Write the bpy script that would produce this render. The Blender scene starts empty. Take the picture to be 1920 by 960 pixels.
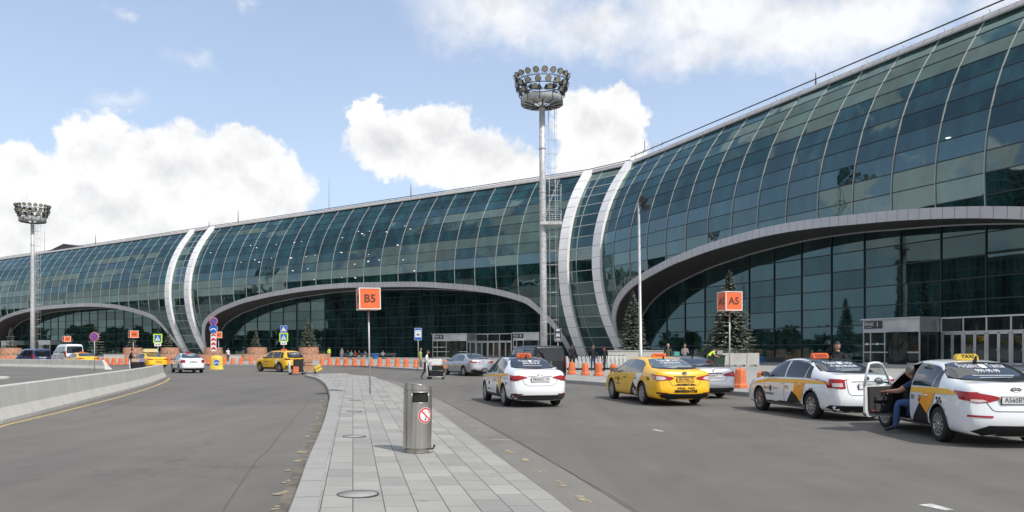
import bpy, bmesh, math, random
from mathutils import Vector, Matrix
from mathutils.bvhtree import BVHTree
import numpy as np
random.seed(7)
S = bpy.context.scene
COL = S.collection
R = math.radians
# ------------------------------------------------------------------ camera
F, HY, HC = 1493.3, 658.0, 1.61
cam = bpy.data.objects.new('camera', bpy.data.cameras.new('camera'))
COL.objects.link(cam); S.camera = cam
cam.location = (0, 0, HC); cam.rotation_euler = (R(90), 0, 0)
cam.data.sensor_width = 36.0; cam.data.lens = 36.0 * F / 1920
cam.data.shift_y = (HY - 480) / 1920
cam.data.clip_start = 0.1; cam.data.clip_end = 6000
# ------------------------------------------------------------------ exposure, sun, sky
S.render.engine = 'CYCLES'
S.view_settings.view_transform = 'Standard'
S.view_settings.look = 'None'
S.view_settings.gamma = 1.0
S.view_settings.use_curve_mapping = False
S.view_settings.exposure = 0.20
SUN = Vector((0.44, -0.50, 0.80)).normalized()
EL = math.asin(SUN.z); AZ = math.atan2(SUN.x, SUN.y)
ld = bpy.data.lights.new('sun', 'SUN'); ld.energy = 3.3; ld.angle = R(1.6); ld.color = (1, .96, .90)
lo = bpy.data.objects.new('sun', ld); COL.objects.link(lo)
lo.rotation_euler = (-SUN).to_track_quat('-Z', 'Y').to_euler()
world = bpy.data.worlds.new('World'); S.world = world; world.use_nodes = True


class NT:
    """small node-tree helper"""
    def __init__(s, tree): s.t = tree; s.n = tree.nodes; s.l = tree.links
    def new(s, typ, **kw):
        n = s.n.new(typ)
        for k, v in kw.items(): setattr(n, k, v)
        return n
    def put(s, sock, v):
        if isinstance(v, bpy.types.NodeSocket): s.l.new(v, sock)
        elif v is not None: sock.default_value = v
    def math(s, op, a, b=None, c=None, clamp=False):
        n = s.new('ShaderNodeMath', operation=op, use_clamp=clamp)
        s.put(n.inputs[0], a); s.put(n.inputs[1], b); s.put(n.inputs[2], c)
        return n.outputs[0]
    def vmath(s, op, a, b=None, out=0):
        n = s.new('ShaderNodeVectorMath', operation=op)
        s.put(n.inputs[0], a)
        if b is not None: s.put(n.inputs[1], b)
        return n.outputs[out]
    def noise(s, vec, scale, detail=4, rough=.55, dist=0.0, out='Fac'):
        n = s.new('ShaderNodeTexNoise')
        if vec is not None: s.l.new(vec, n.inputs['Vector'])
        n.inputs['Scale'].default_value = scale; n.inputs['Detail'].default_value = detail
        n.inputs['Roughness'].default_value = rough; n.inputs['Distortion'].default_value = dist
        return n.outputs[out]
    def smooth(s, v, a, b, lo=0.0, hi=1.0, typ='SMOOTHSTEP'):
        n = s.new('ShaderNodeMapRange', interpolation_type=typ)
        s.put(n.inputs[0], v); s.put(n.inputs[1], a); s.put(n.inputs[2], b); s.put(n.inputs[3], lo); s.put(n.inputs[4], hi)
        return n.outputs[0]
    def mix(s, f, a, b):
        n = s.new('ShaderNodeMix', data_type='RGBA')
        s.put(n.inputs[0], f)
        s.put(n.inputs[6], (*a, 1) if isinstance(a, tuple) and len(a) == 3 else a)
        s.put(n.inputs[7], (*b, 1) if isinstance(b, tuple) and len(b) == 3 else b)
        return n.outputs[2]
    def sep(s, v):
        n = s.new('ShaderNodeSeparateXYZ'); s.l.new(v, n.inputs[0]); return n.outputs
    def comb(s, x, y, z):
        n = s.new('ShaderNodeCombineXYZ')
        s.put(n.inputs[0], x); s.put(n.inputs[1], y); s.put(n.inputs[2], z); return n.outputs[0]


def build_world():
    t = NT(world.node_tree); t.n.clear()
    out = t.new('ShaderNodeOutputWorld'); bg = t.new('ShaderNodeBackground')
    sky = t.new('ShaderNodeTexSky', sky_type='NISHITA', sun_disc=False)
    sky.sun_elevation = EL; sky.sun_rotation = AZ; sky.altitude = 150
    sky.air_density = 1.0; sky.dust_density = 1.2; sky.ozone_density = 1.0
    tc = t.new('ShaderNodeTexCoord'); d = tc.outputs['Generated']
    x, y, z = t.sep(d)
    # clouds: soft lumps, each given by its direction (azimuth/elevation slopes) and size
    W1 = t.noise(d, 9.0, 6, .62, 0.2, 'Color'); W2 = t.noise(d, 38.0, 5, .6, 0, 'Color')
    w = t.vmath('ADD', t.vmath('SCALE', t.vmath('SUBTRACT', W1, (.5, .5, .5))), t.vmath('SCALE', t.vmath('SUBTRACT', W2, (.5, .5, .5))))
    for n in t.n:
        if n.type == 'VECT_MATH' and n.operation == 'SCALE': n.inputs[3].default_value = 0.075
    [n for n in t.n if n.type == 'VECT_MATH' and n.operation == 'SCALE'][1].inputs[3].default_value = 0.036
    dd = t.vmath('ADD', d, w)
    # (px, py, rx, ry, strength)
    blobs = [(60, 330, 60, 62, 1), (185, 290, 62, 75, 1), (200, 380, 90, 80, 1), (330, 320, 105, 72, 1), (455, 300, 62, 55, 1),
             (480, 350, 85, 62, 1), (300, 420, 210, 60, .9), (60, 430, 150, 70, .85), (680, 215, 34, 38, 1), (730, 270, 80, 52, 1),
             (820, 245, 68, 48, 1), (880, 300, 90, 56, 1), (960, 330, 60, 40, .8), (1110, 240, 66, 66, 1), (1165, 240, 48, 62, 1), (1120, 295, 70, 50, .9),
             (930, 20, 160, 75, .78), (1120, 60, 170, 60, .72), (1330, 20, 200, 85, .95), (1480, 50, 190, 90, .99), (1650, 20, 160, 70, .97), (1300, 110, 120, 45, .7),
             (225, 8, 34, 16, .45), (360, 118, 50, 24, .42), (460, 12, 20, 18, .4), (215, 190, 50, 20, .32), (1900, -20, 120, 60, .8)]
    acc = None; soft = None
    for px, py, rx, ry, st in blobs:
        c = Vector(((px - 960) / F, 1, (HY - py) / F)); k = c.length; c.normalize()
        sx, sz = F * k / rx, F * k / ry
        df = t.vmath('SUBTRACT', dd, tuple(c))
        df = t.vmath('MULTIPLY', df, (sx, sx, sz))
        L = t.vmath('LENGTH', df, out=1)
        m = t.math('MULTIPLY', t.math('SUBTRACT', 1.25, L, clamp=False), st)
        if st == 1 or (250 < py): acc = m if acc is None else t.math('SMOOTH_MAX', acc, m, .16)
        else: soft = m if soft is None else t.math('SMOOTH_MAX', soft, m, .25)
    # the rest of the sky (beside, behind and above the camera) carries cumulus as well
    sc = t.vmath('MULTIPLY', d, (1, 1, 2.3))
    g = t.noise(sc, 2.6, 9, .58, .3)
    back = t.math('MAXIMUM', t.smooth(y, .62, .35), t.smooth(z, .50, .62))
    gg = t.math('MULTIPLY', t.math('SUBTRACT', g, .49), 6.0)
    gg = t.math('SUBTRACT', gg, t.math('MULTIPLY', t.math('SUBTRACT', 1.0, back), 4.0))
    acc = t.math('MAXIMUM', acc, gg)
    dens = t.smooth(acc, 0.0, 0.27)
    sd_ = t.math('ADD', soft, t.math('MULTIPLY', t.math('SUBTRACT', t.noise(d, 10, 7, .62), .5), 1.1))
    dens = t.math('MAXIMUM', dens, t.math('MULTIPLY', t.smooth(sd_, -.05, .95), .90))
    up = t.vmath('ADD', d, (0.0, 0.0, 0.022))
    lump = t.noise(d, 14, 7, .6, .2)
    lump2 = t.noise(up, 14, 7, .6, .2)
    relief = t.math('MULTIPLY', t.math('SUBTRACT', lump, lump2), 1.8)
    body = t.smooth(acc, .25, 1.3)
    shade = t.math('SUBTRACT', t.math('SUBTRACT', 0.97, t.math('MULTIPLY', body, .13)), t.math('MULTIPLY', relief, .42))
    shade = t.math('MAXIMUM', t.math('MINIMUM', shade, 1.0), .70)
    ccol = t.vmath('MULTIPLY', t.comb(shade, shade, shade), (0.95, 0.94, 0.93))
    skyc = t.vmath('MULTIPLY', sky.outputs[0], (0.128, 0.135, 0.135))
    haze = t.math('MULTIPLY', t.smooth(z, .55, -.03), .66)
    skyc = t.mix(haze, skyc, (.66, .77, .92))
    veil = t.math('MULTIPLY', t.noise(t.vmath('MULTIPLY', d, (1, 1, 3)), 2.2, 5, .5), .28)
    skyc = t.mix(t.math('ADD', veil, .20), skyc, (.60, .72, .97))
    full = t.mix(t.math('MULTIPLY', dens, .92), skyc, ccol)
    t.l.new(full, bg.inputs[0]); bg.inputs[1].default_value = 1.0
    t.l.new(bg.outputs[0], out.inputs[0])


build_world()

# ------------------------------------------------------------------ objects and tags
def tag(o, label=None, cat=None, group=None, kind=None):
    if label: o['label'] = label
    if cat: o['category'] = cat
    if group: o['group'] = group
    if kind: o['kind'] = kind
    return o


def thing(name, label, cat, loc=(0, 0, 0), rz=0.0, group=None, rx=0.0, ry=0.0):
    o = bpy.data.objects.new(name, None); COL.objects.link(o)
    o.empty_display_size = .2
    o.location = loc; o.rotation_euler = (rx, ry, rz)
    return tag(o, label, cat, group)


ORD = ['zeroth', 'first', 'second', 'third', 'fourth', 'fifth', 'sixth', 'seventh', 'eighth', 'ninth', 'tenth', 'eleventh', 'twelfth', 'thirteenth',
       'fourteenth', 'fifteenth', 'sixteenth', 'seventeenth', 'eighteenth', 'nineteenth', 'twentieth', 'twenty-first', 'twenty-second', 'twenty-third', 'twenty-fourth']


def copy_tree(o, parent=None):
    c = o.copy(); COL.objects.link(c); c.parent = parent
    for ch in [k for k in o.children]: copy_tree(ch, c)
    return c


class MB:
    """mesh collector with material slots"""
    def __init__(s): s.v = []; s.f = []; s.mi = []; s.mats = []; s.sm = []
    def slot(s, m):
        if m not in s.mats: s.mats.append(m)
        return s.mats.index(m)
    def add(s, verts, faces, m, smooth=False, M=None):
        b = len(s.v); k = s.slot(m)
        for p in verts:
            p = Vector(p); s.v.append(tuple(M @ p) if M is not None else tuple(p))
        for f in faces:
            s.f.append(tuple(i + b for i in f)); s.mi.append(k); s.sm.append(smooth)
    def box(s, c, size, m, M=None, rz=0.0, taper=1.0, tapy=None):
        hx, hy, hz = size[0] / 2, size[1] / 2, size[2] / 2; ty = taper if tapy is None else tapy
        vs = []
        for z, k, ky in ((-hz, 1, 1), (hz, taper, ty)):
            for x, y in ((-hx, -hy), (hx, -hy), (hx, hy), (-hx, hy)): vs.append(Vector((x * k, y * ky, z)))
        T = Matrix.Translation(c) @ Matrix.Rotation(rz, 4, 'Z')
        if M is not None: T = M @ T
        s.add(vs, [(3, 2, 1, 0), (4, 5, 6, 7), (0, 1, 5, 4), (1, 2, 6, 5), (2, 3, 7, 6), (3, 0, 4, 7)], m, False, T)
    def tube(s, pts, r, m, n=8, M=None, cap=True, smooth=True):
        pts = [Vector(p) for p in pts]; N = len(pts)
        rr = r if isinstance(r, (list, tuple)) else [r] * N
        vs = []; prev = None
        for i, p in enumerate(pts):
            t = (pts[min(i + 1, N - 1)] - pts[max(i - 1, 0)]).normalized()
            a = Vector((0, 0, 1)) if abs(t.z) < .9 else Vector((1, 0, 0))
            if prev is None: e1 = t.cross(a).normalized()
            else: e1 = (prev - t * prev.dot(t)).normalized()
            prev = e1; e2 = t.cross(e1)
            for k in range(n):
                q = 2 * math.pi * k / n
                vs.append(p + e1 * (math.cos(q) * rr[i]) + e2 * (math.sin(q) * rr[i]))
        fs = []
        for i in range(N - 1):
            for k in range(n):
                k2 = (k + 1) % n
                fs.append((i * n + k, i * n + k2, (i + 1) * n + k2, (i + 1) * n + k))
        s.add(vs, fs, m, smooth, M)
        if cap:
            s.add(vs[:n], [tuple(range(n - 1, -1, -1))], m, False, M); s.add(vs[-n:], [tuple(range(n))], m, False, M)
    def lathe(s, prof, m, n=24, M=None, smooth=True, axis='Z', closed=False):
        vs = []
        for (r, z) in prof:
            for k in range(n):
                q = 2 * math.pi * k / n
                if axis == 'Z': vs.append((r * math.cos(q), r * math.sin(q), z))
                elif axis == 'Y': vs.append((r * math.cos(q), z, r * math.sin(q)))
                else: vs.append((z, r * math.cos(q), r * math.sin(q)))
        fs = []
        for i in range(len(prof) - 1):
            for k in range(n):
                k2 = (k + 1) % n
                fs.append((i * n + k, i * n + k2, (i + 1) * n + k2, (i + 1) * n + k))
        s.add(vs, fs, m, smooth, M)
    def disc(s, c, r, m, n=20, M=None, axis='Y'):
        vs = []
        for k in range(n):
            q = 2 * math.pi * k / n; a, b = r * math.cos(q), r * math.sin(q)
            vs.append({'Y': (c[0] + a, c[1], c[2] + b), 'Z': (c[0] + a, c[1] + b, c[2]), 'X': (c[0], c[1] + a, c[2] + b)}[axis])
        s.add(vs, [tuple(range(n))], m, False, M)
    def prism(s, poly, y0, y1, m, M=None, axis='Y'):
        """2-D polygon (a,b) extruded along an axis between y0 and y1"""
        n = len(poly)
        def P(a, b, c): return {'Y': (a, c, b), 'Z': (a, b, c), 'X': (c, a, b)}[axis]
        vs = [P(a, b, y0) for a, b in poly] + [P(a, b, y1) for a, b in poly]
        fs = [tuple(range(n)), tuple(range(2 * n - 1, n - 1, -1))] + [(i, n + i, n + (i + 1) % n, (i + 1) % n) for i in range(n)]
        s.add(vs, fs, m, False, M)
    def ball(s, c, r, m, n=12, M=None):
        rx, ry, rz = r if isinstance(r, (tuple, list)) else (r, r, r)
        vs = []; fs = []; k = n // 2
        for i in range(k + 1):
            a = math.pi * i / k
            for j in range(n):
                b = 2 * math.pi * j / n
                vs.append((c[0] + rx * math.sin(a) * math.cos(b), c[1] + ry * math.sin(a) * math.sin(b), c[2] + rz * math.cos(a)))
        for i in range(k):
            for j in range(n):
                j2 = (j + 1) % n
                fs.append((i * n + j, (i + 1) * n + j, (i + 1) * n + j2, i * n + j2))
        s.add(vs, fs, m, True, M)
    def build(s, name, parent=None, fixn=True):
        me = bpy.data.meshes.new(name)
        me.from_pydata(s.v, [], s.f)
        for m in s.mats: me.materials.append(m)
        me.polygons.foreach_set('material_index', s.mi); me.polygons.foreach_set('use_smooth', s.sm)
        me.update()
        if fixn:
            bm = bmesh.new(); bm.from_mesh(me)
            bmesh.ops.remove_doubles(bm, verts=bm.verts, dist=1e-5)
            bmesh.ops.recalc_face_normals(bm, faces=bm.faces); bm.to_mesh(me); bm.free()
        o = bpy.data.objects.new(name, me); COL.objects.link(o)
        if parent: o.parent = parent
        return o


# ------------------------------------------------------------------ materials
def mat(name, col, rough=.6, metal=0.0, var=0.0, vscale=3.0, coat=0.0, spec=.5, bump=0.0, bscale=40.0, emit=None, estr=1.0, col2=None):
    m = bpy.data.materials.new(name); m.use_nodes = True
    t = NT(m.node_tree); b = t.n['Principled BSDF']
    b.inputs['Roughness'].default_value = rough; b.inputs['Metallic'].default_value = metal
    b.inputs['Base Color'].default_value = (*col, 1); b.inputs['Specular IOR Level'].default_value = spec
    b.inputs['Coat Weight'].default_value = coat; b.inputs['Coat Roughness'].default_value = .04
    tc = t.new('ShaderNodeTexCoord')
    if var or col2:
        n = t.noise(tc.outputs['Object'], vscale, 6, .6)
        c2 = col2 or tuple(max(0, c * (1 - var)) for c in col); c1 = col if col2 else tuple(min(1, c * (1 + var)) for c in col)
        t.l.new(t.mix(t.smooth(n, .3, .7), c2, c1), b.inputs['Base Color'])
        t.l.new(t.smooth(n, .2, .8, rough * .85, min(1, rough * 1.15)), b.inputs['Roughness'])
    if bump:
        bn = t.new('ShaderNodeBump'); bn.inputs['Strength'].default_value = bump; bn.inputs['Distance'].default_value = .01
        t.l.new(t.noise(tc.outputs['Object'], bscale, 5), bn.inputs['Height']); t.l.new(bn.outputs[0], b.inputs['Normal'])
    if emit:
        b.inputs['Emission Color'].default_value = (*emit, 1); b.inputs['Emission Strength'].default_value = estr
    return m


def asphalt_mat(name, base, stain=.25):
    m = bpy.data.materials.new(name); m.use_nodes = True; t = NT(m.node_tree); b = t.n['Principled BSDF']
    P = t.new('ShaderNodeNewGeometry').outputs['Position']
    big = t.noise(P, .16, 6, .62, .4); mid = t.noise(P, 1.3, 5, .6); fine = t.noise(P, 55, 3, .7); peb = t.noise(P, 170, 2, .6)
    streak = t.noise(t.vmath('MULTIPLY', P, (.9, .06, 1)), 1.2, 4, .6)
    v = t.math('ADD', t.math('MULTIPLY', t.math('SUBTRACT', big, .5), stain * 2.0), t.math('MULTIPLY', t.math('SUBTRACT', mid, .5), stain * .8))
    v = t.math('ADD', v, t.math('MULTIPLY', t.math('SUBTRACT', fine, .5), .85))
    v = t.math('ADD', v, t.math('MULTIPLY', t.math('SUBTRACT', peb, .5), 1.1))
    v = t.math('ADD', v, t.math('MULTIPLY', t.math('SUBTRACT', streak, .5), .50))
    # hairline cracks
    vo = t.new('ShaderNodeTexVoronoi', feature='DISTANCE_TO_EDGE'); wv = t.vmath('ADD', P, t.vmath('MULTIPLY', t.noise(P, 1.1, 4, .6, 0, 'Color'), (1.8, 1.8, 0)))
    t.l.new(wv, vo.inputs['Vector']); vo.inputs['Scale'].default_value = .13
    crack = t.math('MULTIPLY', t.smooth(vo.outputs['Distance'], .0045, 0.0005), t.smooth(t.noise(P, .25, 2), .47, .6))
    v = t.math('SUBTRACT', v, t.math('MULTIPLY', crack, .22))
    # cut-out repair patches and tyre-darkened lanes
    v2 = t.new('ShaderNodeTexVoronoi', distance='CHEBYCHEV'); v2.inputs['Scale'].default_value = .11; t.l.new(P, v2.inputs['Vector'])
    v = t.math('ADD', v, t.math('MULTIPLY', t.math('SUBTRACT', t.sep(v2.outputs['Color'])[0], .5), .10))
    v = t.math('SUBTRACT', v, t.math('MULTIPLY', t.smooth(t.noise(P, 4.5, 3, .5), .72, .80), .22))
    # dark oil drips
    oil = t.smooth(t.noise(P, .9, 3, .5), .70, .78)
    v = t.math('SUBTRACT', v, t.math('MULTIPLY', oil, .16))
    k = t.math('MAXIMUM', t.math('ADD', 1.0, v), .2)
    c = t.vmath('MULTIPLY', t.comb(k, k, k), base)
    t.l.new(c, b.inputs['Base Color']); b.inputs['Roughness'].default_value = .86; b.inputs['Specular IOR Level'].default_value = .35
    bn = t.new('ShaderNodeBump'); bn.inputs['Strength'].default_value = .5; bn.inputs['Distance'].default_value = .006
    t.l.new(fine, bn.inputs['Height']); t.l.new(bn.outputs[0], b.inputs['Normal'])
    return m


def paving_mat(name, su, sv, rot, base, base2, joint=.006, stagger=.5):
    m = bpy.data.materials.new(name); m.use_nodes = True; t = NT(m.node_tree); b = t.n['Principled BSDF']
    P = t.new('ShaderNodeNewGeometry').outputs['Position']
    mp = t.new('ShaderNodeMapping'); mp.inputs['Rotation'].default_value = (0, 0, rot); t.l.new(P, mp.inputs[0])
    br = t.new('ShaderNodeTexBrick', offset=stagger, offset_frequency=2); t.l.new(mp.outputs[0], br.inputs['Vector'])
    br.inputs['Scale'].default_value = 1; br.inputs['Mortar Size'].default_value = joint; br.inputs['Mortar Smooth'].default_value = .2
    br.inputs['Brick Width'].default_value = su; br.inputs['Row Height'].default_value = sv; br.inputs['Bias'].default_value = 0
    br.inputs['Color1'].default_value = (*base, 1); br.inputs['Color2'].default_value = (*base2, 1)
    br.inputs['Mortar'].default_value = (.095, .09, .082, 1)
    n1 = t.noise(P, 1.1, 6, .65); n2 = t.noise(P, 45, 3, .6); n3 = t.noise(P, .35, 4, .6)
    k = t.math('ADD', t.math('ADD', .62, t.math('MULTIPLY', n1, .36)), t.math('ADD', t.math('MULTIPLY', n2, .16), t.math('MULTIPLY', n3, .22)))
    st = t.math('MULTIPLY', t.smooth(t.noise(P, 2.3, 5, .7, .8), .58, .72, 1.0, .76), t.smooth(t.noise(P, 11, 4, .7), .66, .74, 1.0, .80))
    k = t.math('MULTIPLY', k, st)
    t.l.new(t.vmath('MULTIPLY', br.outputs['Color'], t.comb(k, k, t.math('MULTIPLY', k, .985))), b.inputs['Base Color'])
    b.inputs['Roughness'].default_value = .8; b.inputs['Specular IOR Level'].default_value = .35
    bn = t.new('ShaderNodeBump'); bn.inputs['Strength'].default_value = .4; bn.inputs['Distance'].default_value = .004
    t.l.new(br.outputs['Fac'], bn.inputs['Height']); bn.invert = True; t.l.new(bn.outputs[0], b.inputs['Normal'])
    return m


def facade_glass(name, refl, tint, dark, tilt, rows=True):
    """coated glazing: dark interior behind a mirror-like coat; every pane has its own tilt and set reflectivity (attribute pane)"""
    m = bpy.data.materials.new(name); m.use_nodes = True; t = NT(m.node_tree); t.n.clear()
    out = t.new('ShaderNodeOutputMaterial')
    at = t.new('ShaderNodeAttribute', attribute_name='pane'); r, g, bb = t.sep(at.outputs['Vector'])
    ge = t.new('ShaderNodeNewGeometry')
    P = ge.outputs['Position']
    wob = t.vmath('MULTIPLY', t.vmath('SUBTRACT', t.noise(P, .45, 2, .4, 0, 'Color'), (.5, .5, .5)), (tilt * .9, tilt * .9, tilt * .9))
    tv = t.comb(t.math('MULTIPLY', t.math('SUBTRACT', g, .5), tilt), t.math('MULTIPLY', t.math('SUBTRACT', g, .5), -tilt * .6), t.math('MULTIPLY', t.math('SUBTRACT', bb, .5), tilt * 2.0))
    N = t.vmath('NORMALIZE', t.vmath('ADD', t.vmath('ADD', ge.outputs['Normal'], tv), wob))
    gl = t.new('ShaderNodeBsdfGlossy'); gl.inputs['Roughness'].default_value = .02; gl.inputs['Color'].default_value = (*tint, 1); t.l.new(N, gl.inputs['Normal'])
    df = t.new('ShaderNodeBsdfDiffuse')
    inn = t.noise(t.vmath('MULTIPLY', P, (1, 1, .35)), .5, 4, .6)
    t.l.new(t.mix(t.smooth(inn, .35, .72), dark, tuple(c * 5.5 for c in dark)), df.inputs['Color'])
    fr = t.new('ShaderNodeFresnel'); fr.inputs['IOR'].default_value = 1.5; t.l.new(N, fr.inputs['Normal'])
    fac = t.math('ADD', t.math('MULTIPLY', t.math('ADD', .35, t.math('MULTIPLY', r, 1.3)), refl), t.math('MULTIPLY', fr.outputs[0], .75), clamp=True)
    mx = t.new('ShaderNodeMixShader'); t.l.new(fac, mx.inputs[0]); t.l.new(df.outputs[0], mx.inputs[1]); t.l.new(gl.outputs[0], mx.inputs[2])
    t.l.new(mx.outputs[0], out.inputs[0])
    return m


def concrete_mat(name, base, scale=1.0):
    m = bpy.data.materials.new(name); m.use_nodes = True; t = NT(m.node_tree); b = t.n['Principled BSDF']
    P = t.new('ShaderNodeNewGeometry').outputs['Position']
    a = t.noise(P, 1.2 * scale, 6, .65); f = t.noise(P, 30 * scale, 4, .7); st = t.noise(t.vmath('MULTIPLY', P, (3, 3, .4)), 1.4 * scale, 5, .6)
    k = t.math('ADD', .55, t.math('ADD', t.math('MULTIPLY', a, .38), t.math('ADD', t.math('MULTIPLY', f, .2), t.math('MULTIPLY', st, .34))))
    pores = t.smooth(t.noise(P, 75 * scale, 2, .5), .68, .76, 1, .72)
    k = t.math('MULTIPLY', k, pores)
    t.l.new(t.vmath('MULTIPLY', t.comb(k, k, k), base), b.inputs['Base Color'])
    b.inputs['Roughness'].default_value = .85
    bn = t.new('ShaderNodeBump'); bn.inputs['Strength'].default_value = .35; bn.inputs['Distance'].default_value = .01
    t.l.new(f, bn.inputs['Height']); t.l.new(bn.outputs[0], b.inputs['Normal'])
    return m


M = {}
M['asphalt'] = asphalt_mat('asphalt', (.140, .131, .118), .34)
M['asphalt_old'] = asphalt_mat('asphalt_old', (.185, .173, .154), .3)
M['ground'] = mat('ground', (.10, .11, .06), .95, var=.3, vscale=.05)
M['paving'] = paving_mat('granite_paving', .62, .31, R(90), (.34, .335, .32), (.25, .248, .24))
M['plaza'] = paving_mat('plaza_paving', 1.0, .5, R(-35), (.36, .35, .335), (.30, .295, .285))
M['granite'] = concrete_mat('granite_kerb', (.30, .292, .275))
M['terrace'] = concrete_mat('terrace_stone', (.40, .39, .37))
M['concrete'] = concrete_mat('concrete', (.46, .45, .41))
M['rough_concrete'] = concrete_mat('rough_concrete', (.44, .41, .38), 3)
M['yellow_line'] = mat('worn_yellow_paint', (.52, .38, .12), .8, var=.3, vscale=6, col2=(.30, .25, .15))
M['white_line'] = mat('worn_white_paint', (.5, .5, .47), .8, var=.3, vscale=8)
M['worn_mark'] = mat('worn_mark', (.40, .32, .17), .85, col2=(.23, .20, .15), vscale=16)
M['glass_shell'] = facade_glass('facade_glass', .120, (.62, .80, .81), (.002, .0110, .0112), .05)
M['glass_wall'] = facade_glass('wall_glass', .085, (.50, .72, .74), (.003, .0085, .0085), .006)
M['glass_dark'] = facade_glass('door_glass', .07, (.7, .8, .8), (.006, .009, .008), .02)
M['alu'] = mat('aluminium', (.62, .62, .61), .42, .75, var=.08, vscale=1)
M['cladding'] = mat('white_rib_cladding', (.82, .81, .79), .38, 0.0, var=.06, vscale=.4)
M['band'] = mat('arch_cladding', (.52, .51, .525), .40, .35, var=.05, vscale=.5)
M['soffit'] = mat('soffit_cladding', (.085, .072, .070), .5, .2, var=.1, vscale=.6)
M['mullion'] = mat('mullion_cap', (.36, .37, .35), .5, .2)
M['transom'] = mat('dark_transom', (.018, .028, .030), .5)
M['joint'] = mat('joint_dark', (.10, .10, .10), .7); M['tar'] = mat('tar_seam', (.085, .08, .075), .8)
M['roof'] = mat('roof_membrane', (.28, .27, .26), .8, var=.2)
M['steel'] = mat('galvanised_steel', (.50, .50, .49), .5, .2, var=.22, vscale=4)
M['pole'] = mat('grey_pole', (.46, .46, .45), .45, .4, var=.1, vscale=3)
M['black'] = mat('black_plastic', (.016, .016, .017), .55)
M['dgrey'] = mat('dark_grey', (.05, .05, .052), .6)
M['orange'] = mat('orange_sign', (.86, .155, .045), .5, var=.05, vscale=4)
M['orange_pl'] = mat('orange_plastic', (.80, .18, .05), .6, col2=(.58, .16, .07), vscale=3.5)
M['white'] = mat('white_paint', (.80, .80, .78), .4, var=.04)
M['sign_text'] = mat('dark_lettering', (.10, .045, .02), .5)
M['blue'] = mat('sign_blue', (.02, .11, .50), .4)
M['red'] = mat('sign_red', (.62, .02, .02), .4)
M['lime'] = mat('fluorescent_yellow_green', (.55, .82, .03), .4)
M['yellow'] = mat('yellow_plastic', (.72, .50, .06), .5, var=.12, vscale=3)
M['wood'] = mat('reddish_timber', (.50, .26, .165), .7, var=.2, vscale=3)
M['soil'] = mat('soil', (.05, .035, .02), .95)
M['bark'] = mat('bark', (.10, .07, .05), .9, var=.3, vscale=8)
M['needle'] = mat('spruce_needles', (.15, .172, .13), .8, col2=(.06, .078, .055), vscale=1.6)
M['needle_tip'] = mat('spruce_tips', (.27, .295, .235), .8, var=.2, vscale=2)
M['leaf'] = mat('tree_leaves', (.055, .085, .025), .8, col2=(.022, .04, .014), vscale=.5)
M['shrub'] = mat('shrub_leaves', (.09, .12, .035), .8, col2=(.04, .055, .02), vscale=4)
M['stainless'] = mat('brushed_steel', (.55, .53, .50), .30, .95, var=.06, vscale=3)
_m = M['stainless']; _t = NT(_m.node_tree); _b = _t.n['Principled BSDF']; _p = _t.new('ShaderNodeTexCoord').outputs['Object']
_s = _t.noise(_t.vmath('MULTIPLY', _p, (26, 26, .5)), 1.6, 5, .65); _d = _t.noise(_p, 7, 5, .7); _k = _t.math('MULTIPLY', _t.math('ADD', .55, _t.math('MULTIPLY', _s, .85)), _t.smooth(_d, .60, .75, 1.0, .72))
_t.l.new(_t.vmath('MULTIPLY', _t.comb(_k, _k, _k), (.58, .55, .51)), _b.inputs['Base Color']); _t.l.new(_t.math('ADD', .22, _t.math('MULTIPLY', _s, .22)), _b.inputs['Roughness'])
M['bin_dark'] = mat('bin_inside', (.012, .012, .012), .8)
M['lens'] = mat('lamp_glass', (.42, .38, .28), .25, 0, spec=.8)
M['bluebin'] = mat('blue_plastic', (.06, .22, .52), .5)
M['greenbin'] = mat('dark_green_plastic', (.015, .045, .025), .5)
M['card'] = mat('cardboard', (.42, .24, .13), .85, var=.12, vscale=4)
M['rubber'] = mat('tyre_rubber', (.018, .018, .019), .85, var=.2, vscale=12)
M['rim'] = mat('alloy_rim', (.42, .42, .43), .32, .85)
M['rimdark'] = mat('wheel_inside', (.02, .02, .02), .7)
M['carglass'] = mat('car_glass', (.010, .013, .018), .04, 0, spec=.6, coat=.25)
M['carglass_light'] = mat('car_side_glass', (.06, .085, .095), .04, 0, spec=.7, coat=.4)
M['trim'] = mat('black_trim', (.013, .013, .014), .55, spec=.3)
M['chrome'] = mat('chrome', (.6, .6, .6), .15, 1.0)
M['tail_red'] = mat('tail_lamp_red', (.33, .006, .010), .2, 0, coat=.3, spec=.4)
M['tail_dark'] = mat('tail_lamp_dark', (.10, .004, .008), .2, 0, coat=.3, spec=.4)
M['tail_clear'] = mat('tail_lamp_clear', (.62, .50, .48), .12, 0, coat=1, spec=.8)
M['headlamp'] = mat('head_lamp', (.6, .62, .65), .1, .2, coat=1)
M['plate'] = mat('number_plate', (.70, .70, .68), .4)
M['plate_y'] = mat('yellow_plate', (.78, .42, .07), .4)
M['ink'] = mat('black_ink', (.012, .012, .014), .5)
M['grey_ink'] = mat('grey_ink', (.16, .16, .18), .5)
M['blue_ink'] = mat('faded_blue_ink', (.12, .22, .36), .5)
M['white_ink'] = mat('white_lettering', (.62, .64, .66), .5)
M['taxi_orange'] = mat('orange_stripe', (.84, .34, .015), .4, coat=.15)
M['taxi_amber'] = mat('amber_stripe', (.84, .44, .02), .4, coat=.15)
M['taxi_black'] = mat('black_decal', (.012, .011, .015), .5, spec=.3)
M['seat'] = mat('car_interior', (.035, .033, .033), .8)
M['lampspot'] = mat('ceiling_lamp', (1, 1, 1), .5, emit=(1, .97, .85), estr=.7)

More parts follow.
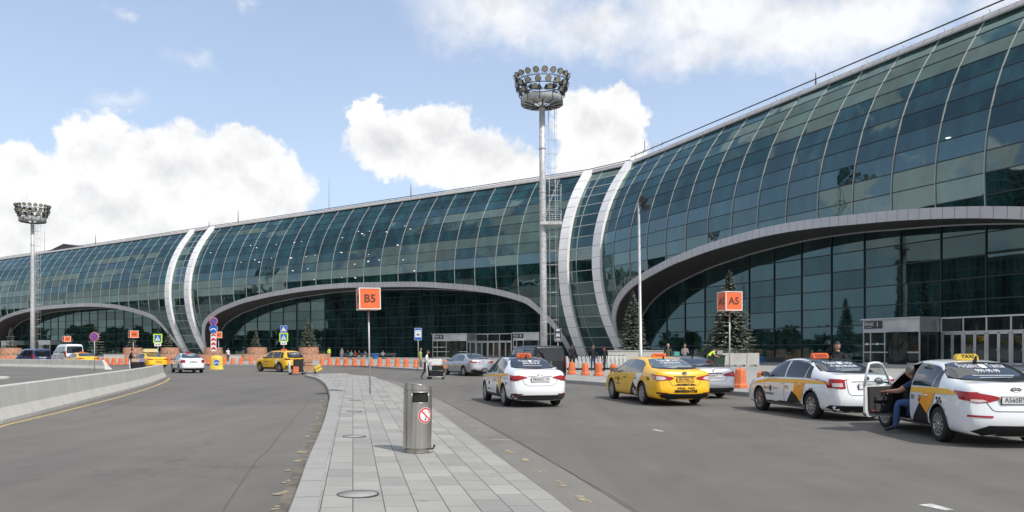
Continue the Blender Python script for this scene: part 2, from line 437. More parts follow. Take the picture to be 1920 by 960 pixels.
def paint(name, c, metal=0.0, rough=.28): return mat(name, c, rough, metal, coat=1.0, var=.015, vscale=2)
M['p_white'] = paint('white_car_paint', (.76, .77, .78)); M['p_yellow'] = mat('yellow_car_paint', (.88, .49, .012), .3, 0, coat=.5, spec=.4)
M['p_silver'] = paint('silver_car_paint', (.40, .41, .43), .6, .3); M['p_black'] = mat('black_car_paint', (.008, .008, .009), .3, 0, coat=.25, spec=.35)
M['p_blue'] = paint('navy_car_paint', (.022, .04, .115)); M['p_grey'] = paint('light_silver_paint', (.36, .36, .38), .6, .32)


def cloth(name, c): return mat(name, c, .9, var=.18, vscale=9)
M['skin'] = mat('skin', (.46, .26, .18), .55, var=.06, vscale=12); M['skin_dark'] = mat('skin_tanned', (.40, .21, .14), .55)
M['hair'] = mat('dark_hair', (.025, .018, .013), .7); M['hair_grey'] = mat('greying_hair', (.12, .10, .09), .7); M['hair_light'] = mat('light_brown_hair', (.20, .12, .06), .7)
M['c_black'] = cloth('black_cloth', (.014, .014, .017)); M['c_navy'] = cloth('navy_cloth', (.02, .035, .085)); M['c_jeans'] = cloth('blue_jeans', (.035, .085, .22))
M['c_white'] = cloth('white_cloth', (.70, .70, .70)); M['c_grey'] = cloth('grey_cloth', (.28, .28, .27)); M['c_olive'] = cloth('olive_cloth', (.06, .065, .04))
M['c_vest'] = cloth('yellow_hi_vis', (.60, .75, .08)); M['c_lilac'] = cloth('lilac_cloth', (.25, .20, .42)); M['c_red'] = cloth('dark_red_cloth', (.22, .03, .03))
M['c_green'] = cloth('green_cloth', (.30, .42, .08)); M['c_flower'] = mat('patterned_cloth', (.55, .45, .42), .9, col2=(.03, .025, .05), vscale=22)
M['c_beige'] = cloth('beige_cloth', (.45, .38, .28)); M['c_teal'] = cloth('teal_cloth', (.08, .30, .26))


def text_mesh(txt, size, bold=0.0, align='CENTER', sx=1.0):
    cu = bpy.data.curves.new('t', 'FONT'); cu.body = txt; cu.size = size; cu.align_x = align; cu.align_y = 'CENTER'
    cu.offset = bold; cu.resolution_u = 2; cu.space_character = 1.02
    o = bpy.data.objects.new('t', cu); COL.objects.link(o)
    dg = bpy.context.evaluated_depsgraph_get(); me = bpy.data.meshes.new_from_object(o.evaluated_get(dg))
    bpy.data.objects.remove(o); bpy.data.curves.remove(cu)
    vs = [(v.co.x * sx, v.co.y) for v in me.vertices]; fs = [tuple(p.vertices) for p in me.polygons]
    bpy.data.meshes.remove(me)
    return vs, fs


def text_on(mb, txt, size, m, Mx, bold=0.0, sx=1.0, align='CENTER'):
    """flat lettering in the local XZ plane of Mx, read from -Y"""
    vs, fs = text_mesh(txt, size, bold, align, sx)
    mb.add([(x, 0, y) for x, y in vs], fs, m, False, Mx)


def G(px, py, z=0.0):
    """ground point seen at a pixel of the 1920x960 photograph, at height z"""
    Y = F * (HC - z) / (py - HY)
    return Vector(((px - 960) / F * Y, Y, z))


def D(px, Y, z=0.0): return Vector(((px - 960) / F * Y, Y, z))


def catmull(P, k):
    out = []; n = len(P)
    for i in range(n - 1):
        p0, p1, p2, p3 = P[max(i - 1, 0)], P[i], P[i + 1], P[min(i + 2, n - 1)]
        for j in range(k):
            t = j / k
            out.append(tuple(.5 * ((2 * b) + (-a + c) * t + (2 * a - 5 * b + 4 * c - d) * t * t + (-a + 3 * b - 3 * c + d) * t ** 3) for a, b, c, d in zip(p0, p1, p2, p3)))
    out.append(tuple(P[-1])); return out
# ================================================================== THE GROUND
def sheet(name, pts, z, m, parent=None, kind='structure'):
    mb = MB(); mb.add([(p[0], p[1], z) for p in pts], [tuple(range(len(pts)))], m)
    o = mb.build(name, parent); tag(o, kind=kind); return o


def strip(name, pts, w, z, m, kind='structure'):
    """ribbon on the ground along points"""
    mb = MB(); pts = [Vector((p[0], p[1], 0)) for p in pts]; vs = []
    for i, p in enumerate(pts):
        t = (pts[min(i + 1, len(pts) - 1)] - pts[max(i - 1, 0)]).normalized(); n = Vector((-t.y, t.x, 0)) * (w / 2)
        vs += [(p.x + n.x, p.y + n.y, z), (p.x - n.x, p.y - n.y, z)]
    mb.add(vs, [(2 * i, 2 * i + 1, 2 * i + 3, 2 * i + 2) for i in range(len(pts) - 1)], m)
    o = mb.build(name); tag(o, kind=kind); return o


sheet('ground', [(-3000, -3000), (3000, -3000), (3000, 3000), (-3000, 3000)], -.02, M['ground'])
sheet('road', [(-260, -90), (170, -90), (170, 330), (-260, 330)], 0.0, M['asphalt'])

K0, K1, K2, K3 = Vector((-136.2, 213.0)), Vector((10.7, 109.9)), Vector((15.6, 104.4)), Vector((33.65, 62.26))
def frame(a, b):
    d = (b - a).normalized(); n = Vector((-d.y, d.x))
    if n.y > 0: n = -n
    return (a, d, n)
FB, FL, FA = frame(K0, K1), frame(K1, K2), frame(K2, K3)
LB, LL = (K1 - K0).length, (K2 - K1).length
def W(fr, u, o, z=0.0):
    p = fr[0] + fr[1] * u + fr[2] * o
    return Vector((p.x, p.y, z))

KERB = catmull([(-150, 172), (-80, 113), (-47, 92.5), (-33.4, 88.3), (-17.5, 81.5), (-11.7, 72.8), (-7.3, 64), (-1.2, 49), (4, 37.5), (8.3, 28.4), (12.4, 19.5), (16, 11), (19, 2), (22, -12)], 6)
STEP0 = [W(FB, u, 8) for u in (-40, 40, 78, 95, 118, 134, 148, 163)] + [W(FA, u, 8) for u in (2, 20, 38, 56, 74, 96)]
STEP = catmull([(p.x, p.y) for p in STEP0], 6)
nK = len(KERB); ZK, ZS = .15, .40
mb = MB(); vs = []; fs = []; nr = 6
for i in range(nK):
    for j in range(nr + 1):
        t = j / nr
        a, b = KERB[i], STEP[i]
        if j == 0:   # set back behind the kerb stones
            dx, dy = b[0] - a[0], b[1] - a[1]; L = math.hypot(dx, dy); a = (a[0] + dx / L * .18, a[1] + dy / L * .18)
        x = a[0] + (b[0] - a[0]) * t; y = a[1] + (b[1] - a[1]) * t
        vs.append((x, y, ZK + (ZS - ZK) * t))
for i in range(nK - 1):
    for j in range(nr):
        q = i * (nr + 1) + j; fs.append((q, q + nr + 1, q + nr + 2, q + 1))
mb.add(vs, fs, M['plaza']); plaza = mb.build('pavement'); tag(plaza, kind='structure')
PB = BVHTree.FromPolygons([Vector(v) for v in vs], fs)
def PZ(x, y):
    h = PB.ray_cast(Vector((x, y, 20)), Vector((0, 0, -1)))
    return h[0].z if h[0] else .15
def GP(px, py):
    """point of the plaza seen at a pixel"""
    d = Vector(((px - 960) / F, 1, (HY - py) / F)).normalized()
    h = PB.ray_cast(Vector((0, 0, HC)), d)
    return h[0] if h[0] else G(px, py, .15)
def DP(px, Y):
    p = D(px, Y); p.z = PZ(p.x, p.y); return p


def kerb_mesh(name, line, width, z0, z1, m, side=1):
    mb = MB(); vs = []; n = len(line)
    for i, p in enumerate(line):
        a = Vector(line[max(i - 1, 0)][:2]); b = Vector(line[min(i + 1, n - 1)][:2]); t = (b - a).normalized(); nn = Vector((-t.y, t.x)) * side
        q = Vector(p[:2]); zz = z1 if not callable(z1) else z1(i)
        for (o, z) in ((0, z0), (.012, zz - .02), (.03, zz), (width, zz), (width, z0)): vs.append((q.x + nn.x * o, q.y + nn.y * o, z))
    fs = []
    for i in range(n - 1):
        for j in range(4): fs.append((i * 5 + j, i * 5 + j + 1, (i + 1) * 5 + j + 1, (i + 1) * 5 + j))
    mb.add(vs, fs, m); o = mb.build(name); tag(o, kind='structure'); return o


kerb_mesh('kerb', KERB, .2, -.01, ZK + .004, M['granite'], 1)
# darker gutter line at the foot of the kerb
strip('gutter', [(x - .16 * 1, y - .16) for x, y in KERB[24:]], .30, .004, mat('gutter_dirt', (.075, .068, .058), .9, var=.3, vscale=2))

# paved island under the camera
ISL = [G(546, 960), G(574, 879), G(602.5, 810), G(615, 763), G(616.6, 744), G(607, 722.5), G(587, 710), G(566, 707)]
ISL = [(-2.2 + .2 * 14, -6), (-2.2 + .2 * 8, 0)] + [(p.x, p.y) for p in ISL]
ISR = [G(1071, 960, .05), G(1021, 919, .05), G(977.5, 888, .05), G(915, 841, .05), G(868, 807, .05), G(812, 766, .05), G(752, 727, .05), G(727.5, 716, .05), G(700, 708, .05)]
ISR = [(.55 + .2 * 13.7, -6), (.55 + .2 * 7.7, 0)] + [(p.x, p.y) for p in ISR]
cl = catmull(ISL, 8); cr = catmull(ISR, 8)
def xat(c, y):
    for a, b in zip(c[:-1], c[1:]):
        if a[1] <= y <= b[1]: return a[0] + (b[0] - a[0]) * (y - a[1]) / max(1e-6, b[1] - a[1])
    return c[-1][0]
yl = cl[-1][1]; YR = cr[-1][1]
ys = [-6 + i * 1.0 for i in range(int(min(yl, YR) + 6))]
tipL, tipR = Vector(cl[-1]), Vector(cr[-1])
mb = MB(); vs = []
kw = .27
def isl_z(t): return .13 - .07 * t
rows = [((xat(cl, y) + kw, y), (xat(cr, y), y)) for y in ys]
# rounded far end
rows += [((tipL.x + .9, tipL.y + .2), (tipR.x + .1, tipR.y + .4)), ((tipL.x + .7, tipL.y + 2.2), (tipR.x - .5, tipR.y + 2.3)), ((tipL.x + 1.4, tipL.y + 3.6), (tipR.x - 1.6, tipR.y + 4.0))]
for a, b in rows:
    for j in range(5):
        t = j / 4; vs.append((a[0] + (b[0] - a[0]) * t, a[1] + (b[1] - a[1]) * t, isl_z(t)))
M['paving_i'] = paving_mat('island_paving', .62, .30, R(-101.3), (.345, .335, .312), (.26, .254, .24))
fs = [(i * 5 + j, i * 5 + j + 1, (i + 1) * 5 + j + 1, (i + 1) * 5 + j) for i in range(len(rows) - 1) for j in range(4)]
nb = len(vs); N = len(rows)
edge = [i * 5 + 4 for i in range(N)] + [(N - 1) * 5 + j for j in (3, 2, 1, 0)] + [(N - 2) * 5]
sk = [(vs[e][0], vs[e][1], -.01) for e in edge]; vs += sk
fs += [(edge[i], edge[i + 1], nb + i + 1, nb + i) for i in range(len(edge) - 1)]
mb.add(vs, fs, M['paving_i']); isl = mb.build('traffic_island'); tag(isl, kind='structure')
kl = [(xat(cl, y), y) for y in ys] + [(tipL.x + .15, tipL.y + .1), (tipL.x + .1, tipL.y + 1.6), (tipL.x + .75, tipL.y + 3.2), (tipL.x + 1.8, tipL.y + 4.2)]
kerb_mesh('island_kerb', [p for p in kl], kw + .01, -.01, .138, M['granite'], -1)
# worn dirt strip along the island kerb, gutter strip on its right
strip('kerb_dirt', [(x - .10, y) for x, y in kl[6:-3]], .13, .004, mat('kerb_dirt', (.135, .118, .095), .95, var=.35, vscale=3))
mb = MB()
for i in range(0, len(kl) - 4):
    x, y = kl[i]; a_, b_ = Vector(kl[max(0, i - 1)]), Vector(kl[i + 1]); n_ = (b_ - a_).normalized(); q_ = Vector((n_.y, -n_.x))
    for (o0, z0, o1, z1) in ((.03, .1395, kw + .01, .1395), (-.002, .0, -.002, .12)):
        p0, p1 = Vector((x, y)) + q_ * o0, Vector((x, y)) + q_ * o1
        mb.add([(p0.x - n_.x * .005, p0.y - n_.y * .005, z0), (p1.x - n_.x * .005, p1.y - n_.y * .005, z1), (p1.x + n_.x * .005, p1.y + n_.y * .005, z1), (p0.x + n_.x * .005, p0.y + n_.y * .005, z0)], [(0, 1, 2, 3)], M['joint'])
o = mb.build('kerb_joints'); tag(o, kind='structure')
gr = [(x + .36, y) for x, y in [(xat(cr, y), y) for y in ys]]
strip('gutter_strip', gr, .70, .004, M['asphalt_old'])
strip('road_seam', [(x + .36, y) for x, y in gr], .014, .008, M['tar'])
s1 = [G(830, 750), G(868, 772), G(909, 794), G(974, 829), G(1045, 872), G(1121, 919), G(1190, 962)]
strip('road_crack', [(p.x, p.y) for p in s1], .010, .008, M['tar'])
s2 = [G(580, 728), G(581, 745), G(572, 760), G(560, 775), G(530, 810), G(500, 847), G(488, 856), G(467, 884), G(440, 924), G(418, 958)]
strip('road_patch_edge', catmull([(p.x, p.y) for p in s2], 4), .013, .004, M['tar'])
s3 = [G(340, 711), G(330, 722), G(290, 737), G(240, 752), G(170, 775)]
strip('road_crack_left', catmull([(p.x, p.y) for p in s3], 4), .02, .004, M['tar'])
rnd = random.Random(3)
mb = MB()
for (x, y) in [(605, 727), (606, 735), (605, 743), (603, 752), (600, 766), (597, 775), (594, 784), (588, 797), (582, 808), (576, 819), (571, 830), (564, 848), (556, 866), (543, 882), (537, 903), (528, 925), (515, 954)] + \
              [(823, 758), (836, 765), (849, 775), (862, 783), (874, 791), (886, 799), (900, 809), (915, 819), (938, 835), (950, 846), (960, 849), (985, 863), (1014, 882), (1018, 885), (1050, 906), (1056, 910), (1092, 934), (1101, 939), (1150, 968)]:
    p = G(x, y); 
    d = Vector((-.2, 1)) if x > 700 else Vector((.05, 1)); e = Vector((1, -.1)); s_ = rnd.choice((.5, .8, 1.0))
    for q in range(rnd.randint(2, 4)):
        w, h = rnd.uniform(.03, .06) * s_, rnd.uniform(.05, .10) * s_; c = Vector((p.x + rnd.uniform(-.04, .04), p.y + rnd.uniform(-.14, .14)))
        poly = [c + e * (w * a_ * rnd.uniform(.9, 1)) + d * (h * b_ * rnd.uniform(.9, 1)) for a_, b_ in ((-1, -1), (0, -1.05), (1, -1), (1, 0), (1, 1), (0, .95), (-1, 1), (-1, 0))]
        mb.add([(v.x, v.y, .006 + q * .001) for v in poly], [tuple(range(8))], M['worn_mark'])
o = mb.build('edge_marking'); tag(o, kind='structure')
yl_ = catmull([(G(x, y).x, G(x, y).y) for x, y in [(-140, 850), (0, 800.5), (60, 785.5), (133, 768), (233, 742), (283, 726.5), (310, 715.5), (318, 709)]], 6)
strip('yellow_line', yl_, .12, .004, M['yellow_line'])
mb = MB()
for a, b, w in [((922, 824.5), (972, 825.5), .035), ((1226, 806), (1244, 809), .10), ((1735, 946), (1785, 957), .16)]:
    p, q = G(*a), G(*b); t = (q - p).normalized(); n = Vector((-t.y, t.x, 0)) * w
    mb.add([p + n * .5, q + n * .2, q - n * .5, p - n * .6], [(0, 1, 2, 3)], M['white_line'])
for v in range(len(mb.v)): mb.v[v] = (mb.v[v][0], mb.v[v][1], .005)
o = mb.build('paint_traces'); tag(o, kind='structure')
# round kerbed tip of the next island, far left edge of the picture
t0 = G(-78, 711)
mb = MB(); mb.lathe([(2.0, -.01), (2.0, .11), (1.97, .125), (1.7, .13), (0.01, .13)], M['concrete'], 32, Matrix.Translation((t0.x + .55, t0.y, 0)))
o = mb.build('kerbed_island'); tag(o, kind='structure')
# far pavement edge seen behind the yellow car
# ================================================================== THE TERMINAL
def prof(z): return ((((-8e-6 * z + 2.8e-4) * z - .031812) * z + .770437) * z + .249897)
HT = 26.0
ZS_ = [HT]
z = HT
while z > .6:
    s = 0
    while s < 1.5 and z > .4:
        z2 = z - .05; s += math.hypot(.05, prof(z) - prof(z2)); z = z2
    ZS_.append(max(z, .4))
ZR = ZS_[::-1]
BAY = 3.75
AC = [(-.7, .4), (-.3, 1.6), (.2, 3.0), (1.0, 4.6), (2.2, 6.5), (4.4, 8.3), (7.2, 9.6), (10, 10.4), (16, 11.6), (19.8, 12.1), (23.5, 12.5), (27.4, 12.75), (31.1, 12.9), (34.8, 12.9), (38.6, 12.75), (42, 12.5), (46, 12.2),
      (49.75, 11.8), (53.6, 11.25), (58, 10.4), (62, 9.3), (66, 7.8), (69, 5.9), (71, 3.5), (72, .4)]
BC = [(91.8, .4), (92.8, 1.8), (94.4, 4.4), (96, 6.6), (97.7, 7.9), (102, 9.5), (106, 10.4), (110, 11.15), (113.9, 11.6), (117.8, 12), (121.5, 12.25), (125.5, 12.5), (129.3, 12.65), (133.3, 12.7), (137, 12.7),
      (143.2, 12.5), (149, 12.3), (154.3, 12), (160.5, 11.4), (164.4, 10.9), (168, 10.2), (171.6, 9.2), (173, 8.5), (174.5, 7.3), (175.9, 5.8), (176.7, 4.5), (177.4, 2.8), (177.9, .4)]
CC = [(.3, .4), (1.2, 3), (3, 5.8), (6, 8.1), (10.4, 9.8), (17.8, 11.05), (27.3, 11.95), (36.9, 12.25), (48.3, 12.35), (56.4, 12.2), (63.9, 11.75), (70.6, 10.9), (78, 9.45), (81.6, 7.9), (83.9, 5.4), (85.4, 2.5), (86.1, .4)]
ARCH = {k: catmull(c, 4) for k, c in (('A', AC), ('B', BC), ('C', CC))}
def arch_z(curve, u, off=0.0):
    if u <= curve[0][0] or u >= curve[-1][0]: return .4
    best = .4
    for a, b in zip(curve[:-1], curve[1:]):
        if a[0] <= u <= b[0] and b[0] > a[0]: best = max(best, a[1] + (b[1] - a[1]) * (u - a[0]) / (b[0] - a[0]))
    return max(.4, best - off)


terminal = thing('airport_terminal', 'long curved dark glass airport terminal with white ribs and wide arches along its foot', 'airport terminal', (K1.x, K1.y, 0))
Tinv = Matrix.Translation((-K1.x, -K1.y, 0))
def tpart(mb, name, parent=None, fixn=True):
    o = mb.build(name, terminal if parent is None else parent, fixn)
    if parent is None: o.data.transform(Tinv)
    else: o.data.transform(Tinv @ parent.matrix_basis.inverted() if False else Tinv)
    return o


prn = random.Random(11)
def pane_values(nb, nrw, seed):
    """reflectivity of each pane: lighter and darker runs row by row, standing in for uneven sky reflections"""
    rr = random.Random(seed); g = [[0] * nrw for _ in range(nb)]
    for k in range(nrw):
        i = 0; base = rr.random()
        while i < nb:
            L = rr.randint(2, 9); v = min(1, max(0, (base * .45 + rr.random() * .55)))
            for j in range(L):
                if i + j < nb: g[i + j][k] = (v, rr.random())
            i += L
        rt = rr.random()
        for i in range(nb): g[i][k] = (g[i][k][0], g[i][k][1] * .25 + rt * .75)
    return g


def shell(fr, u0, u1, curve, bay0, seed, light_transom=False, name='glass_shell'):
    us = {round(u0, 3), round(u1, 3)}
    nb = int((u1 - bay0) / BAY) + 2
    for i in range(-1, nb + 1):
        for j in range(4):
            u = bay0 + (i + j / 4) * BAY
            if u0 < u < u1: us.add(round(u, 3))
    if curve:
        for c in curve:
            if u0 < c[0] < u1 and c[1] < 9.8: us.add(round(c[0], 3))
    us = sorted(us); us = [u for i, u in enumerate(us) if i == 0 or u - us[i - 1] > .02]
    vals = pane_values(nb + 3, len(ZR) + 1, seed)
    vs = []; fs = []; at = []
    zb = [arch_z(curve, u) if curve else .4 for u in us]
    nz = len(ZR); idx = {}
    for i, u in enumerate(us):
        for k, z in enumerate(ZR):
            zz = max(z, zb[i]); idx[i, k] = len(vs); vs.append(tuple(W(fr, u, prof(zz), zz)))
    for i in range(len(us) - 1):
        bay = int(math.floor((0.5 * (us[i] + us[i + 1]) - bay0) / BAY)) + 1
        for k in range(nz - 1):
            if ZR[k + 1] <= zb[i] + 1e-4 and ZR[k + 1] <= zb[i + 1] + 1e-4: continue
            q = [idx[i, k], idx[i + 1, k], idx[i + 1, k + 1], idx[i, k + 1]]
            fs.append(tuple(q)); v = vals[bay % len(vals)][k]; at.append((v[0], v[1], (v[1] * 7.3 + v[0] * .3) % 1.0))
    me = bpy.data.meshes.new(name); me.from_pydata(vs, [], fs); me.materials.append(M['glass_shell'])
    a = me.attributes.new('pane', 'FLOAT_VECTOR', 'FACE'); a.data.foreach_set('vector', [c for t in at for c in t]); me.update()
    bm = bmesh.new(); bm.from_mesh(me)
    for f in bm.faces:
        if f.normal.dot(Vector((fr[2].x, fr[2].y, .1))) < 0: f.normal_flip()
    bm.to_mesh(me); bm.free()
    me.transform(Tinv); o = bpy.data.objects.new(name, me); COL.objects.link(o); o.parent = terminal
    # mullion caps
    mb = MB()
    for i in range(-1, nb + 1):
        u = bay0 + i * BAY
        if not (u0 + .3 < u < u1 - .3): continue
        z0 = arch_z(curve, u) if curve else .4; w = .032; vv = []; zz = [z0 + (HT - z0) * t / 26 for t in range(27)]
        for z in zz:
            for du, do in ((-w, -.02), (-w, .07), (w, .07), (w, -.02)): vv.append(tuple(W(fr, u + du, prof(z) + do, z)))
        mb.add(vv, [(4 * t + j, 4 * t + j + 1, 4 * t + j + 5, 4 * t + j + 4) for t in range(26) for j in range(3)], M['mullion'])
    if mb.v: tpart(mb, 'mullions')
    mb = MB(); h = .035 if not light_transom else .05
    for k in range(1, nz - 1):
        z = ZR[k]; run = []
        for i, u in enumerate(us):
            if zb[i] < z - .05: run.append(u)
            if (zb[i] >= z - .05 or i == len(us) - 1) and len(run) > 1:
                a, b = run[0], run[-1]
                vv = [tuple(W(fr, uu, prof(zz) + .035, zz)) for uu in (a, b) for zz in (z - h, z + h)]
                vv2 = [tuple(W(fr, uu, prof(zz) - .02, zz)) for uu in (a, b) for zz in (z - h, z + h)]
                mb.add(vv + vv2, [(0, 1, 3, 2), (0, 2, 6, 4), (1, 5, 7, 3)], M['mullion'] if light_transom else M['transom'])
                run = []
            elif zb[i] >= z - .05: run = []
    tpart(mb, 'transoms')


AEND = 84.0
shell(FB, -30, 86.6, ARCH['C'], .2, 5)
shell(FB, 86.6, 93.1, None, 60, 9, True)
shell(FB, 93.1, LB, ARCH['B'], 92.3, 17)
shell(FL, 0, LL, None, -1.2, 23, True)
shell(FA, 0, AEND, ARCH['A'], 4.45 - BAY, 29)


def arch_parts(fr, curve, nm, u_lo=None):
    pts = [c for c in curve]
    # inner edge of the cladding band: offset in the (u, developed height) plane
    lo = []
    n = len(pts); cu = sum(p[0] for p in pts) / n
    for i, p in enumerate(pts):
        a, b = pts[max(0, i - 1)], pts[min(n - 1, i + 1)]
        tu, tz = b[0] - a[0], b[1] - a[1]; L = math.hypot(tu, tz)
        nu, nz = tz / L, -tu / L
        bw = .80
        lo.append((p[0] + nu * bw, max(.3, p[1] + nz * bw)))
    vs = []; fs = []
    for (p, q) in zip(pts, lo):
        for (u, z), o in ((p, -.05), (p, .22), (q, .22), (q, -.05)):
            vs.append(tuple(W(fr, u, prof(z) + o, z)))
    mb = MB()
    for i in range(n - 1):
        for j in range(3): fs.append((4 * i + j, 4 * i + j + 1, 4 * i + j + 5, 4 * i + j + 4))
    mb.add(vs, fs, M['band'])
    # panel joints
    acc = 0
    for i in range(1, n):
        L = math.hypot(pts[i][0] - pts[i - 1][0], pts[i][1] - pts[i - 1][1]); k0 = acc; acc += L
        m0 = math.ceil(k0 / .95)
        while m0 * .95 < acc:
            t = (m0 * .95 - k0) / L; m0 += 1
            P = [pts[i - 1][j] + (pts[i][j] - pts[i - 1][j]) * t for j in (0, 1)]; Q = [lo[i - 1][j] + (lo[i][j] - lo[i - 1][j]) * t for j in (0, 1)]
            du = (pts[i][0] - pts[i - 1][0]) / L * .014; dz = (pts[i][1] - pts[i - 1][1]) / L * .014
            mb.add([tuple(W(fr, u + s * du, prof(z) + .226, z + s * dz)) for (u, z), s in ((P, -1), (P, 1), (Q, 1), (Q, -1))], [(0, 1, 2, 3)], M['joint'])
    tpart(mb, 'arch_band')
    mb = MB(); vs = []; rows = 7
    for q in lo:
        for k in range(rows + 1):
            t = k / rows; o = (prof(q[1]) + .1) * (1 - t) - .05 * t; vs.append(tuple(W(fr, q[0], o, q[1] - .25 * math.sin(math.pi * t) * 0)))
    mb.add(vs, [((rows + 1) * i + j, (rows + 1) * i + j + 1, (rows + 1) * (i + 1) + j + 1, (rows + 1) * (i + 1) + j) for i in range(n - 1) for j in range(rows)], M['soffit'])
    # pale lip where the soffit meets the glass wall
    vs = []
    for q in lo:
        for dz, o in ((0, .02), (0, .16), (-.10, .16), (-.10, .02)): vs.append(tuple(W(fr, q[0], o, max(.5, q[1] + dz))))
    mb.add(vs, [(4 * i + j, 4 * i + j + 1, 4 * i + j + 5, 4 * i + j + 4) for i in range(n - 1) for j in range(3)], M['band'])
    tpart(mb, 'soffit')
    return lo


LO = {k: arch_parts(f, ARCH[k], k) for k, f in (('A', FA), ('B', FB), ('C', FB))}


def curtain(fr, lo, bay0, seed, gap=None):
    """flat recessed glass wall under an arch"""
    us = sorted(set([round(q[0], 3) for q in lo] + [round(bay0 + i * BAY, 3) for i in range(-2, 60) if lo[0][0] < bay0 + i * BAY < lo[-1][0]]))
    rw = [.55 + 1.64 * i for i in range(9)]; vs = []; fs = []; at = []; rr = random.Random(seed); idx = {}
    vals = {}
    zt = [arch_z(lo, u) + .02 if lo[0][0] < u < lo[-1][0] else .55 for u in us]
    for i, u in enumerate(us):
        for k, z in enumerate(rw): idx[i, k] = len(vs); vs.append(tuple(W(fr, u, 0, min(z, max(.55, zt[i])))))
    for i in range(len(us) - 1):
        bay = int(math.floor((.5 * (us[i] + us[i + 1]) - bay0) / BAY))
        for k in range(len(rw) - 1):
            if rw[k] >= zt[i] and rw[k] >= zt[i + 1]: continue
            fs.append((idx[i, k], idx[i + 1, k], idx[i + 1, k + 1], idx[i, k + 1]))
            v = vals.setdefault((bay, k), (rr.random() * .6 + .2, rr.random(), rr.random())); at.append(v)
    me = bpy.data.meshes.new('curtain_wall'); me.from_pydata(vs, [], fs); me.materials.append(M['glass_wall'])
    a = me.attributes.new('pane', 'FLOAT_VECTOR', 'FACE'); a.data.foreach_set('vector', [c for t in at for c in t]); me.update()
    bm = bmesh.new(); bm.from_mesh(me)
    for f in bm.faces:
        if f.normal.dot(Vector((fr[2].x, fr[2].y, 0))) < 0: f.normal_flip()
    bm.to_mesh(me); bm.free(); me.transform(Tinv)
    o = bpy.data.objects.new('curtain_wall', me); COL.objects.link(o); o.parent = terminal
    mb = MB()
    for i in range(-2, 60):
        u = bay0 + i * BAY
        if lo[0][0] < u < lo[-1][0]:
            zt_ = arch_z(lo, u)
            if zt_ > 1.2: mb.add([tuple(W(fr, u + du, o_, z)) for z in (.55, zt_) for du, o_ in ((-.04, 0), (-.04, .10), (.04, .10), (.04, 0))], [(j, j + 1, j + 5, j + 4) for j in range(3)], M['transom'])
    for z in rw[1:]:
        run = [u for u, t in zip(us, zt) if t > z + .1]
        if len(run) > 1: mb.add([tuple(W(fr, u, o_, zz)) for u in (run[0], run[-1]) for o_, zz in ((0, z - .04), (.07, z - .04), (.07, z + .04), (0, z + .04))], [(j, j + 1, j + 5, j + 4) for j in range(3)], M['transom'])
    tpart(mb, 'wall_grid')


curtain(FA, LO['A'], .75, 3); curtain(FB, LO['B'], 92.3, 4); curtain(FB, LO['C'], .2, 6)


def rib(fr, u, w, out=.55, bisect=None):
    mb = MB(); N = 26; zz = [.35 + (HT + .5 - .35) * t / N for t in range(N + 1)]; vs = []
    for z in zz:
        for du, do in ((-w / 2, -.1), (-w / 2, out), (w / 2, out), (w / 2, -.1)):
            zz_ = min(z, HT + .5); vs.append(tuple(W(fr, u + du, prof(min(zz_, 26)) - max(0, zz_ - 26) * .8 + do, zz_)))
    mb.add(vs, [(4 * i + j, 4 * i + j + 1, 4 * i + j + 5, 4 * i + j + 4) for i in range(N) for j in range(3)] + [(4 * N, 4 * N + 1, 4 * N + 2, 4 * N + 3)], M['cladding'])
    for k in range(1, len(ZR) - 1):
        z = ZR[k]
        mb.add([tuple(W(fr, u + du, prof(zz) + out + .004, zz)) for du, zz in ((-w / 2, z - .02), (w / 2, z - .02), (w / 2, z + .02), (-w / 2, z + .02))], [(0, 1, 2, 3)], M['joint'])
    tpart(mb, 'rib')


rib(FB, 86.5, 1.5); rib(FB, 93.2, 1.6)
mid1 = (K1, (FB[1] + FL[1]).normalized(), (FB[2] + FL[2]).normalized()); mid2 = (K2, (FL[1] + FA[1]).normalized(), (FL[2] + FA[2]).normalized())
rib(mid1, -.1, 1.45, .6); rib(mid2, 0, 1.6, .6)

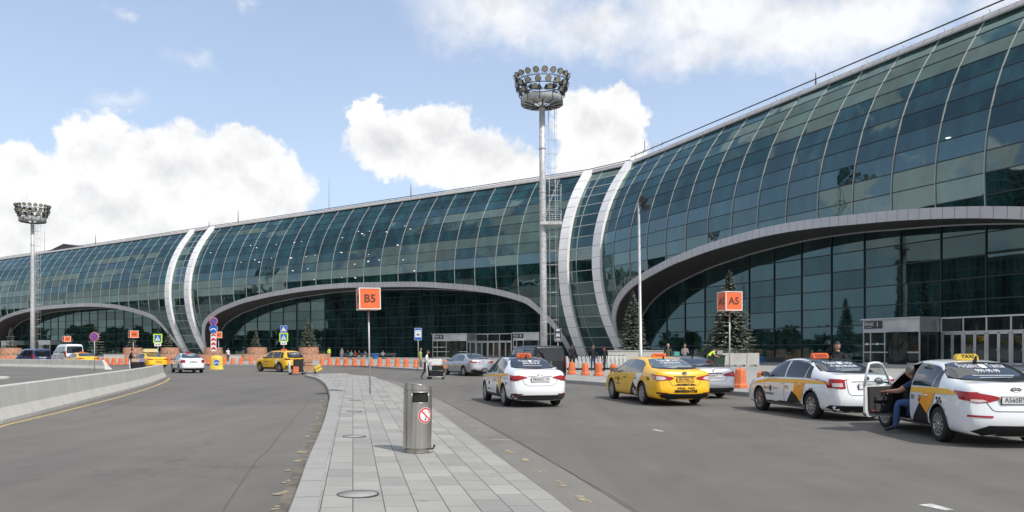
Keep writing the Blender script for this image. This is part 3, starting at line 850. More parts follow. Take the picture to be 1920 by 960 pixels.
# cornice, roof and the rail above it
M['cornice'] = mat('cornice_panels', (.50, .475, .46), .5, .1, var=.08, vscale=.5)
def roof_run():
    line = [(FB, -30), (FB, LB), (FL, LL), (FA, AEND)]
    P = [W(f, u, 0) for f, u in line]; Nn = [Vector((f[2].x, f[2].y, 0)) for f in (FB, (FB[0], 0, (FB[2] + FL[2]).normalized()), (FL[0], 0, (FL[2] + FA[2]).normalized()), FA)]
    mb = MB(); vs = []
    sec = [(.0, 25.96), (.28, 25.98), (.28, 26.12), (.05, 26.50), (-.7, 26.55), (-.7, 25.9)]
    for p, n in zip(P, Nn):
        for o, z in sec: vs.append(tuple(p + n * o + Vector((0, 0, z))))
    k = len(sec)
    mb.add(vs, [(k * i + j, k * i + j + 1, k * (i + 1) + j + 1, k * (i + 1) + j) for i in range(3) for j in range(k - 1)], M['cornice'])
    for f, u0, u1 in ((FB, -30, LB), (FA, 0, AEND)):
        u = u0 + .6
        while u < u1:
            mb.add([tuple(W(f, u + du, o, z)) for du, o, z in ((-.015, .286, 26.12), (.015, .286, 26.12), (.015, .058, 26.50), (-.015, .058, 26.50))], [(0, 1, 2, 3)], M['joint']); u += 1.25
    tpart(mb, 'cornice')
    mb = MB()
    top = [(p - n * .7, p - n * 14, p - n * 30) for p, n in zip(P, Nn)]
    vs = []
    for a, b, c in top:
        vs += [(a.x, a.y, 26.5), (b.x, b.y, 26.9), (c.x, c.y, 26.0), (c.x, c.y, 0)]
    mb.add(vs, [(4 * i + j, 4 * i + j + 1, 4 * i + j + 5, 4 * i + j + 4) for i in range(3) for j in range(3)] , M['roof'])
    for i in (0, 3):
        f = FB if i == 0 else FA; uu = -30 if i == 0 else AEND
        N = 20; vv = [tuple(W(f, uu, prof(.0 + 26 * t / N), 26 * t / N)) for t in range(N + 1)] + [(vs[4 * i][0], vs[4 * i][1], 26.5), vs[4 * i + 1], vs[4 * i + 2], vs[4 * i + 3]]
        mb.add(vv, [tuple(range(len(vv)))], M['glass_dark'])
    tpart(mb, 'roof')
    mb = MB()
    for i in range(3):
        off = Vector((0, 0, 27.0)); a, b = P[i] + Nn[i] * .1 + off, P[i + 1] + Nn[i + 1] * .1 + off
        h = 0 if i == 2 else -.35
        mb.tube([a + Vector((0, 0, h)), b + Vector((0, 0, h))], .06, M['dgrey'], 6)
    u = 1.0
    while u < AEND:
        mb.tube([W(FA, u, -.1, 26.5), W(FA, u, .1, 26.98)], .03, M['alu'], 5); u += BAY
    tpart(mb, 'roof_rail')


roof_run()
# things standing on the roof, parts of the building
mb = MB()
p = W(FA, -3.2, -4.5, 27.0); mb.box(p + Vector((0, 0, .3)), (2.6, 2, 1.3), mat('rusty_housing', (.10, .065, .05), .8, var=.3), rz=R(-40))
mb.tube([p + Vector((-.3, 0, 2)), p + Vector((-.3, 0, 3.4))], .05, M['dgrey'], 5)
tpart(mb, 'roof_housing')
mb = MB(); rw_ = [W(FA, u, -.6 + .2 * math.sin(u * 3), 27.35 + .35 * math.sin(u * 17)) for u in [i * .08 for i in range(0, 90)]]
mb.tube(rw_, .018, M['steel'], 4); tpart(mb, 'razor_wire')
for (fr, u, h) in ((FB, 112.5 + 33, 2.6), (FB, 46, 2.6), (FB, 100, 2.8), (FB, 90.5, 1.6), (FB, 126, 6.0), (FB, 21, 6), (FA, 31.5, 1.7)):
    mb = MB(); p = W(fr, u, -1, 26.4); mb.tube([p, p + Vector((0, 0, h * .55)), p + Vector((0, 0, h))], [.09, .07, .03] if h < 5 else [.04, .03, .015], M['dgrey'], 6)
    mb.box(p + Vector((0, 0, .15)), (.7, .5, .4), M['cladding']); tpart(mb, 'aerial')
# dark hall roof rising behind the far end
mb = MB(); a = W(FB, -4, -18, 26.2); b = W(FB, 24, -22, 26.2)
def hallp(u, o, z): return tuple(W(FB, u, o, z))
mb.add([hallp(-4, -9, 26.2), hallp(22, -9, 26.2), hallp(22, -26, 26.2), hallp(-4, -26, 26.2), hallp(-4, -9, 27.3), hallp(14, -9, 30.2), hallp(22, -9, 28.7), hallp(22, -26, 28.7), hallp(14, -26, 30.2), hallp(-4, -26, 27.3)],
       [(0, 1, 6, 5, 4), (2, 3, 9, 8, 7), (4, 5, 8, 9), (5, 6, 7, 8), (1, 2, 7, 6), (0, 4, 9, 3)], mat('dark_hall_roof', (.045, .035, .035), .7))
tpart(mb, 'upper_roof')

# ceiling lamps just inside the glass
rl = random.Random(8)
for (px, py) in [(672, 434), (679, 438), (683, 441), (725, 434.5), (759, 423.5), (769.5, 429.5), (746, 459), (756, 487), (777, 508), (711, 488), (691, 489), (690, 491), (712, 543), (552, 454), (565, 453), (588, 477), (591, 479), (574, 481),
                 (545, 484), (546, 483), (577, 504), (509, 484), (518, 458), (486, 491), (638, 473), (641, 474), (642, 446), (478, 487), (452, 492), (395, 474), (470, 460), (481, 464), (549, 507), (665, 495), (691, 477), (693, 433), (666, 521), (589, 524), (641, 521), (1778, 258)]:
    fr = FB if px < 1100 else FA
    lo_, hi_ = 4.0, 25.5; best = None
    for i in range(220):
        zz = lo_ + (hi_ - lo_) * i / 219; Yk = None
        o_ = prof(zz) + .03; A_ = fr[0].x + fr[2].x * o_; B_ = fr[0].y + fr[2].y * o_; kx = (px - 960) / F
        u_ = (kx * B_ - A_) / (fr[1].x - kx * fr[1].y); Y_ = B_ + u_ * fr[1].y; e = abs(HC + Y_ * (HY - py) / F - zz)
        if best is None or e < best[0]: best = (e, u_, zz)
    _, u_, zz = best; r0 = rl.uniform(.11, .22)
    s_ = [W(fr, u_ + a * r0 * 1.2, prof(zz + b * r0 * .35) + .03, zz + b * r0 * .35) for a, b in ((-1, .5), (-.4, 1), (.6, .4), (1, -.5), (.3, -1), (-.7, -.4))]
    lampmb = MB(); lampmb.add(s_, [tuple(range(6))], M['lampspot']); tpart(lampmb, 'ceiling_lamp')

# terrace along the foot of the building
mb = MB(); TL = [(p[0], p[1]) for p in STEP]
inner = [W(FB, u, -3) for u in (-40, 40, 78, 95, 118, 134, 148, 172)] + [W(FA, u, -3) for u in (-3, 20, 38, 56, 74, 96)]
inner = catmull([(p.x, p.y) for p in inner], 6); vs = []
for a, b in zip(TL, inner): vs += [(a[0], a[1], .30), (a[0], a[1], .55), (b[0], b[1], .55)]
mb.add(vs, [(3 * i + j, 3 * i + j + 1, 3 * i + j + 4, 3 * i + j + 3) for i in range(len(TL) - 1) for j in range(2)], M['terrace'])
o = mb.build('terrace'); tag(o, kind='structure')


# ---- entrances
def u_at(fr, px, o=0.0):
    kx = (px - 960) / F; A_ = fr[0].x + fr[2].x * o; B_ = fr[0].y + fr[2].y * o
    return (kx * B_ - A_) / (fr[1].x - kx * fr[1].y)


def fr_matrix(fr, u, o, z):
    """local x along the facade, -y outward, z up"""
    d, n = fr[1], fr[2]; p = W(fr, u, o, z)
    return Matrix(((d.x, -n.x, 0, p.x), (d.y, -n.y, 0, p.y), (0, 0, 1, p.z), (0, 0, 0, 1)))


def glass_panel(mb, x0, x1, y, z0, z1, Mx, m=None):
    mb.add([(x0, y, z0), (x1, y, z0), (x1, y, z1), (x0, y, z1)], [(0, 1, 2, 3)], m or M['glass_dark'], False, Mx)


def portal(fr, u0, u1, number, text=True, left_sign=True):
    """revolving-door vestibule: white fascia, glass sides, drum"""
    w = u1 - u0; Mx = fr_matrix(fr, u0, 0, .55); e = bpy.data.objects.new('entrance_vestibule', None); COL.objects.link(e); e.parent = terminal
    Mx = Tinv @ Mx; dp = 2.6; H1 = 2.55; H2 = 3.6
    mb = MB(); mb.box((w / 2, -dp / 2, (H1 + H2) / 2), (w, dp, H2 - H1), M['alu'], Mx)
    mb.box((w / 2, -dp / 2, H2 + .05), (w + .3, dp + .3, .1), M['alu'], Mx); 
    ob = mb.build('fascia', e)
    mb = MB()
    for x in (0.04, w * .14, w * .40, w * .66, w - .04): mb.box((x, -dp + .05, H1 / 2), (.09, .09, H1), M['alu'], Mx)
    mb.box((w / 2, -dp + .05, .95), (w, .04, .10), M['alu'], Mx); mb.box((w / 2, -dp + .05, .06), (w, .06, .12), M['alu'], Mx)
    mb.box((w * .22, -dp + .02, 1.62), (w * .40, .02, .05), M['white'], Mx)
    for x in (w * .08, w * .27): mb.disc((x, -dp + .0, 1.62), .11, M['white'], 12, Mx)
    mb.build('door_frame', e)
    mb = MB(); glass_panel(mb, 0.05, w - .05, -dp + .08, .1, H1, Mx); glass_panel(mb, 0, 0, 0, 0, 0, Mx)
    mb.add([(0.02, -dp, .1), (0.02, 0, .1), (0.02, 0, H1), (0.02, -dp, H1)], [(0, 1, 2, 3)], M['glass_dark'], False, Mx)
    mb.add([(w - .02, -dp, .1), (w - .02, 0, .1), (w - .02, 0, H1), (w - .02, -dp, H1)], [(0, 1, 2, 3)], M['glass_dark'], False, Mx)
    mb.build('door_glass', e)
    mb = MB()
    mb.lathe([(1.05, 0), (1.05, H1)], M['glass_dark'], 24, Mx @ Matrix.Translation((w * .62, -dp + .55, 0)))
    mb.build('revolving_door', e)
    if number:
        mb = MB(); mb.box((w * .17 + .15, -dp - .05, (H1 + H2) / 2 + .12), (1.75, .05, .62), M['dgrey'], Mx)
        T = Mx @ Matrix.Translation((w * .17 - .22, -dp - .085, (H1 + H2) / 2 + .17))
        text_on(mb, 'ВХОД', .30, M['white_ink'], T, .008)
        text_on(mb, 'ENTRANCE', .11, M['white_ink'], Mx @ Matrix.Translation((w * .17 - .22, -dp - .085, (H1 + H2) / 2 - .08)), .002)
        text_on(mb, number, .52, M['white_ink'], Mx @ Matrix.Translation((w * .17 + .62, -dp - .085, (H1 + H2) / 2 + .12)), .012)
        mb.build('entrance_sign', e)
    return e


def door_row(fr, u0, n, bw=1.9):
    Mx = Tinv @ fr_matrix(fr, u0, .35, .55); e = bpy.data.objects.new('entrance_doors', None); COL.objects.link(e); e.parent = terminal
    mb = MB(); w = n * bw
    for i in range(n + 1): mb.box((i * bw, 0, 1.8), (.10, .14, 3.6), M['alu'], Mx)
    mb.box((w / 2, 0, 3.6), (w + .1, .3, .12), M['alu'], Mx); mb.box((w / 2, 0, 2.52), (w, .15, .10), M['alu'], Mx)
    mb.build('door_frame', e)
    for i in range(n):
        mb = MB()
        for k in (0, 1):
            x0 = i * bw + .06 + k * (bw / 2 - .06); x1 = x0 + bw / 2 - .07
            for xx in (x0 + .05, x1 - .05): mb.box((xx, -.02, 1.24), (.09, .07, 2.42), M['alu'], Mx)
            for zz in (.12, 2.38): mb.box(((x0 + x1) / 2, -.02, zz), (x1 - x0, .07, .16), M['alu'], Mx)
            glass_panel(mb, x0 + .09, x1 - .09, -.01, .2, 2.3, Mx)
            hx = x1 - .12 if k == 0 else x0 + .12
            mb.tube([Mx @ Vector((hx, -.10, .95)), Mx @ Vector((hx, -.10, 1.25))], .016, M['chrome'], 6)
        mb.build('door', e)
    mb = MB()
    for i in range(n): glass_panel(mb, i * bw + .06, (i + 1) * bw - .06, -.01, 2.58, 3.54, Mx)
    mb.build('transom_window', e)


ua = u_at(FA, 1618, 2.6); ub = u_at(FA, 1752, 1.0)
portal(FA, ua, ub, '1'); door_row(FA, u_at(FA, 1766, .35), 9, 1.86)
ua = u_at(FB, 811, 2.6); ub = u_at(FB, 888, 1)
portal(FB, ua, ub, '8'); door_row(FB, u_at(FB, 893, .35), 3, 2.2)
portal(FB, u_at(FB, 962, 2.6), u_at(FB, 1022, 1), '8')
portal(FB, u_at(FB, 72, 2.6), u_at(FB, 107, 1), None); portal(FB, u_at(FB, 2, 2.6), u_at(FB, 38, 1), None)

# wood beyond the car parks, mirrored in the glazing
mb = MB(); rr = random.Random(21)
def wood(cx, cy, ang, length, n, hmin, hmax, seed):
    r_ = random.Random(seed); d = Vector((math.cos(ang), math.sin(ang), 0)); nn = Vector((-d.y, d.x, 0))
    for i in range(n):
        p = Vector((cx, cy, 0)) + d * (length * (r_.random() - .5)) + nn * r_.uniform(-6, 6); h = r_.uniform(hmin, hmax); w = h * .28
        for k in range(70):
            q = p + Vector((r_.gauss(0, w * .5), r_.gauss(0, w * .5), h * (.25 + .75 * r_.random() ** .8))); s = r_.uniform(.7, 1.6)
            a = Vector((r_.gauss(0, 1), r_.gauss(0, 1), r_.gauss(0, 1))).normalized(); b = a.orthogonal().normalized(); c = a.cross(b)
            mb.add([q - b * s, q - c * s, q + b * s, q + c * s], [(0, 1, 2, 3)], M['leaf'])
        mb.tube([p, p + Vector((0, 0, h * .7))], [.25, .1], M['bark'], 5, cap=False)
wood(-160, -70, R(10), 260, 90, 9, 14, 1); wood(-235, 120, R(80), 260, 130, 6, 11, 2); wood(60, -120, R(-10), 260, 70, 11, 19, 4)
o = mb.build('distant_wood', fixn=False); tag(o, kind='stuff')

# multi-storey car park left of the picture, seen only as the dark mirror image in the glazing
pk = thing('car_park', 'dark multi-storey car park mirrored in the glass under the middle arch', 'car park', (-158, 78, 0))
mb = MB(); mb.box((0, 0, 14), (26, 92, 28), mat('car_park_inside', (.02, .022, .022), .8)); mb.build('car_park_core', pk)
mb = MB()
for k in range(9): mb.box((0, 0, 1.4 + k * 3.2), (27, 93, .55), M['soffit'])
for k in range(60): mb.box((13.6, -45.5 + k * 1.55, 14), (.18, .35, 28), M['dgrey'])
mb.build('car_park_decks', pk)
# ================================================================== VEHICLES
def mesh_bvh(me):
    return BVHTree.FromPolygons([v.co.copy() for v in me.vertices], [tuple(p.vertices) for p in me.polygons])


def eval_mesh(o):
    dg = bpy.context.evaluated_depsgraph_get(); dg.update()
    return bpy.data.meshes.new_from_object(o.evaluated_get(dg))


def drape(bvh, polys, view, m, off, name=None, parent=None, grid=.07, mb=None, depth=None):
    """lay flat shapes (lists of 2-D points) onto a curved body. view 'L': (x,z) from the left, 'R' from the right,
    'B': (y,z) from behind, 'F' from the front, 'T': (x,y) from above"""
    own = mb is None
    if own: mb = MB()
    for poly in polys:
        if isinstance(poly, tuple): P2, F2 = poly
        else: P2, F2 = poly, [tuple(range(len(poly)))]
        bm = bmesh.new(); vv = [bm.verts.new((p[0], p[1], 0)) for p in P2]
        for f in F2:
            try: bm.faces.new([vv[i] for i in f])
            except ValueError: pass
        xs = [p[0] for p in P2]; zs = [p[1] for p in P2]
        for ax, lo, hi in ((0, min(xs), max(xs)), (1, min(zs), max(zs))):
            k = math.floor(lo / grid) + 1
            while k * grid < hi:
                no = (1, 0, 0) if ax == 0 else (0, 1, 0); co = (k * grid, 0, 0) if ax == 0 else (0, k * grid, 0)
                bmesh.ops.bisect_plane(bm, geom=bm.verts[:] + bm.edges[:] + bm.faces[:], plane_co=co, plane_no=no); k += 1
        bmesh.ops.triangulate(bm, faces=[f for f in bm.faces if len(f.verts) > 4])
        bm.verts.ensure_lookup_table(); out = []
        for v in bm.verts:
            a, b = v.co.x, v.co.y
            if view == 'L': o, d = Vector((a, 3, b)), Vector((0, -1, 0))
            elif view == 'R': o, d = Vector((a, -3, b)), Vector((0, 1, 0))
            elif view == 'B': o, d = Vector((-6, a, b)), Vector((1, 0, 0))
            elif view == 'F': o, d = Vector((6, a, b)), Vector((-1, 0, 0))
            else: o, d = Vector((a, b, 4)), Vector((0, 0, -1))
            h = bvh.ray_cast(o, d)
            if h[0] is not None and view in 'BF' and abs(h[0].x) < .25: h = (None,)
            if h[0] is None:
                q = Vector((a, b if view == 'T' else (.8 if view == 'L' else -.8), b)) if view in 'LRT' else Vector((-2.1 if view == 'B' else 2.1, a, b))
                if view == 'T': q = Vector((a, b, 1.2))
                h = bvh.find_nearest(q)
            n = h[1]
            if n.dot(-d) < 0: n = -n
            out.append(h[0] + n * off)
        mb.add(out, [tuple(v.index for v in f.verts) for f in bm.faces], m, True)
        bm.free()
    if own: return mb.build(name, parent)


def mirror(p): return [(-a, b) for a, b in p]


# station tables: x from the rear bumper, half width, shoulder z, roof-edge y, roof-edge z, centre z
SEDAN = [(0.00, .72, .88, .64, 1.005, 1.045), (.10, .815, .905, .70, 1.045, 1.085), (.32, .845, .925, .715, 1.055, 1.10), (.62, .855, .93, .70, 1.085, 1.13), (1.0, .86, .935, .63, 1.235, 1.285),
         (1.40, .862, .935, .585, 1.375, 1.42), (2.0, .862, .93, .58, 1.425, 1.47), (2.6, .862, .92, .585, 1.395, 1.445), (3.02, .86, .91, .65, 1.20, 1.26), (3.42, .855, .89, .71, .965, 1.03), (3.85, .845, .85, .70, .88, .94),
         (4.2, .80, .75, .64, .79, .84), (4.40, .70, .62, .54, .65, .69)]
SUV = [(0.00, .76, 1.0, .66, 1.12, 1.14), (.06, .83, 1.02, .66, 1.19, 1.22), (.22, .87, 1.03, .64, 1.40, 1.45), (.50, .885, 1.03, .62, 1.545, 1.595), (1.0, .89, 1.03, .62, 1.60, 1.645), (1.8, .89, 1.02, .63, 1.615, 1.67),
       (2.5, .89, 1.01, .62, 1.58, 1.64), (2.95, .89, 1.0, .68, 1.36, 1.43), (3.35, .885, .985, .75, 1.10, 1.16), (3.8, .87, .95, .76, 1.03, 1.09), (4.2, .83, .87, .70, .93, .98), (4.42, .74, .72, .58, .76, .80)]
VAN = [(0.0, .90, 1.05, .78, 1.86, 1.90), (.10, .95, 1.06, .80, 1.90, 1.94), (.5, .96, 1.06, .80, 1.91, 1.955), (1.5, .965, 1.06, .80, 1.92, 1.965), (2.6, .965, 1.06, .79, 1.91, 1.955), (3.3, .965, 1.05, .77, 1.83, 1.89), (3.75, .96, 1.04, .80, 1.50, 1.58),
       (4.15, .955, 1.03, .83, 1.17, 1.24), (4.6, .93, .98, .80, 1.02, 1.08), (4.9, .86, .82, .70, .86, .92), (5.03, .76, .68, .6, .72, .76)]


def lerp_tab(tab, x, c):
    if x <= tab[0][0]: return tab[0][c]
    for a, b in zip(tab[:-1], tab[1:]):
        if x <= b[0]: return a[c] + (b[c] - a[c]) * (x - a[0]) / (b[0] - a[0])
    return tab[-1][c]


def car_body(tab, sx, sy, sz, x0, paintm, under, rear_depth=(.10, 0, -.035, .03, .05), tumble=.03):
    """closed loft with end caps; x0 = rear bumper x in car space"""
    LV = [(.0, .88), (.12, .975), (.42, 1.0), (.72, 1.0)]            # side levels: fraction of the way up, width factor
    zb = .20
    def section(s):
        x, hw, zs, ye, ze, zt = s; pts = []
        hw *= sy; ye *= sy; zs *= sz; ze *= sz; zt *= sz
        cols = [hw * .975, hw * .975 + (ye - hw * .975) * .5 + tumble * (1 if zt - zs > .2 else .3), ye, ye * .86, ye * .45, 0]
        zc = [zs, zs + (ze - zs) * .55, ze, ze + (zt - ze) * .55, zt - (zt - ze) * .12, zt]
        low = [(hw * k, zb + (zs - zb) * f) for f, k in LV]
        return cols, zc, low
    verts = []; faces = []
    def V(x, y, z): verts.append((x, y, z)); return len(verts) - 1
    grid = []
    nst = len(tab)
    for si, s in enumerate(tab):
        cols, zc, low = section(s); x = x0 + s[0] * sx
        ring = []
        for y, z in low: ring.append(V(x, y, z))                     # left side going up
        for y, z in zip(cols[:-1], zc[:-1]): ring.append(V(x, y, z))
        ring.append(V(x, 0, zc[-1]))
        for y, z in list(zip(cols[:-1], zc[:-1]))[::-1]: ring.append(V(x, -y, z))
        for y, z in low[::-1]: ring.append(V(x, -y, z))
        for q in (-.5, 0, .5): ring.append(V(x, low[0][0] * q, zb - .01))   # underside
        grid.append(ring)
    n = len(grid[0])
    for i in range(nst - 1):
        for k in range(n):
            k2 = (k + 1) % n; faces.append((grid[i][k], grid[i][k2], grid[i + 1][k2], grid[i + 1][k]))
    # end caps as grids sharing the outline, pushed out along x
    for end, depth in ((0, rear_depth), (nst - 1, (-.08, 0, .03, .02, 0))):
        ring = grid[end]; cols, zc, low = section(tab[end]); sgn = -1 if end == 0 else 1
        x = x0 + tab[end][0] * sx
        top = ring[4:15]                                              # 11 top points from left to right
        fr = [c / cols[0] for c in cols]; fr = fr[:-1] + [0] + [-f for f in fr[:-1][::-1]]
        prev = top; rows = [top]
        for li in (3, 2, 1, 0):
            row = [ring[li]]
            for k in range(1, 10):
                y = fr[k] * low[li][0]; bulge = (1 - (abs(fr[k])) ** 3.2) * .13
                dx = sgn * bulge - sgn * (depth[li] if end == 0 else 0) * (1 if end == 0 else 0)
                row.append(V(x + dx + (depth[li] if end == 0 else 0) * 0, y, low[li][1]))
            row.append(ring[n - 4 + (li == -1) - 1 - 0] if False else ring[15 + (3 - li)])
            rows.append(row)
        for a, b in zip(rows[:-1], rows[1:]):
            for k in range(10): faces.append((a[k], a[k + 1], b[k + 1], b[k]))
        last = rows[-1]; und = ring[19:]                             # right-to-left underside points
        faces.append(tuple(last[::-1]) + tuple([und[2], und[1], und[0]][::-1]) if False else tuple(last) + tuple(und))
    me = bpy.data.meshes.new('cage'); me.from_pydata(verts, [], faces); me.materials.append(paintm); me.materials.append(under)
    bm = bmesh.new(); bm.from_mesh(me); bmesh.ops.recalc_face_normals(bm, faces=bm.faces); bm.to_mesh(me); bm.free()
    for p in me.polygons: p.use_smooth = True
    o = bpy.data.objects.new('body', me); COL.objects.link(o)
    md = o.modifiers.new('s', 'SUBSURF'); md.levels = 2; md.render_levels = 2
    return o


def cutter(mb):
    o = mb.build('cut'); return o


def apply_cut(o, mb):
    c = mb.build('cut'); md = o.modifiers.new('b', 'BOOLEAN'); md.operation = 'DIFFERENCE'; md.object = c; md.solver = 'EXACT'
    me = eval_mesh(o); o.modifiers.clear(); old = o.data; o.data = me; bpy.data.meshes.remove(old)
    bpy.data.objects.remove(c)


def wheel(parent, x, y, r, side, style, w=.20, steer=0.0):
    e = bpy.data.objects.new('wheel', None); COL.objects.link(e); e.parent = parent; e.location = (x, y, r); e.rotation_euler = (0, 0, steer)
    mb = MB(); h = w / 2
    mb.lathe([(r * .66, -h * .9), (r * .80, -h), (r * .95, -h * .93), (r, -h * .62), (r, h * .62), (r * .95, h * .93), (r * .80, h), (r * .66, h * .9)], M['rubber'], 32, axis='Y')
    mb.build('tyre', e)
    mb = MB(); s = side; rr = r * .68
    mb.lathe([(rr, -h * .85), (rr, h * .85)], M['rimdark'], 28, axis='Y')
    mb.lathe([(rr, s * h * .88), (rr * .93, s * h * .92), (rr * .90, s * h * .70)], M['rim'], 28, axis='Y')
    mb.disc((0, s * h * .35, 0), rr, M['rimdark'], 28)
    n = {'five': 5, 'ten': 10, 'seven': 7, 'cover': 6}[style]
    for k in range(n):
        a = 2 * math.pi * k / n + .2; c, si = math.cos(a), math.sin(a); t = {'five': .20, 'ten': .075, 'seven': .13, 'cover': .19}[style] * rr
        def P(rad, tt, dep): return (c * rad - si * tt, s * h * dep, si * rad + c * tt)
        k1 = 1.5 if style != 'ten' else 1.7
        vs = [P(rr * .12, -t, .86), P(rr * .93, -t * k1, .90), P(rr * .93, t * k1, .90), P(rr * .12, t, .86), P(rr * .12, -t, .55), P(rr * .93, -t * k1, .55), P(rr * .93, t * k1, .55), P(rr * .12, t, .55)]
        mb.add(vs, [(0, 1, 2, 3), (0, 4, 5, 1), (3, 2, 6, 7)], M['rim'])
        if style in ('five', 'cover'):
            vs = [P(rr * .35, -t * .16, .905), P(rr * .86, -t * .5, .915), P(rr * .86, t * .5, .915), P(rr * .35, t * .16, .905)]
            mb.add(vs, [(0, 1, 2, 3)], M['rimdark'])
    mb.lathe([(0.001, s * h * .98), (rr * .16, s * h * .96), (rr * .18, s * h * .8)], M['rim'], 16, axis='Y')
    mb.build('rim', e)
    return e


def car(name, label, cat, tab, pos, heading, paintm, L=4.4, Wd=1.72, Hh=1.47, wb=2.6, ro=.95, r=.315, style='five', group=None, details=None, cavity=False, steer=0.0, roofcol=None, sidelight=False):
    baseL = tab[-1][0]; baseW = 1.73 if tab is SEDAN else (1.78 if tab is SUV else 1.93); baseH = max(s[5] for s in tab)
    sx, sy, sz = L / baseL, Wd / baseW, Hh / baseH
    t = thing(name, label, cat, pos, R(90) + heading, group)
    xr = -wb / 2 - ro
    o = car_body(tab, sx, sy, sz, xr, paintm, M['trim']); o.parent = None
    cb = MB()
    for x in (-wb / 2, wb / 2):
        for s in (-1, 1):
            q = []; n = 26; rr = r + .055
            y0, y1 = (s * (Wd / 2 - .30), s * (Wd / 2 + .3))
            if y0 > y1: y0, y1 = y1, y0
            poly = [(x + rr * math.cos(2 * math.pi * k / n), r + rr * math.sin(2 * math.pi * k / n)) for k in range(n)]
            cb.prism(poly, y0, y1, M['trim'])
    if cavity: cavity(cb, X_ := (lambda x: xr + x * sx), lambda z: z * sz)
    apply_cut(o, cb)
    bvh0 = mesh_bvh(o.data)
    o.parent = t
    X = lambda x: xr + x * sx
    Z = lambda z: z * sz
    Y = lambda y: y * sy
    ctx = dict(t=t, body=o, bvh=bvh0, X=X, Z=Z, Y=Y, tab=tab, sx=sx, sy=sy, sz=sz, L=L, W=Wd, H=Hh, wb=wb, r=r, xr=xr, paint=paintm)
    for x, st in ((-wb / 2, 0), (wb / 2, steer)):
        for s in (1, -1): wheel(t, x, s * (Wd / 2 - .115), r, s, style, steer=st)
    return ctx


def side_windows(c, spans, zoff=.03, top=.045, glass=None, views=('L', 'R')):
    """spans: list of (x0,x1,lean0,lean1) in table units; the top edge follows the roof line"""
    tab, X, Z = c['tab'], c['X'], c['Z']; g = glass or M['carglass']
    for v in views:
        for (x0, x1, l0, l1) in spans:
            top_pts = []; n = 8
            a, b = x0 + l0, x1 + l1
            for i in range(n + 1):
                xx = b + (a - b) * i / n; top_pts.append((X(xx), Z(lerp_tab(tab, xx, 4) - top)))
            zb0, zb1 = Z(lerp_tab(tab, x0, 2) + zoff), Z(lerp_tab(tab, x1, 2) + zoff)
            poly = [(X(x0), zb0), (X(x1), zb1)] + top_pts
            drape(c['bvh'], [poly], v, g, .006, 'side_window', c['t'])


def strip2(pts, w):
    """2-D polyline to thin polygon"""
    P = [Vector(p) for p in pts]; l, r_ = [], []
    for i, p in enumerate(P):
        d = (P[min(i + 1, len(P) - 1)] - P[max(i - 1, 0)]).normalized(); n = Vector((-d.y, d.x)) * w / 2
        l.append(tuple(p + n)); r_.append(tuple(p - n))
    return l + r_[::-1]


def rounded(cx, cz, w, h, r=.03, n=3):
    out = []
    for sx_, sz_, a0 in ((1, 1, 0), (-1, 1, 90), (-1, -1, 180), (1, -1, 270)):
        for k in range(n + 1):
            a = R(a0 + 90 * k / n); out.append((cx + sx_ * (w / 2 - r) + r * math.cos(a), cz + sz_ * (h / 2 - r) + r * math.sin(a)))
    return out


def checks(x, z, s, rows=2, cols=4, slant=0.0):
    out = []
    for i in range(rows):
        for j in range(cols):
            if (i + j) % 2 == 0:
                a, b = x - j * s * 1.0, z - i * s
                out.append([(a, b), (a - s, b), (a - s + slant, b - s), (a + slant, b - s)])
    return out


def dtext(c, txt, size, x, z, view, m, bold=.004, sx=1.0, off=.010, mb=None, name='lettering', align='CENTER', grid=.12):
    vs, fs = text_mesh(txt, size, bold, align, sx)
    if view == 'L' or view == 'B': P = [(x - a, z + b) for a, b in vs]
    else: P = [(x + a, z + b) for a, b in vs]
    return drape(c['bvh'], [(P, fs)], view, m, off, name, c['t'], grid, mb)


def seams(c, xs, zlo=.26, views=('L', 'R'), boot=True):
    X, Z, tab = c['X'], c['Z'], c['tab']; mb = MB(); m = mat_seam
    for v in views:
        for (x, bend) in xs:
            zt = lerp_tab(tab, x, 2)
            drape(c['bvh'], [strip2([(X(x + bend), Z(zlo)), (X(x), Z(.5)), (X(x), Z(zt))], .012)], v, m, .004, mb=mb)
        drape(c['bvh'], [strip2([(X(1.3), Z(.27)), (X(3.3), Z(.25))], .012)], v, m, .004, mb=mb)
    mb.build('door_seams', c['t'])


mat_seam = mat('panel_gap', (.03, .03, .03), .8)


def handles(c, xs, z=.80, m=None):
    for v, s in (('L', 1), ('R', -1)):
        for x in xs:
            h = c['bvh'].ray_cast(Vector((c['X'](x), 3 * s, c['Z'](z))), Vector((0, -s, 0)))
            if h[0] is None: continue
            mb = MB(); p = h[0] + Vector((0, s * .022, 0)); mb.tube([p + Vector((-.09, -s * .012, 0)), p + Vector((-.05, 0, 0)), p + Vector((.05, 0, 0)), p + Vector((.09, -s * .012, 0))], [.008, .015, .015, .008], m or c['paint'], 8)
            mb.build('door_handle', c['t'])


def mirrors(c, x, z, m):
    for s in (1, -1):
        h = c['bvh'].ray_cast(Vector((c['X'](x), 3 * s, c['Z'](z))), Vector((0, -s, 0)))
        y = h[0].y if h[0] else s * c['W'] / 2
        mb = MB(); p = Vector((c['X'](x), y + s * .14, c['Z'](z) + .06))
        mb.ball(p, (.07, .115, .075), m, 14)
        mb.tube([Vector((c['X'](x), y - s * .02, c['Z'](z))), p - Vector((0, s * .03, .03))], .022, M['black'], 6)
        mo = mb.build('wing_mirror', c['t'])
        mb = MB(); mb.box(p + Vector((-.066, 0, 0)), (.012, .17, .10), M['chrome']); mb.build('mirror_glass', mo)


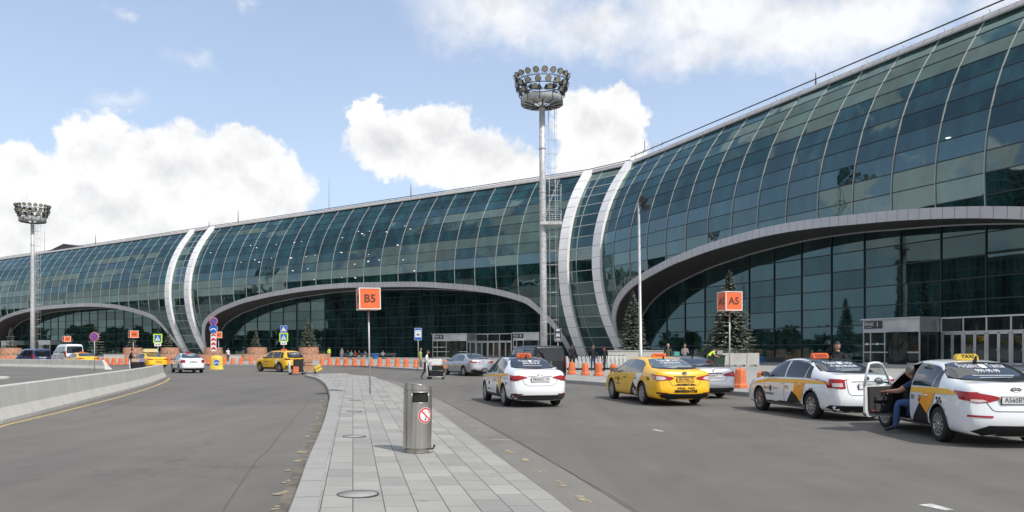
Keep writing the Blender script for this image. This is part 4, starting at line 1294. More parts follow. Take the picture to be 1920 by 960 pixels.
def plate(c, txt, y, z, m=None, w=.52, h=.112, reg=''):
    hh = c['bvh'].ray_cast(Vector((-6, y, z)), Vector((1, 0, 0)))
    p = hh[0] if hh[0] else Vector((c['xr'], y, z))
    Mx = Matrix.Translation(p + Vector((-.03, 0, 0))) @ Matrix.Rotation(R(-90), 4, 'Z')
    e = MB(); e.box((0, .008, 0), (w + .02, .02, h + .02), M['black'], Mx); e.box((0, -.006, 0), (w, .012, h), m or M['plate'], Mx)
    pl = e.build('number_plate', c['t'])
    e = MB(); text_on(e, txt, h * .95, M['ink'], Mx @ Matrix.Translation((-.055 if reg else 0, -.0145, .002)), .0012, .9)
    if reg:
        text_on(e, reg, h * .62, M['ink'], Mx @ Matrix.Translation((w * .40, -.0145, .014)), .001, .9)
        e.box((w * .31, -.0135, 0), (.004, .002, h), M['ink'], Mx)
    e.build('plate_number', pl)


def badge(c, y, z, kind):
    hh = c['bvh'].ray_cast(Vector((-6, y, z)), Vector((1, 0, 0)))
    if hh[0] is None: return
    n = hh[1]; Mx = Matrix.Translation(hh[0] + Vector((-.008, 0, 0))) @ Matrix.Rotation(R(-90), 4, 'Z') @ Matrix.Rotation(R(-12), 4, 'X')
    mb = MB()
    def ell(rx, rz, m, w=.008, cx=0, cz=0, tilt=0):
        pts = [(cx + rx * math.cos(a) * math.cos(tilt) - rz * math.sin(a) * math.sin(tilt), -.005, cz + rz * math.sin(a) + rx * math.cos(a) * math.sin(tilt)) for a in [2 * math.pi * k / 24 for k in range(25)]]
        mb.tube([Mx @ Vector(p) for p in pts], w, m, 5)
    if kind == 'ovalh':
        ell(.075, .040, M['chrome'], .006)
        for x in (-.03, .03): mb.tube([Mx @ Vector((x - .012, -.006, -.03)), Mx @ Vector((x + .012, -.006, .03))], .006, M['chrome'], 5)
        mb.tube([Mx @ Vector((-.03, -.006, -.004)), Mx @ Vector((.03, -.006, .006))], .005, M['chrome'], 5)
    elif kind == 'rings':
        ell(.072, .048, M['chrome'], .006); ell(.045, .018, M['chrome'], .005, cz=.014); ell(.018, .042, M['chrome'], .005)
    elif kind == 'rings_dark':
        ell(.072, .048, M['grey_ink'], .010); ell(.045, .018, M['grey_ink'], .008, cz=.014); ell(.018, .042, M['grey_ink'], .008)
    elif kind == 'round':
        mb.disc((0, -.004, 0), .045, M['ink'], 20, Mx); ell(.045, .045, M['chrome'], .006)
        mb.tube([Mx @ Vector((-.02, -.008, -.015)), Mx @ Vector((.02, -.008, .015))], .006, M['chrome'], 5)
    elif kind == 'ovaltext':
        mb.add([(.085 * math.cos(2 * math.pi * k / 24), -.004, .038 * math.sin(2 * math.pi * k / 24)) for k in range(24)], [tuple(range(24))], M['ink'], False, Mx)
        ell(.085, .038, M['chrome'], .005); text_on(mb, 'KIΛ', .052, M['chrome'], Mx @ Matrix.Translation((0, -.010, 0)), .003, 1.3)
    elif kind == 'oval':
        mb.add([(.055 * math.cos(2 * math.pi * k / 24), -.004, .024 * math.sin(2 * math.pi * k / 24)) for k in range(24)], [tuple(range(24))], M['blue_ink'], False, Mx); ell(.055, .024, M['chrome'], .005)
    elif kind == 'star':
        ell(.05, .05, M['chrome'], .006)
        for a in (90, 210, 330): mb.tube([Mx @ Vector((0, -.005, 0)), Mx @ Vector((.05 * math.cos(R(a)), -.005, .05 * math.sin(R(a))))], .006, M['chrome'], 5)
    mb.build('badge', c['t'])


def roof_lamp(c, x, m, txt='', style='checks', w=.44, y=0):
    h = c['bvh'].ray_cast(Vector((c['X'](x), y, 4)), Vector((0, 0, -1)))[0]
    mb = MB(); Mx = Matrix.Translation(h + Vector((0, 0, .062)))
    prof_ = [(-w / 2, -.06), (w / 2, -.06), (w / 2 - .015, .01), (w / 2 - .055, .05), (-w / 2 + .055, .05), (-w / 2 + .015, .01)]
    mb.prism(prof_, -.07, .07, m, Mx @ Matrix.Rotation(R(-90), 4, 'Z'))
    o = mb.build('roof_sign', c['t'])
    mb = MB(); T = Mx @ Matrix.Rotation(R(-90), 4, 'Z') @ Matrix.Translation((0, -.074, 0))
    if style == 'checks':
        s = .032
        for i in range(2):
            for j in range(10):
                if (i + j) % 2 == 0: mb.add([((j - 5) * s, 0, -i * s + .02), ((j - 4) * s, 0, -i * s + .02), ((j - 4) * s - .01, 0, -(i + 1) * s + .02), ((j - 5) * s - .01, 0, -(i + 1) * s + .02)], [(0, 1, 2, 3)], M['ink'] , False, T)
    else: text_on(mb, txt, .085, M['ink'], T, .003, 1.15)
    mb.build('roof_sign_marks', o)
    return h


def aerial(c, x, h=.10, y=0):
    p = c['bvh'].ray_cast(Vector((c['X'](x), y, 4)), Vector((0, 0, -1)))[0]
    mb = MB(); mb.prism([(-.07, 0), (.05, 0), (-.06, h), (-.075, h)], -.015, .015, M['black'], Matrix.Translation(p)); mb.build('roof_aerial', c['t'])


def rear_light(c, poly, m, parts=(), side_poly=None):
    """poly: (y,z) on the left half, mirrored to the right"""
    for sgn in (1, -1):
        pl = [(sgn * a, b) for a, b in poly]
        o = drape(c['bvh'], [pl], 'B', m, .010, 'tail_light', c['t'], .045)
        if side_poly: 
            mb = MB(); drape(c['bvh'], [side_poly], 'L' if sgn > 0 else 'R', m, .010, mb=mb, grid=.045); q = mb.build('tail_light_side', o)
        for pp, mm in parts:
            mb = MB(); drape(c['bvh'], [[(sgn * a, b) for a, b in pp]], 'B', mm, .014, mb=mb, grid=.045); mb.build('light_lens', o)


def rear_glass(c, wb_, wt, z0, z1, m=None, bow=.02, wm=None):
    wm = wm or (wb_ + wt) / 2 + .02
    pts = [(wb_, z0 + .02), (wm, (z0 + z1) / 2), (wt, z1 - .02), (wt * .8, z1), (0, z1 + bow), (-wt * .8, z1), (-wt, z1 - .02), (-wm, (z0 + z1) / 2), (-wb_, z0 + .02), (-wb_ * .85, z0), (0, z0 - bow), (wb_ * .85, z0)]
    big = [(a * 1.035, z0 - .018 + (b - z0) * 1.06) for a, b in pts]
    drape(c['bvh'], [big], 'B', M['trim'], .003, 'window_surround', c['t'], .06)
    return drape(c['bvh'], [pts], 'B', m or M['carglass'], .008, 'rear_window', c['t'], .06)


def windscreen(c, x0, x1, y0, y1):
    X = c['X']
    drape(c['bvh'], [[(X(x0), -y1 * c['sy']), (X(x1), -y0 * c['sy']), (X(x1) + .06, 0), (X(x1), y0 * c['sy']), (X(x0), y1 * c['sy']), (X(x0) + .03, 0)]], 'T', M['carglass'], .007, 'windscreen', c['t'], .12)


def front_bits(c):
    drape(c['bvh'], [[(c['Y'](.46), c['Z'](.60)), (c['Y'](.66), c['Z'](.64)), (c['Y'](.62), c['Z'](.72)), (c['Y'](.48), c['Z'](.68))]], 'F', M['headlamp'], .010, 'headlight', c['t'])
    drape(c['bvh'], [[(-c['Y'](.46), c['Z'](.60)), (-c['Y'](.66), c['Z'](.64)), (-c['Y'](.62), c['Z'](.72)), (-c['Y'](.48), c['Z'](.68))]], 'F', M['headlamp'], .010, 'headlight', c['t'])
    drape(c['bvh'], [rounded(0, c['Z'](.42), .9, .22)], 'F', M['trim'], .008, 'grille', c['t'])


def sills(c, m=None, z=.34, wavy=False, front=True):
    X, Z = c['X'], c['Z']; mb = MB(); m = m or M['trim']
    ra = (c['r'] + .05) / c['sx']; xa = (c['wb'] / 2 - c['xr']) / c['sx'] - ra; xb_ = (-c['wb'] / 2 - c['xr']) / c['sx'] + ra
    for v in 'LR':
        rr = random.Random(4); top = [(X(xa - (xa - xb_) * k / 14), Z(z + (rr.uniform(-.02, .02) if wavy else 0))) for k in range(15)]
        drape(c['bvh'], [[(X(xb_), Z(.20)), (X(xa), Z(.20))] + top], v, m, .007, mb=mb)
    mb.build('sill_trim', c['t'])


def rear_diffuser(c, pts, m=None):
    drape(c['bvh'], [pts + [(-a, b) for a, b in pts[::-1]]], 'B', m or M['trim'], .009, 'rear_bumper_trim', c['t'], .06)


def rear_marks(c, big, small, y=0, z0=1.30, w=1.0, extra=True):
    """taxi lettering on the rear window"""
    mb = MB()
    dtext(c, 'Яндекс', .075 * w, y + .20 * w, z0, 'B', M['white_ink'], .001, 1.15, .013, mb); dtext(c, 'Такси', .075 * w, y - .21 * w, z0, 'B', M['white_ink'], .001, 1.15, .013, mb)
    drape(c['bvh'], [rounded(y - .01, z0 - .002, .10 * w, .055 * w, .02)], 'B', M['white_ink'], .013, mb=mb)
    if big: dtext(c, big, .068 * w, y, z0 - .072 * w, 'B', M['white_ink'], .0015, 1.2, .013, mb)
    if extra:
        drape(c['bvh'], [strip2([(y + .30 * w, z0 - .135 * w), (y - .30 * w, z0 - .135 * w)], .008)], 'B', M['white_ink'], .013, mb=mb)
        if extra > 1: drape(c['bvh'], [strip2([(y + .24 * w, z0 - .165 * w), (y - .24 * w, z0 - .160 * w)], .006)], 'B', M['white_ink'], .013, mb=mb)
    mb.build('window_lettering', c['t'])


SED_WIN = [(.98, 1.22, .12, .02), (1.27, 2.13, -.02, .03), (2.20, 3.14, .03, -.42)]
# ================================================================== PEOPLE
BASE = dict(pelvis=(0, 0, .96), spine=(0, 0, 1.14), chest=(.0, 0, 1.34), neck=(0, 0, 1.49), head=(.015, 0, 1.555),
            hipL=(0, .095, .92), kneeL=(.02, .10, .50), ankL=(-.02, .105, .085), toeL=(.15, .125, .035), hipR=(0, -.095, .92), kneeR=(.02, -.10, .50), ankR=(-.02, -.105, .085), toeR=(.15, -.125, .035),
            shL=(0, .17, 1.445), elL=(-.02, .215, 1.14), wrL=(.05, .225, .90), haL=(.07, .22, .80), shR=(0, -.17, 1.445), elR=(-.02, -.215, 1.14), wrR=(.05, -.225, .90), haR=(.07, -.22, .80))
RAD = dict(pelvis=(.165, .12), spine=(.145, .105), chest=(.165, .115), neck=(.068, .066), head=(.06, .06), hipL=(.098, .10), kneeL=(.062, .065), ankL=(.044, .046), toeL=(.042, .03), hipR=(.098, .10), kneeR=(.062, .065), ankR=(.044, .046), toeR=(.042, .03),
           shL=(.068, .07), elL=(.046, .046), wrL=(.032, .03), haL=(.036, .02), shR=(.068, .07), elR=(.046, .046), wrR=(.032, .03), haR=(.036, .02))
LINKS = [('pelvis', 'spine', 'top'), ('spine', 'chest', 'top'), ('chest', 'neck', 'top'), ('neck', 'head', 'skin'), ('pelvis', 'hipL', 'bot'), ('hipL', 'kneeL', 'bot'), ('kneeL', 'ankL', 'bot'), ('ankL', 'toeL', 'shoe'),
         ('pelvis', 'hipR', 'bot'), ('hipR', 'kneeR', 'bot'), ('kneeR', 'ankR', 'bot'), ('ankR', 'toeR', 'shoe'), ('chest', 'shL', 'top'), ('shL', 'elL', 'top'), ('elL', 'wrL', 'low'), ('wrL', 'haL', 'skin'),
         ('chest', 'shR', 'top'), ('shR', 'elR', 'top'), ('elR', 'wrR', 'low'), ('wrR', 'haR', 'skin')]
WALK = dict(hipL=(.01, .09, .92), kneeL=(.17, .09, .52), ankL=(.20, .095, .10), toeL=(.37, .10, .05), kneeR=(-.03, -.09, .51), ankR=(-.27, -.09, .14), toeR=(-.15, -.10, .035), elL=(-.12, .22, 1.15), wrL=(-.10, .23, .91), haL=(-.09, .23, .82), elR=(.06, -.22, 1.14), wrR=(.22, -.22, .95), haR=(.28, -.21, .88))
PUSH = dict(chest=(.05, 0, 1.33), neck=(.09, 0, 1.47), head=(.12, 0, 1.55), shL=(.06, .165, 1.40), shR=(.06, -.165, 1.40), elL=(.12, .22, 1.14), wrL=(.33, .20, 1.04), haL=(.42, .19, 1.04), elR=(.12, -.22, 1.14), wrR=(.33, -.20, 1.04), haR=(.42, -.19, 1.04))
SIT = dict(pelvis=(-.02, 0, .52), spine=(-.03, 0, .70), chest=(-.01, 0, .90), neck=(.02, 0, 1.05), head=(.04, 0, 1.13), hipL=(.03, .10, .50), kneeL=(.42, .12, .50), ankL=(.42, .12, .09), toeL=(.58, .13, .035), hipR=(.03, -.10, .50), kneeR=(.42, -.12, .50), ankR=(.40, -.12, .09), toeR=(.56, -.13, .035),
           shL=(0, .165, .98), elL=(.08, .22, .73), wrL=(.28, .15, .62), haL=(.36, .12, .60), shR=(0, -.165, .98), elR=(.08, -.22, .73), wrR=(.28, -.15, .62), haR=(.36, -.12, .60))
BEND = dict(pelvis=(-.06, 0, .93), spine=(.04, 0, 1.08), chest=(.20, 0, 1.20), neck=(.33, 0, 1.27), head=(.40, 0, 1.30), shL=(.24, .165, 1.24), shR=(.24, -.165, 1.24), elL=(.36, .20, 1.0), wrL=(.56, .16, .95), haL=(.64, .15, .95), elR=(.36, -.20, 1.0), wrR=(.56, -.16, .95), haR=(.64, -.15, .95))
ARMOUT = dict(elR=(.02, -.40, 1.32), wrR=(.06, -.62, 1.36), haR=(.08, -.71, 1.37))
PHONE = dict(elL=(.10, .20, 1.16), wrL=(.26, .10, 1.26), haL=(.31, .06, 1.31), elR=(.08, -.21, 1.15), wrR=(.24, -.10, 1.14), haR=(.31, -.07, 1.15))


def fingers(joints, r):
    pass


def person(label, pos, rz, pose=None, h=1.75, top='c_black', bot='c_jeans', shoe='black', hair='hair', low=None, hairstyle='short', skin='skin', group=None, sleeves=True, fem=False, hands=False, apron=None, lod=1, look=0.0, bulk=1.0, hs=1.0):
    J = {k: Vector(v) for k, v in BASE.items()}
    for k, v in (pose or {}).items(): J[k] = Vector(v)
    s = h / 1.75; t = thing('person', label, 'person', pos, rz, group)
    names = list(J); me = bpy.data.meshes.new('sk')
    V = [J[k] for k in names]; E = [(names.index(a), names.index(b)) for a, b, _ in LINKS]
    Rr = [RAD[k] for k in names]
    if bulk != 1: Rr = [(a * bulk, b * bulk) if not k.startswith(('wr', 'ha', 'neck', 'head')) else (a, b) for k, (a, b) in zip(names, Rr)]
    if fem: Rr = [(a * .9, b * .9) if k in ('chest', 'shL', 'shR', 'spine', 'elL', 'elR') else (a, b) for k, (a, b) in zip(names, Rr)]
    if hands:   # palm widens and five fingers of unequal length, bent, grow from it
        for side in 'LR':
            wr, ha = J['wr' + side], J['ha' + side]; d = (ha - wr).normalized(); up = Vector((0, 0, 1)) if abs(d.z) < .8 else Vector((1, 0, 0)); sd = d.cross(up).normalized(); nn = sd.cross(d).normalized(); sg = 1 if side == 'L' else -1
            for fi, (off, L) in enumerate(((-.030, .062), (-.010, .074), (.010, .080), (.030, .072))):
                b0 = ha + sd * off * .8; k1 = ha + sd * off * 1.25 + d * .035; k2 = k1 + d * L * .5 - nn * .010; k3 = k2 + d * L * .38 - nn * .030
                i0 = len(V); V += [k1, k2, k3]; Rr += [(.0105, .0105), (.009, .009), (.0075, .0075)]; E += [(names.index('ha' + side), i0), (i0, i0 + 1), (i0 + 1, i0 + 2)]
            i0 = len(V); b = wr + (ha - wr) * .45; V += [b + sd * (-.035) + nn * .008, b + sd * (-.062) + d * .035 - nn * .006, b + sd * (-.068) + d * .068 - nn * .014]; Rr += [(.014, .014), (.011, .011), (.009, .009)]
            E += [(names.index('ha' + side), i0), (i0, i0 + 1), (i0 + 1, i0 + 2)]
            Rr[names.index('ha' + side)] = (.030, .017)
    me.from_pydata(V, E, [])
    o = bpy.data.objects.new('body', me); COL.objects.link(o)
    md = o.modifiers.new('sk', 'SKIN'); md.use_smooth_shade = True; md.branch_smoothing = .6
    for i, sv in enumerate(me.skin_vertices[0].data): sv.radius = Rr[i]; sv.use_root = (i == 0)
    ms = o.modifiers.new('ss', 'SUBSURF'); ms.levels = lod; ms.render_levels = lod
    m2 = eval_mesh(o); bpy.data.objects.remove(o); bpy.data.meshes.remove(me)
    low = low or top
    slots = {'top': M[top], 'bot': M[bot], 'shoe': M[shoe], 'skin': M[skin], 'low': M[low]}
    order = ['top', 'bot', 'shoe', 'skin', 'low']
    mb = MB()
    for k in order: mb.slot(slots[k])
    segs = [(J[a], J[b], m, min(RAD[a][0], RAD[b][0])) for a, b, m in LINKS]
    vs = [v.co.copy() for v in m2.vertices]; fs = [tuple(p.vertices) for p in m2.polygons]
    groups = {}
    for f in fs:
        c = sum((vs[i] for i in f), Vector()) / len(f); best = None
        for a, b, m, r_ in segs:
            ab = b - a; t_ = max(0, min(1, (c - a).dot(ab) / max(1e-9, ab.length_squared))); d_ = (c - (a + ab * t_)).length - r_ * .5
            if m == 'skin' and (b - J['haL']).length + (b - J['haR']).length > 5: pass
            if best is None or d_ < best[0]: best = (d_, m)
        mm = best[1]
        if low != top:
            for sd in 'LR':
                a_, b_ = J['sh' + sd], J['el' + sd]; ab = b_ - a_; t_ = (c - a_).dot(ab) / ab.length_squared
                if mm == 'top' and t_ > .55 and (c - (a_ + ab * t_)).length < .085: mm = 'low'
        for sd in 'LR':
            if (c - J['ha' + sd]).length < .10 and (c - J['wr' + sd]).length > .03: mm = 'skin'
        groups.setdefault(mm, []).append(f)
    mb.v = [tuple(v * s) for v in vs]
    for mm, fl in groups.items():
        k = mb.slot(slots[mm])
        for f in fl: mb.f.append(f); mb.mi.append(k); mb.sm.append(True)
    # head: skull, jaw, nose, brow, ears, eyes
    hd = J['head']; ax = (hd - J['neck']).normalized() if pose and 'head' in (pose or {}) and (hd - J['neck']).x > .06 else Vector((.1, 0, 1)).normalized()
    H = Matrix.Translation(hd * s) @ Vector((0, 0, 1)).rotation_difference(ax).to_matrix().to_4x4() @ Matrix.Rotation(look, 4, 'Z')
    n = 18; hv = []; hf = []; kk = 12
    for i in range(kk + 1):
        a = math.pi * i / kk; z = math.cos(a)
        for j in range(n):
            b = 2 * math.pi * j / n; x, y = math.sin(a) * math.cos(b), math.sin(a) * math.sin(b)
            rx, ry, rz_ = .098, .076, .122
            if z < -.1: rx *= 1 - .22 * (-z - .1); ry *= 1 - .42 * (-z - .1)
            px_, py_ = x * rx, y * ry
            if x > .6: px_ = px_ * .93
            if x > .85 and abs(y) < .30 and -.40 < z < .10: px_ += .020 * (1 - abs(y) / .30)
            if x > .7 and .10 < abs(y) < .5 and 0.0 < z < .25: px_ -= .007
            hv.append(((px_ + .006) * s * hs, py_ * s * hs, (z * rz_ + .095) * s * hs))
    for i in range(kk):
        for j in range(n): hf.append((i * n + j, (i + 1) * n + j, (i + 1) * n + (j + 1) % n, i * n + (j + 1) % n))
    mb.add(hv, hf, M[skin], True, H)
    for sg in (1, -1):
        mb.ball((.0, sg * .078 * s, .085 * s), (.018 * s, .009 * s, .030 * s), M[skin], 8, H)
        mb.ball((.090 * s, sg * .030 * s, .105 * s), (.008 * s, .013 * s, .006 * s), M['ink'], 6, H)
    mb.box((.100 * s, 0, .035 * s), (.008 * s, .038 * s, .007 * s), M['c_red'], H)
    body = mb.build('body', t, fixn=False)
    if hairstyle != 'bald':
        hb = MB(); q = []; fq = []; kk = 8; drop = {'short': .42, 'long': .40, 'cap': .40}[hairstyle]
        for i in range(kk + 1):
            a = math.pi * .62 * i / kk
            for j in range(n):
                b = 2 * math.pi * j / n; x, y, z = math.sin(a) * math.cos(b), math.sin(a) * math.sin(b), math.cos(a)
                if x > .25 and z < .50: z = .50 + (z - .5) * .1; x *= .96
                q.append((( x * .106 + .001) * s * hs, y * .084 * s * hs, (z * .128 + .099) * s * hs))
        for i in range(kk):
            for j in range(n): fq.append((i * n + j, (i + 1) * n + j, (i + 1) * n + (j + 1) % n, i * n + (j + 1) % n))
        hb.add(q, fq, M[hair], True, H)
        if hairstyle == 'long': hb.ball((-.055 * s, 0, .02 * s), (.055 * s, .085 * s, .12 * s), M[hair], 12, H)
        if hairstyle == 'cap': hb.box((.12 * s, 0, .14 * s), (.09 * s, .12 * s, .012 * s), M[hair], H)
        hb.build('hair', t, fixn=False)
    if apron:
        ab = MB(); c0 = J['spine'] * s; c1 = J['chest'] * s; prof_ = [(.17, -.26), (.175, -.10), (.165, .10), (.175, .25), (.12, .33)]
        T = Matrix.Translation(c0) @ Vector((0, 0, 1)).rotation_difference((c1 - c0).normalized()).to_matrix().to_4x4() @ Matrix.Diagonal((.78, 1.08, 1, 1))
        ab.lathe([(r_ * s, z * s) for r_, z in prof_], M[apron], 18, T); ab.build('vest', t, fixn=False)
    return t


# ================================================================== STREET FURNITURE
def light_mast(label, px, Y, zt, ring, z0=.2, lean=0.0, detail=True):
    p = D(px, Y, z0); t = thing('floodlight_mast', label, 'floodlight mast', p, 0, ry=lean); Hh = zt - z0; n = 24 if detail else 16; k = ring / 5.5
    st = M['steel']
    mb = MB(); zz = Hh - 3.0 * k
    mb.tube([(0, 0, 0), (0, 0, zz * .35), (0, 0, zz * .7), (0, 0, zz + .6)], [.34 * k, .32 * k, .30 * k, .27 * k], st, 14)
    for q in range(1, 6): mb.lathe([(.34 * k, zz * q / 6), (.34 * k, zz * q / 6 + .12)], st, 14)
    mb.lathe([(.5 * k, 0), (.5 * k, .06), (.3 * k, .08)], st, 14); mb.build('pole', t)
    mb = MB(); x0 = .62 * k
    for y in (-.22, .22): mb.tube([(x0, y, 1.8), (x0, y, zz)], .024, st, 5)
    for i in range(int((zz - 2) / .45)): mb.tube([(x0, -.22, 2 + i * .45), (x0, .22, 2 + i * .45)], .014, st, 4)
    for i in range(int((zz - 3) / 1.3)):
        z = 3 + i * 1.3; mb.tube([(x0 + .38 + .38 * math.cos(a), .36 * math.sin(a), z) for a in [R(q) for q in range(-150, 151, 30)]], .018, st, 4, cap=False)
        mb.tube([(.2, 0, z), (x0, 0, z)], .02, st, 4)
    for a in (-60, 0, 60): mb.tube([(x0 + .38 + .38 * math.cos(R(a)), .36 * math.sin(R(a)), 3), (x0 + .38 + .38 * math.cos(R(a)), .36 * math.sin(R(a)), zz)], .016, st, 4)
    mb.build('caged_ladder', t)
    if detail:
        mb = MB()
        for z in (zz * .545,):
            mb.box((.75, 0, z), (2.0, 1.3, .10), st)
            mb.box((.75, 0, z + .02), (2.05, 1.35, .28), st)
            for (x, y) in ((.0, .6), (1.7, .6), (1.7, -.6), (.9, .6), (.0, -.6)): mb.tube([(x, y, z), (x, y, z + 1.15)], .022, st, 4)
            for hz in (.4, .8, 1.15): mb.tube([(0, .6, z + hz), (1.7, .6, z + hz), (1.7, -.6, z + hz), (0, -.6, z + hz)], .02, st, 4)
            for hz in (1.6, 2.1, 2.6, 3.1): mb.tube([(x0 - .1, -.4, z + hz), (1.7, -.4, z + hz)], .018, st, 4)
            mb.tube([(1.7, -.6, z + 1.15), (1.7, -.6, z + 3.6), (x0, -.22, z + 3.7)], .02, st, 4); mb.tube([(1.7, .6, z + 1.15), (1.7, .6, z + 3.6), (x0, .22, z + 3.7)], .02, st, 4)
        mb.build('rest_platform', t)
    # crown
    mb = MB(); rd = 1.98 * k; zb = zz + .1
    mb.lathe([(rd, zb), (rd, zb + .62 * k)], st, n); mb.lathe([(rd * .35, zb + .05), (rd, zb)], st, n)
    for a in range(0, 360, 30): mb.tube([(0, 0, zb - .3 * k), (rd * math.cos(R(a)), rd * math.sin(R(a)), zb + .02)], .05 * k, M['dgrey'], 4)
    mb.build('service_drum', t)
    mb = MB(); r1, r2 = 2.45 * k, 2.15 * k; z1, z2, z3 = zb + 2.05 * k, zb + 1.40 * k, zb + .85 * k
    for rr_, z in ((r1, z1), (r1 * .98, z2), (r2, z3)): mb.tube([(rr_ * math.cos(R(a)), rr_ * math.sin(R(a)), z) for a in range(0, 361, 12)], .045 * k, M['dgrey'], 5, cap=False)
    for a in range(0, 360, 36): c_, s_ = math.cos(R(a + 10)), math.sin(R(a + 10)); mb.tube([(rd * c_, rd * s_, zb), (rd * c_, rd * s_, zb + 1.2 * k), (r1 * c_, r1 * s_, z1)], .035 * k, M['dgrey'], 5)
    mb.build('lamp_rings', t)
    for (rr_, z, cnt, ph) in ((r1 + .12, z1 + .42 * k, 20, 4), (r1 * .98 + .05, z2 + .28 * k, 16, 12), (r2, z3 + .22 * k, 10, 0)):
        for i in range(cnt):
            a = 2 * math.pi * i / cnt + R(ph); pos = Vector((rr_ * math.cos(a), rr_ * math.sin(a), z)); T = Matrix.Translation(pos) @ Matrix.Rotation(a, 4, 'Z') @ Matrix.Rotation(R(28), 4, 'Y')
            mb = MB(); q = .27 * k; mb.lathe([(.001, -.34 * k), (q * .55, -.30 * k), (q, -.06 * k), (q * 1.08, .02), (q, .02)], M['black'], 12, T, axis='X'); mb.disc((.012, 0, 0), q * .93, M['lens'], 12, T, axis='X')
            mb.tube([T @ Vector((-.1, q, 0)), T @ Vector((-.1, q * .9, -.34 * k)), T @ Vector((-.1, -q * .9, -.34 * k)), T @ Vector((-.1, -q, 0))], .02 * k, M['dgrey'], 4)
            mb.build('floodlight', t)
    mb = MB(); mb.tube([(-.9 * k, 0, zb), (-.9 * k, 0, z1 + 3.9 * k)], [.03 * k, .015 * k], st, 4); mb.build('lightning_rod', t)
    return t


def cube_sign(label, px, Y, zb, zt, txt, rz, w=.72, lean=0.0, z0=.13, letters=True, name='bay_sign'):
    p = D(px, Y, z0); t = thing(name, label, 'sign', p, 0, ry=lean)
    mb = MB(); mb.tube([(0, 0, 0), (0, 0, zb - z0 + .02)], .028, M['pole'], 10); mb.build('post', t)
    hgt = zt - zb; zc = (zb + zt) / 2 - z0; Mx = Matrix.Translation((0, 0, zc)) @ Matrix.Rotation(rz, 4, 'Z')
    mb = MB(); mb.box((0, 0, 0), (w - .03, w - .03, hgt - .03), M['orange'], Mx)
    h2, w2, e = hgt / 2 - .014, w / 2 - .014, .03
    for sx_ in (1, -1):
        for sy_ in (1, -1): mb.box((sx_ * w2, sy_ * w2, 0), (e, e, hgt), M['white'], Mx)
    for z in (h2, -h2):
        for sy_ in (1, -1): mb.box((0, sy_ * w2, z), (w - .058, e, e), M['white'], Mx); mb.box((sy_ * w2, 0, z), (e, w - .058, e), M['white'], Mx)
    bx = mb.build('sign_box', t)
    for k in range(4):
        mb = MB(); text_on(mb, txt, hgt * .52, M['sign_text'], Mx @ Matrix.Rotation(R(90 * k), 4, 'Z') @ Matrix.Translation((0, -w / 2 + .008, -.01)), .010, 1.0); mb.build('bay_number', bx)
    return t


def post_sign(label, px, Y, z0, ztop, plates, lean=0, name='traffic_sign', r=.03):
    """plates: list of (builder, centre height above ground)"""
    p = D(px, Y, z0); t = thing(name, label, 'traffic sign', p, 0)
    mb = MB(); mb.tube([(0, .03, 0), (0, .03, ztop)], r, M['pole'], 8); mb.build('post', t)
    for b, z in plates: b(t, z)
    return t


def P_round(kind, d=.70):
    def f(t, z):
        T = Matrix.Translation((0, -.02, z)); mb = MB(); mb.lathe([(.001, .012), (d / 2, .012), (d / 2, -.012), (.001, -.012)], M['white'], 28, T @ Matrix.Rotation(0, 4, 'Z'), axis='Y', smooth=False)
        r_ = d / 2 * .96
        mb.disc((0, -.016, 0), r_, M['blue'] if kind == 'detour' else M['red'], 28, T)
        if kind == 'detour':
            mb.add([(-.22, -.020, -.05), (-.10, -.020, .05), (.10, -.020, .05), (.22, -.020, -.05), (.14, -.020, -.08), (.05, -.020, -.02), (-.05, -.020, -.02), (-.14, -.020, -.08)], [(0, 1, 6, 7), (1, 2, 5, 6), (2, 3, 4, 5)], M['white'], False, T)
            for s in (1, -1): mb.add([(s * .26, -.020, -.02), (s * .26, -.020, -.15), (s * .10, -.020, -.10)], [(0, 1, 2)], M['white'], False, T)
        else:
            mb.disc((0, -.019, 0), r_ * .80, M['blue'], 28, T)
            for a in ((45, 135) if kind == 'nostop' else (45,)):
                mb.box((0, -.0215, 0), (r_ * 1.62, .003, r_ * .17), M['red'], T @ Matrix.Rotation(R(a if kind == 'nostop' else 45), 4, 'Y'))
        mb.build('sign_plate', t)
    return f


def P_cross(w=.70, border=True, hump=False):
    def f(t, z):
        T = Matrix.Translation((0, -.02, z)); mb = MB(); mb.box((0, 0, 0), (w * (1.28 if border else 1), .02, w * (1.28 if border else 1.05)), M['lime'] if border else M['white'], T)
        mb.box((0, -.014, 0), (w * .93, .006, w * .96), M['blue'], T)
        q = w * .38; mb.add([(-q, -.020, -q * .9), (q, -.020, -q * .9), (0, -.020, q * .95)], [(0, 1, 2)], M['white'], False, T)
        if not hump:
            mb.tube([(0, -.022, q * .45), (0, -.022, q * .47)], q * .10, M['ink'], 8, T); 
            for a, b in (((0, .35), (.02, -.15)), ((.02, -.15), (.22, -.62)), ((.02, -.15), (-.22, -.62)), ((0, .25), (.22, 0)), ((0, .25), (-.2, .02))): mb.add([(q * (a[0] - .05), -.023, q * a[1]), (q * (a[0] + .05), -.023, q * a[1]), (q * (b[0] + .05), -.023, q * b[1]), (q * (b[0] - .05), -.023, q * b[1])], [(0, 1, 2, 3)], M['ink'], False, T)
            for k in range(5): mb.add([(q * (-.62 + k * .28), -.022, -q * .86), (q * (-.50 + k * .28), -.022, -q * .86), (q * (-.46 + k * .25), -.022, -q * .66), (q * (-.56 + k * .25), -.022, -q * .66)], [(0, 1, 2, 3)], M['ink'], False, T)
        else: mb.add([(-q * .5, -.022, -q * .86), (q * .5, -.022, -q * .86), (q * .2, -.022, -q * .55), (-q * .2, -.022, -q * .55)], [(0, 1, 2, 3)], M['red'], False, T)
        mb.build('sign_plate', t)
    return f


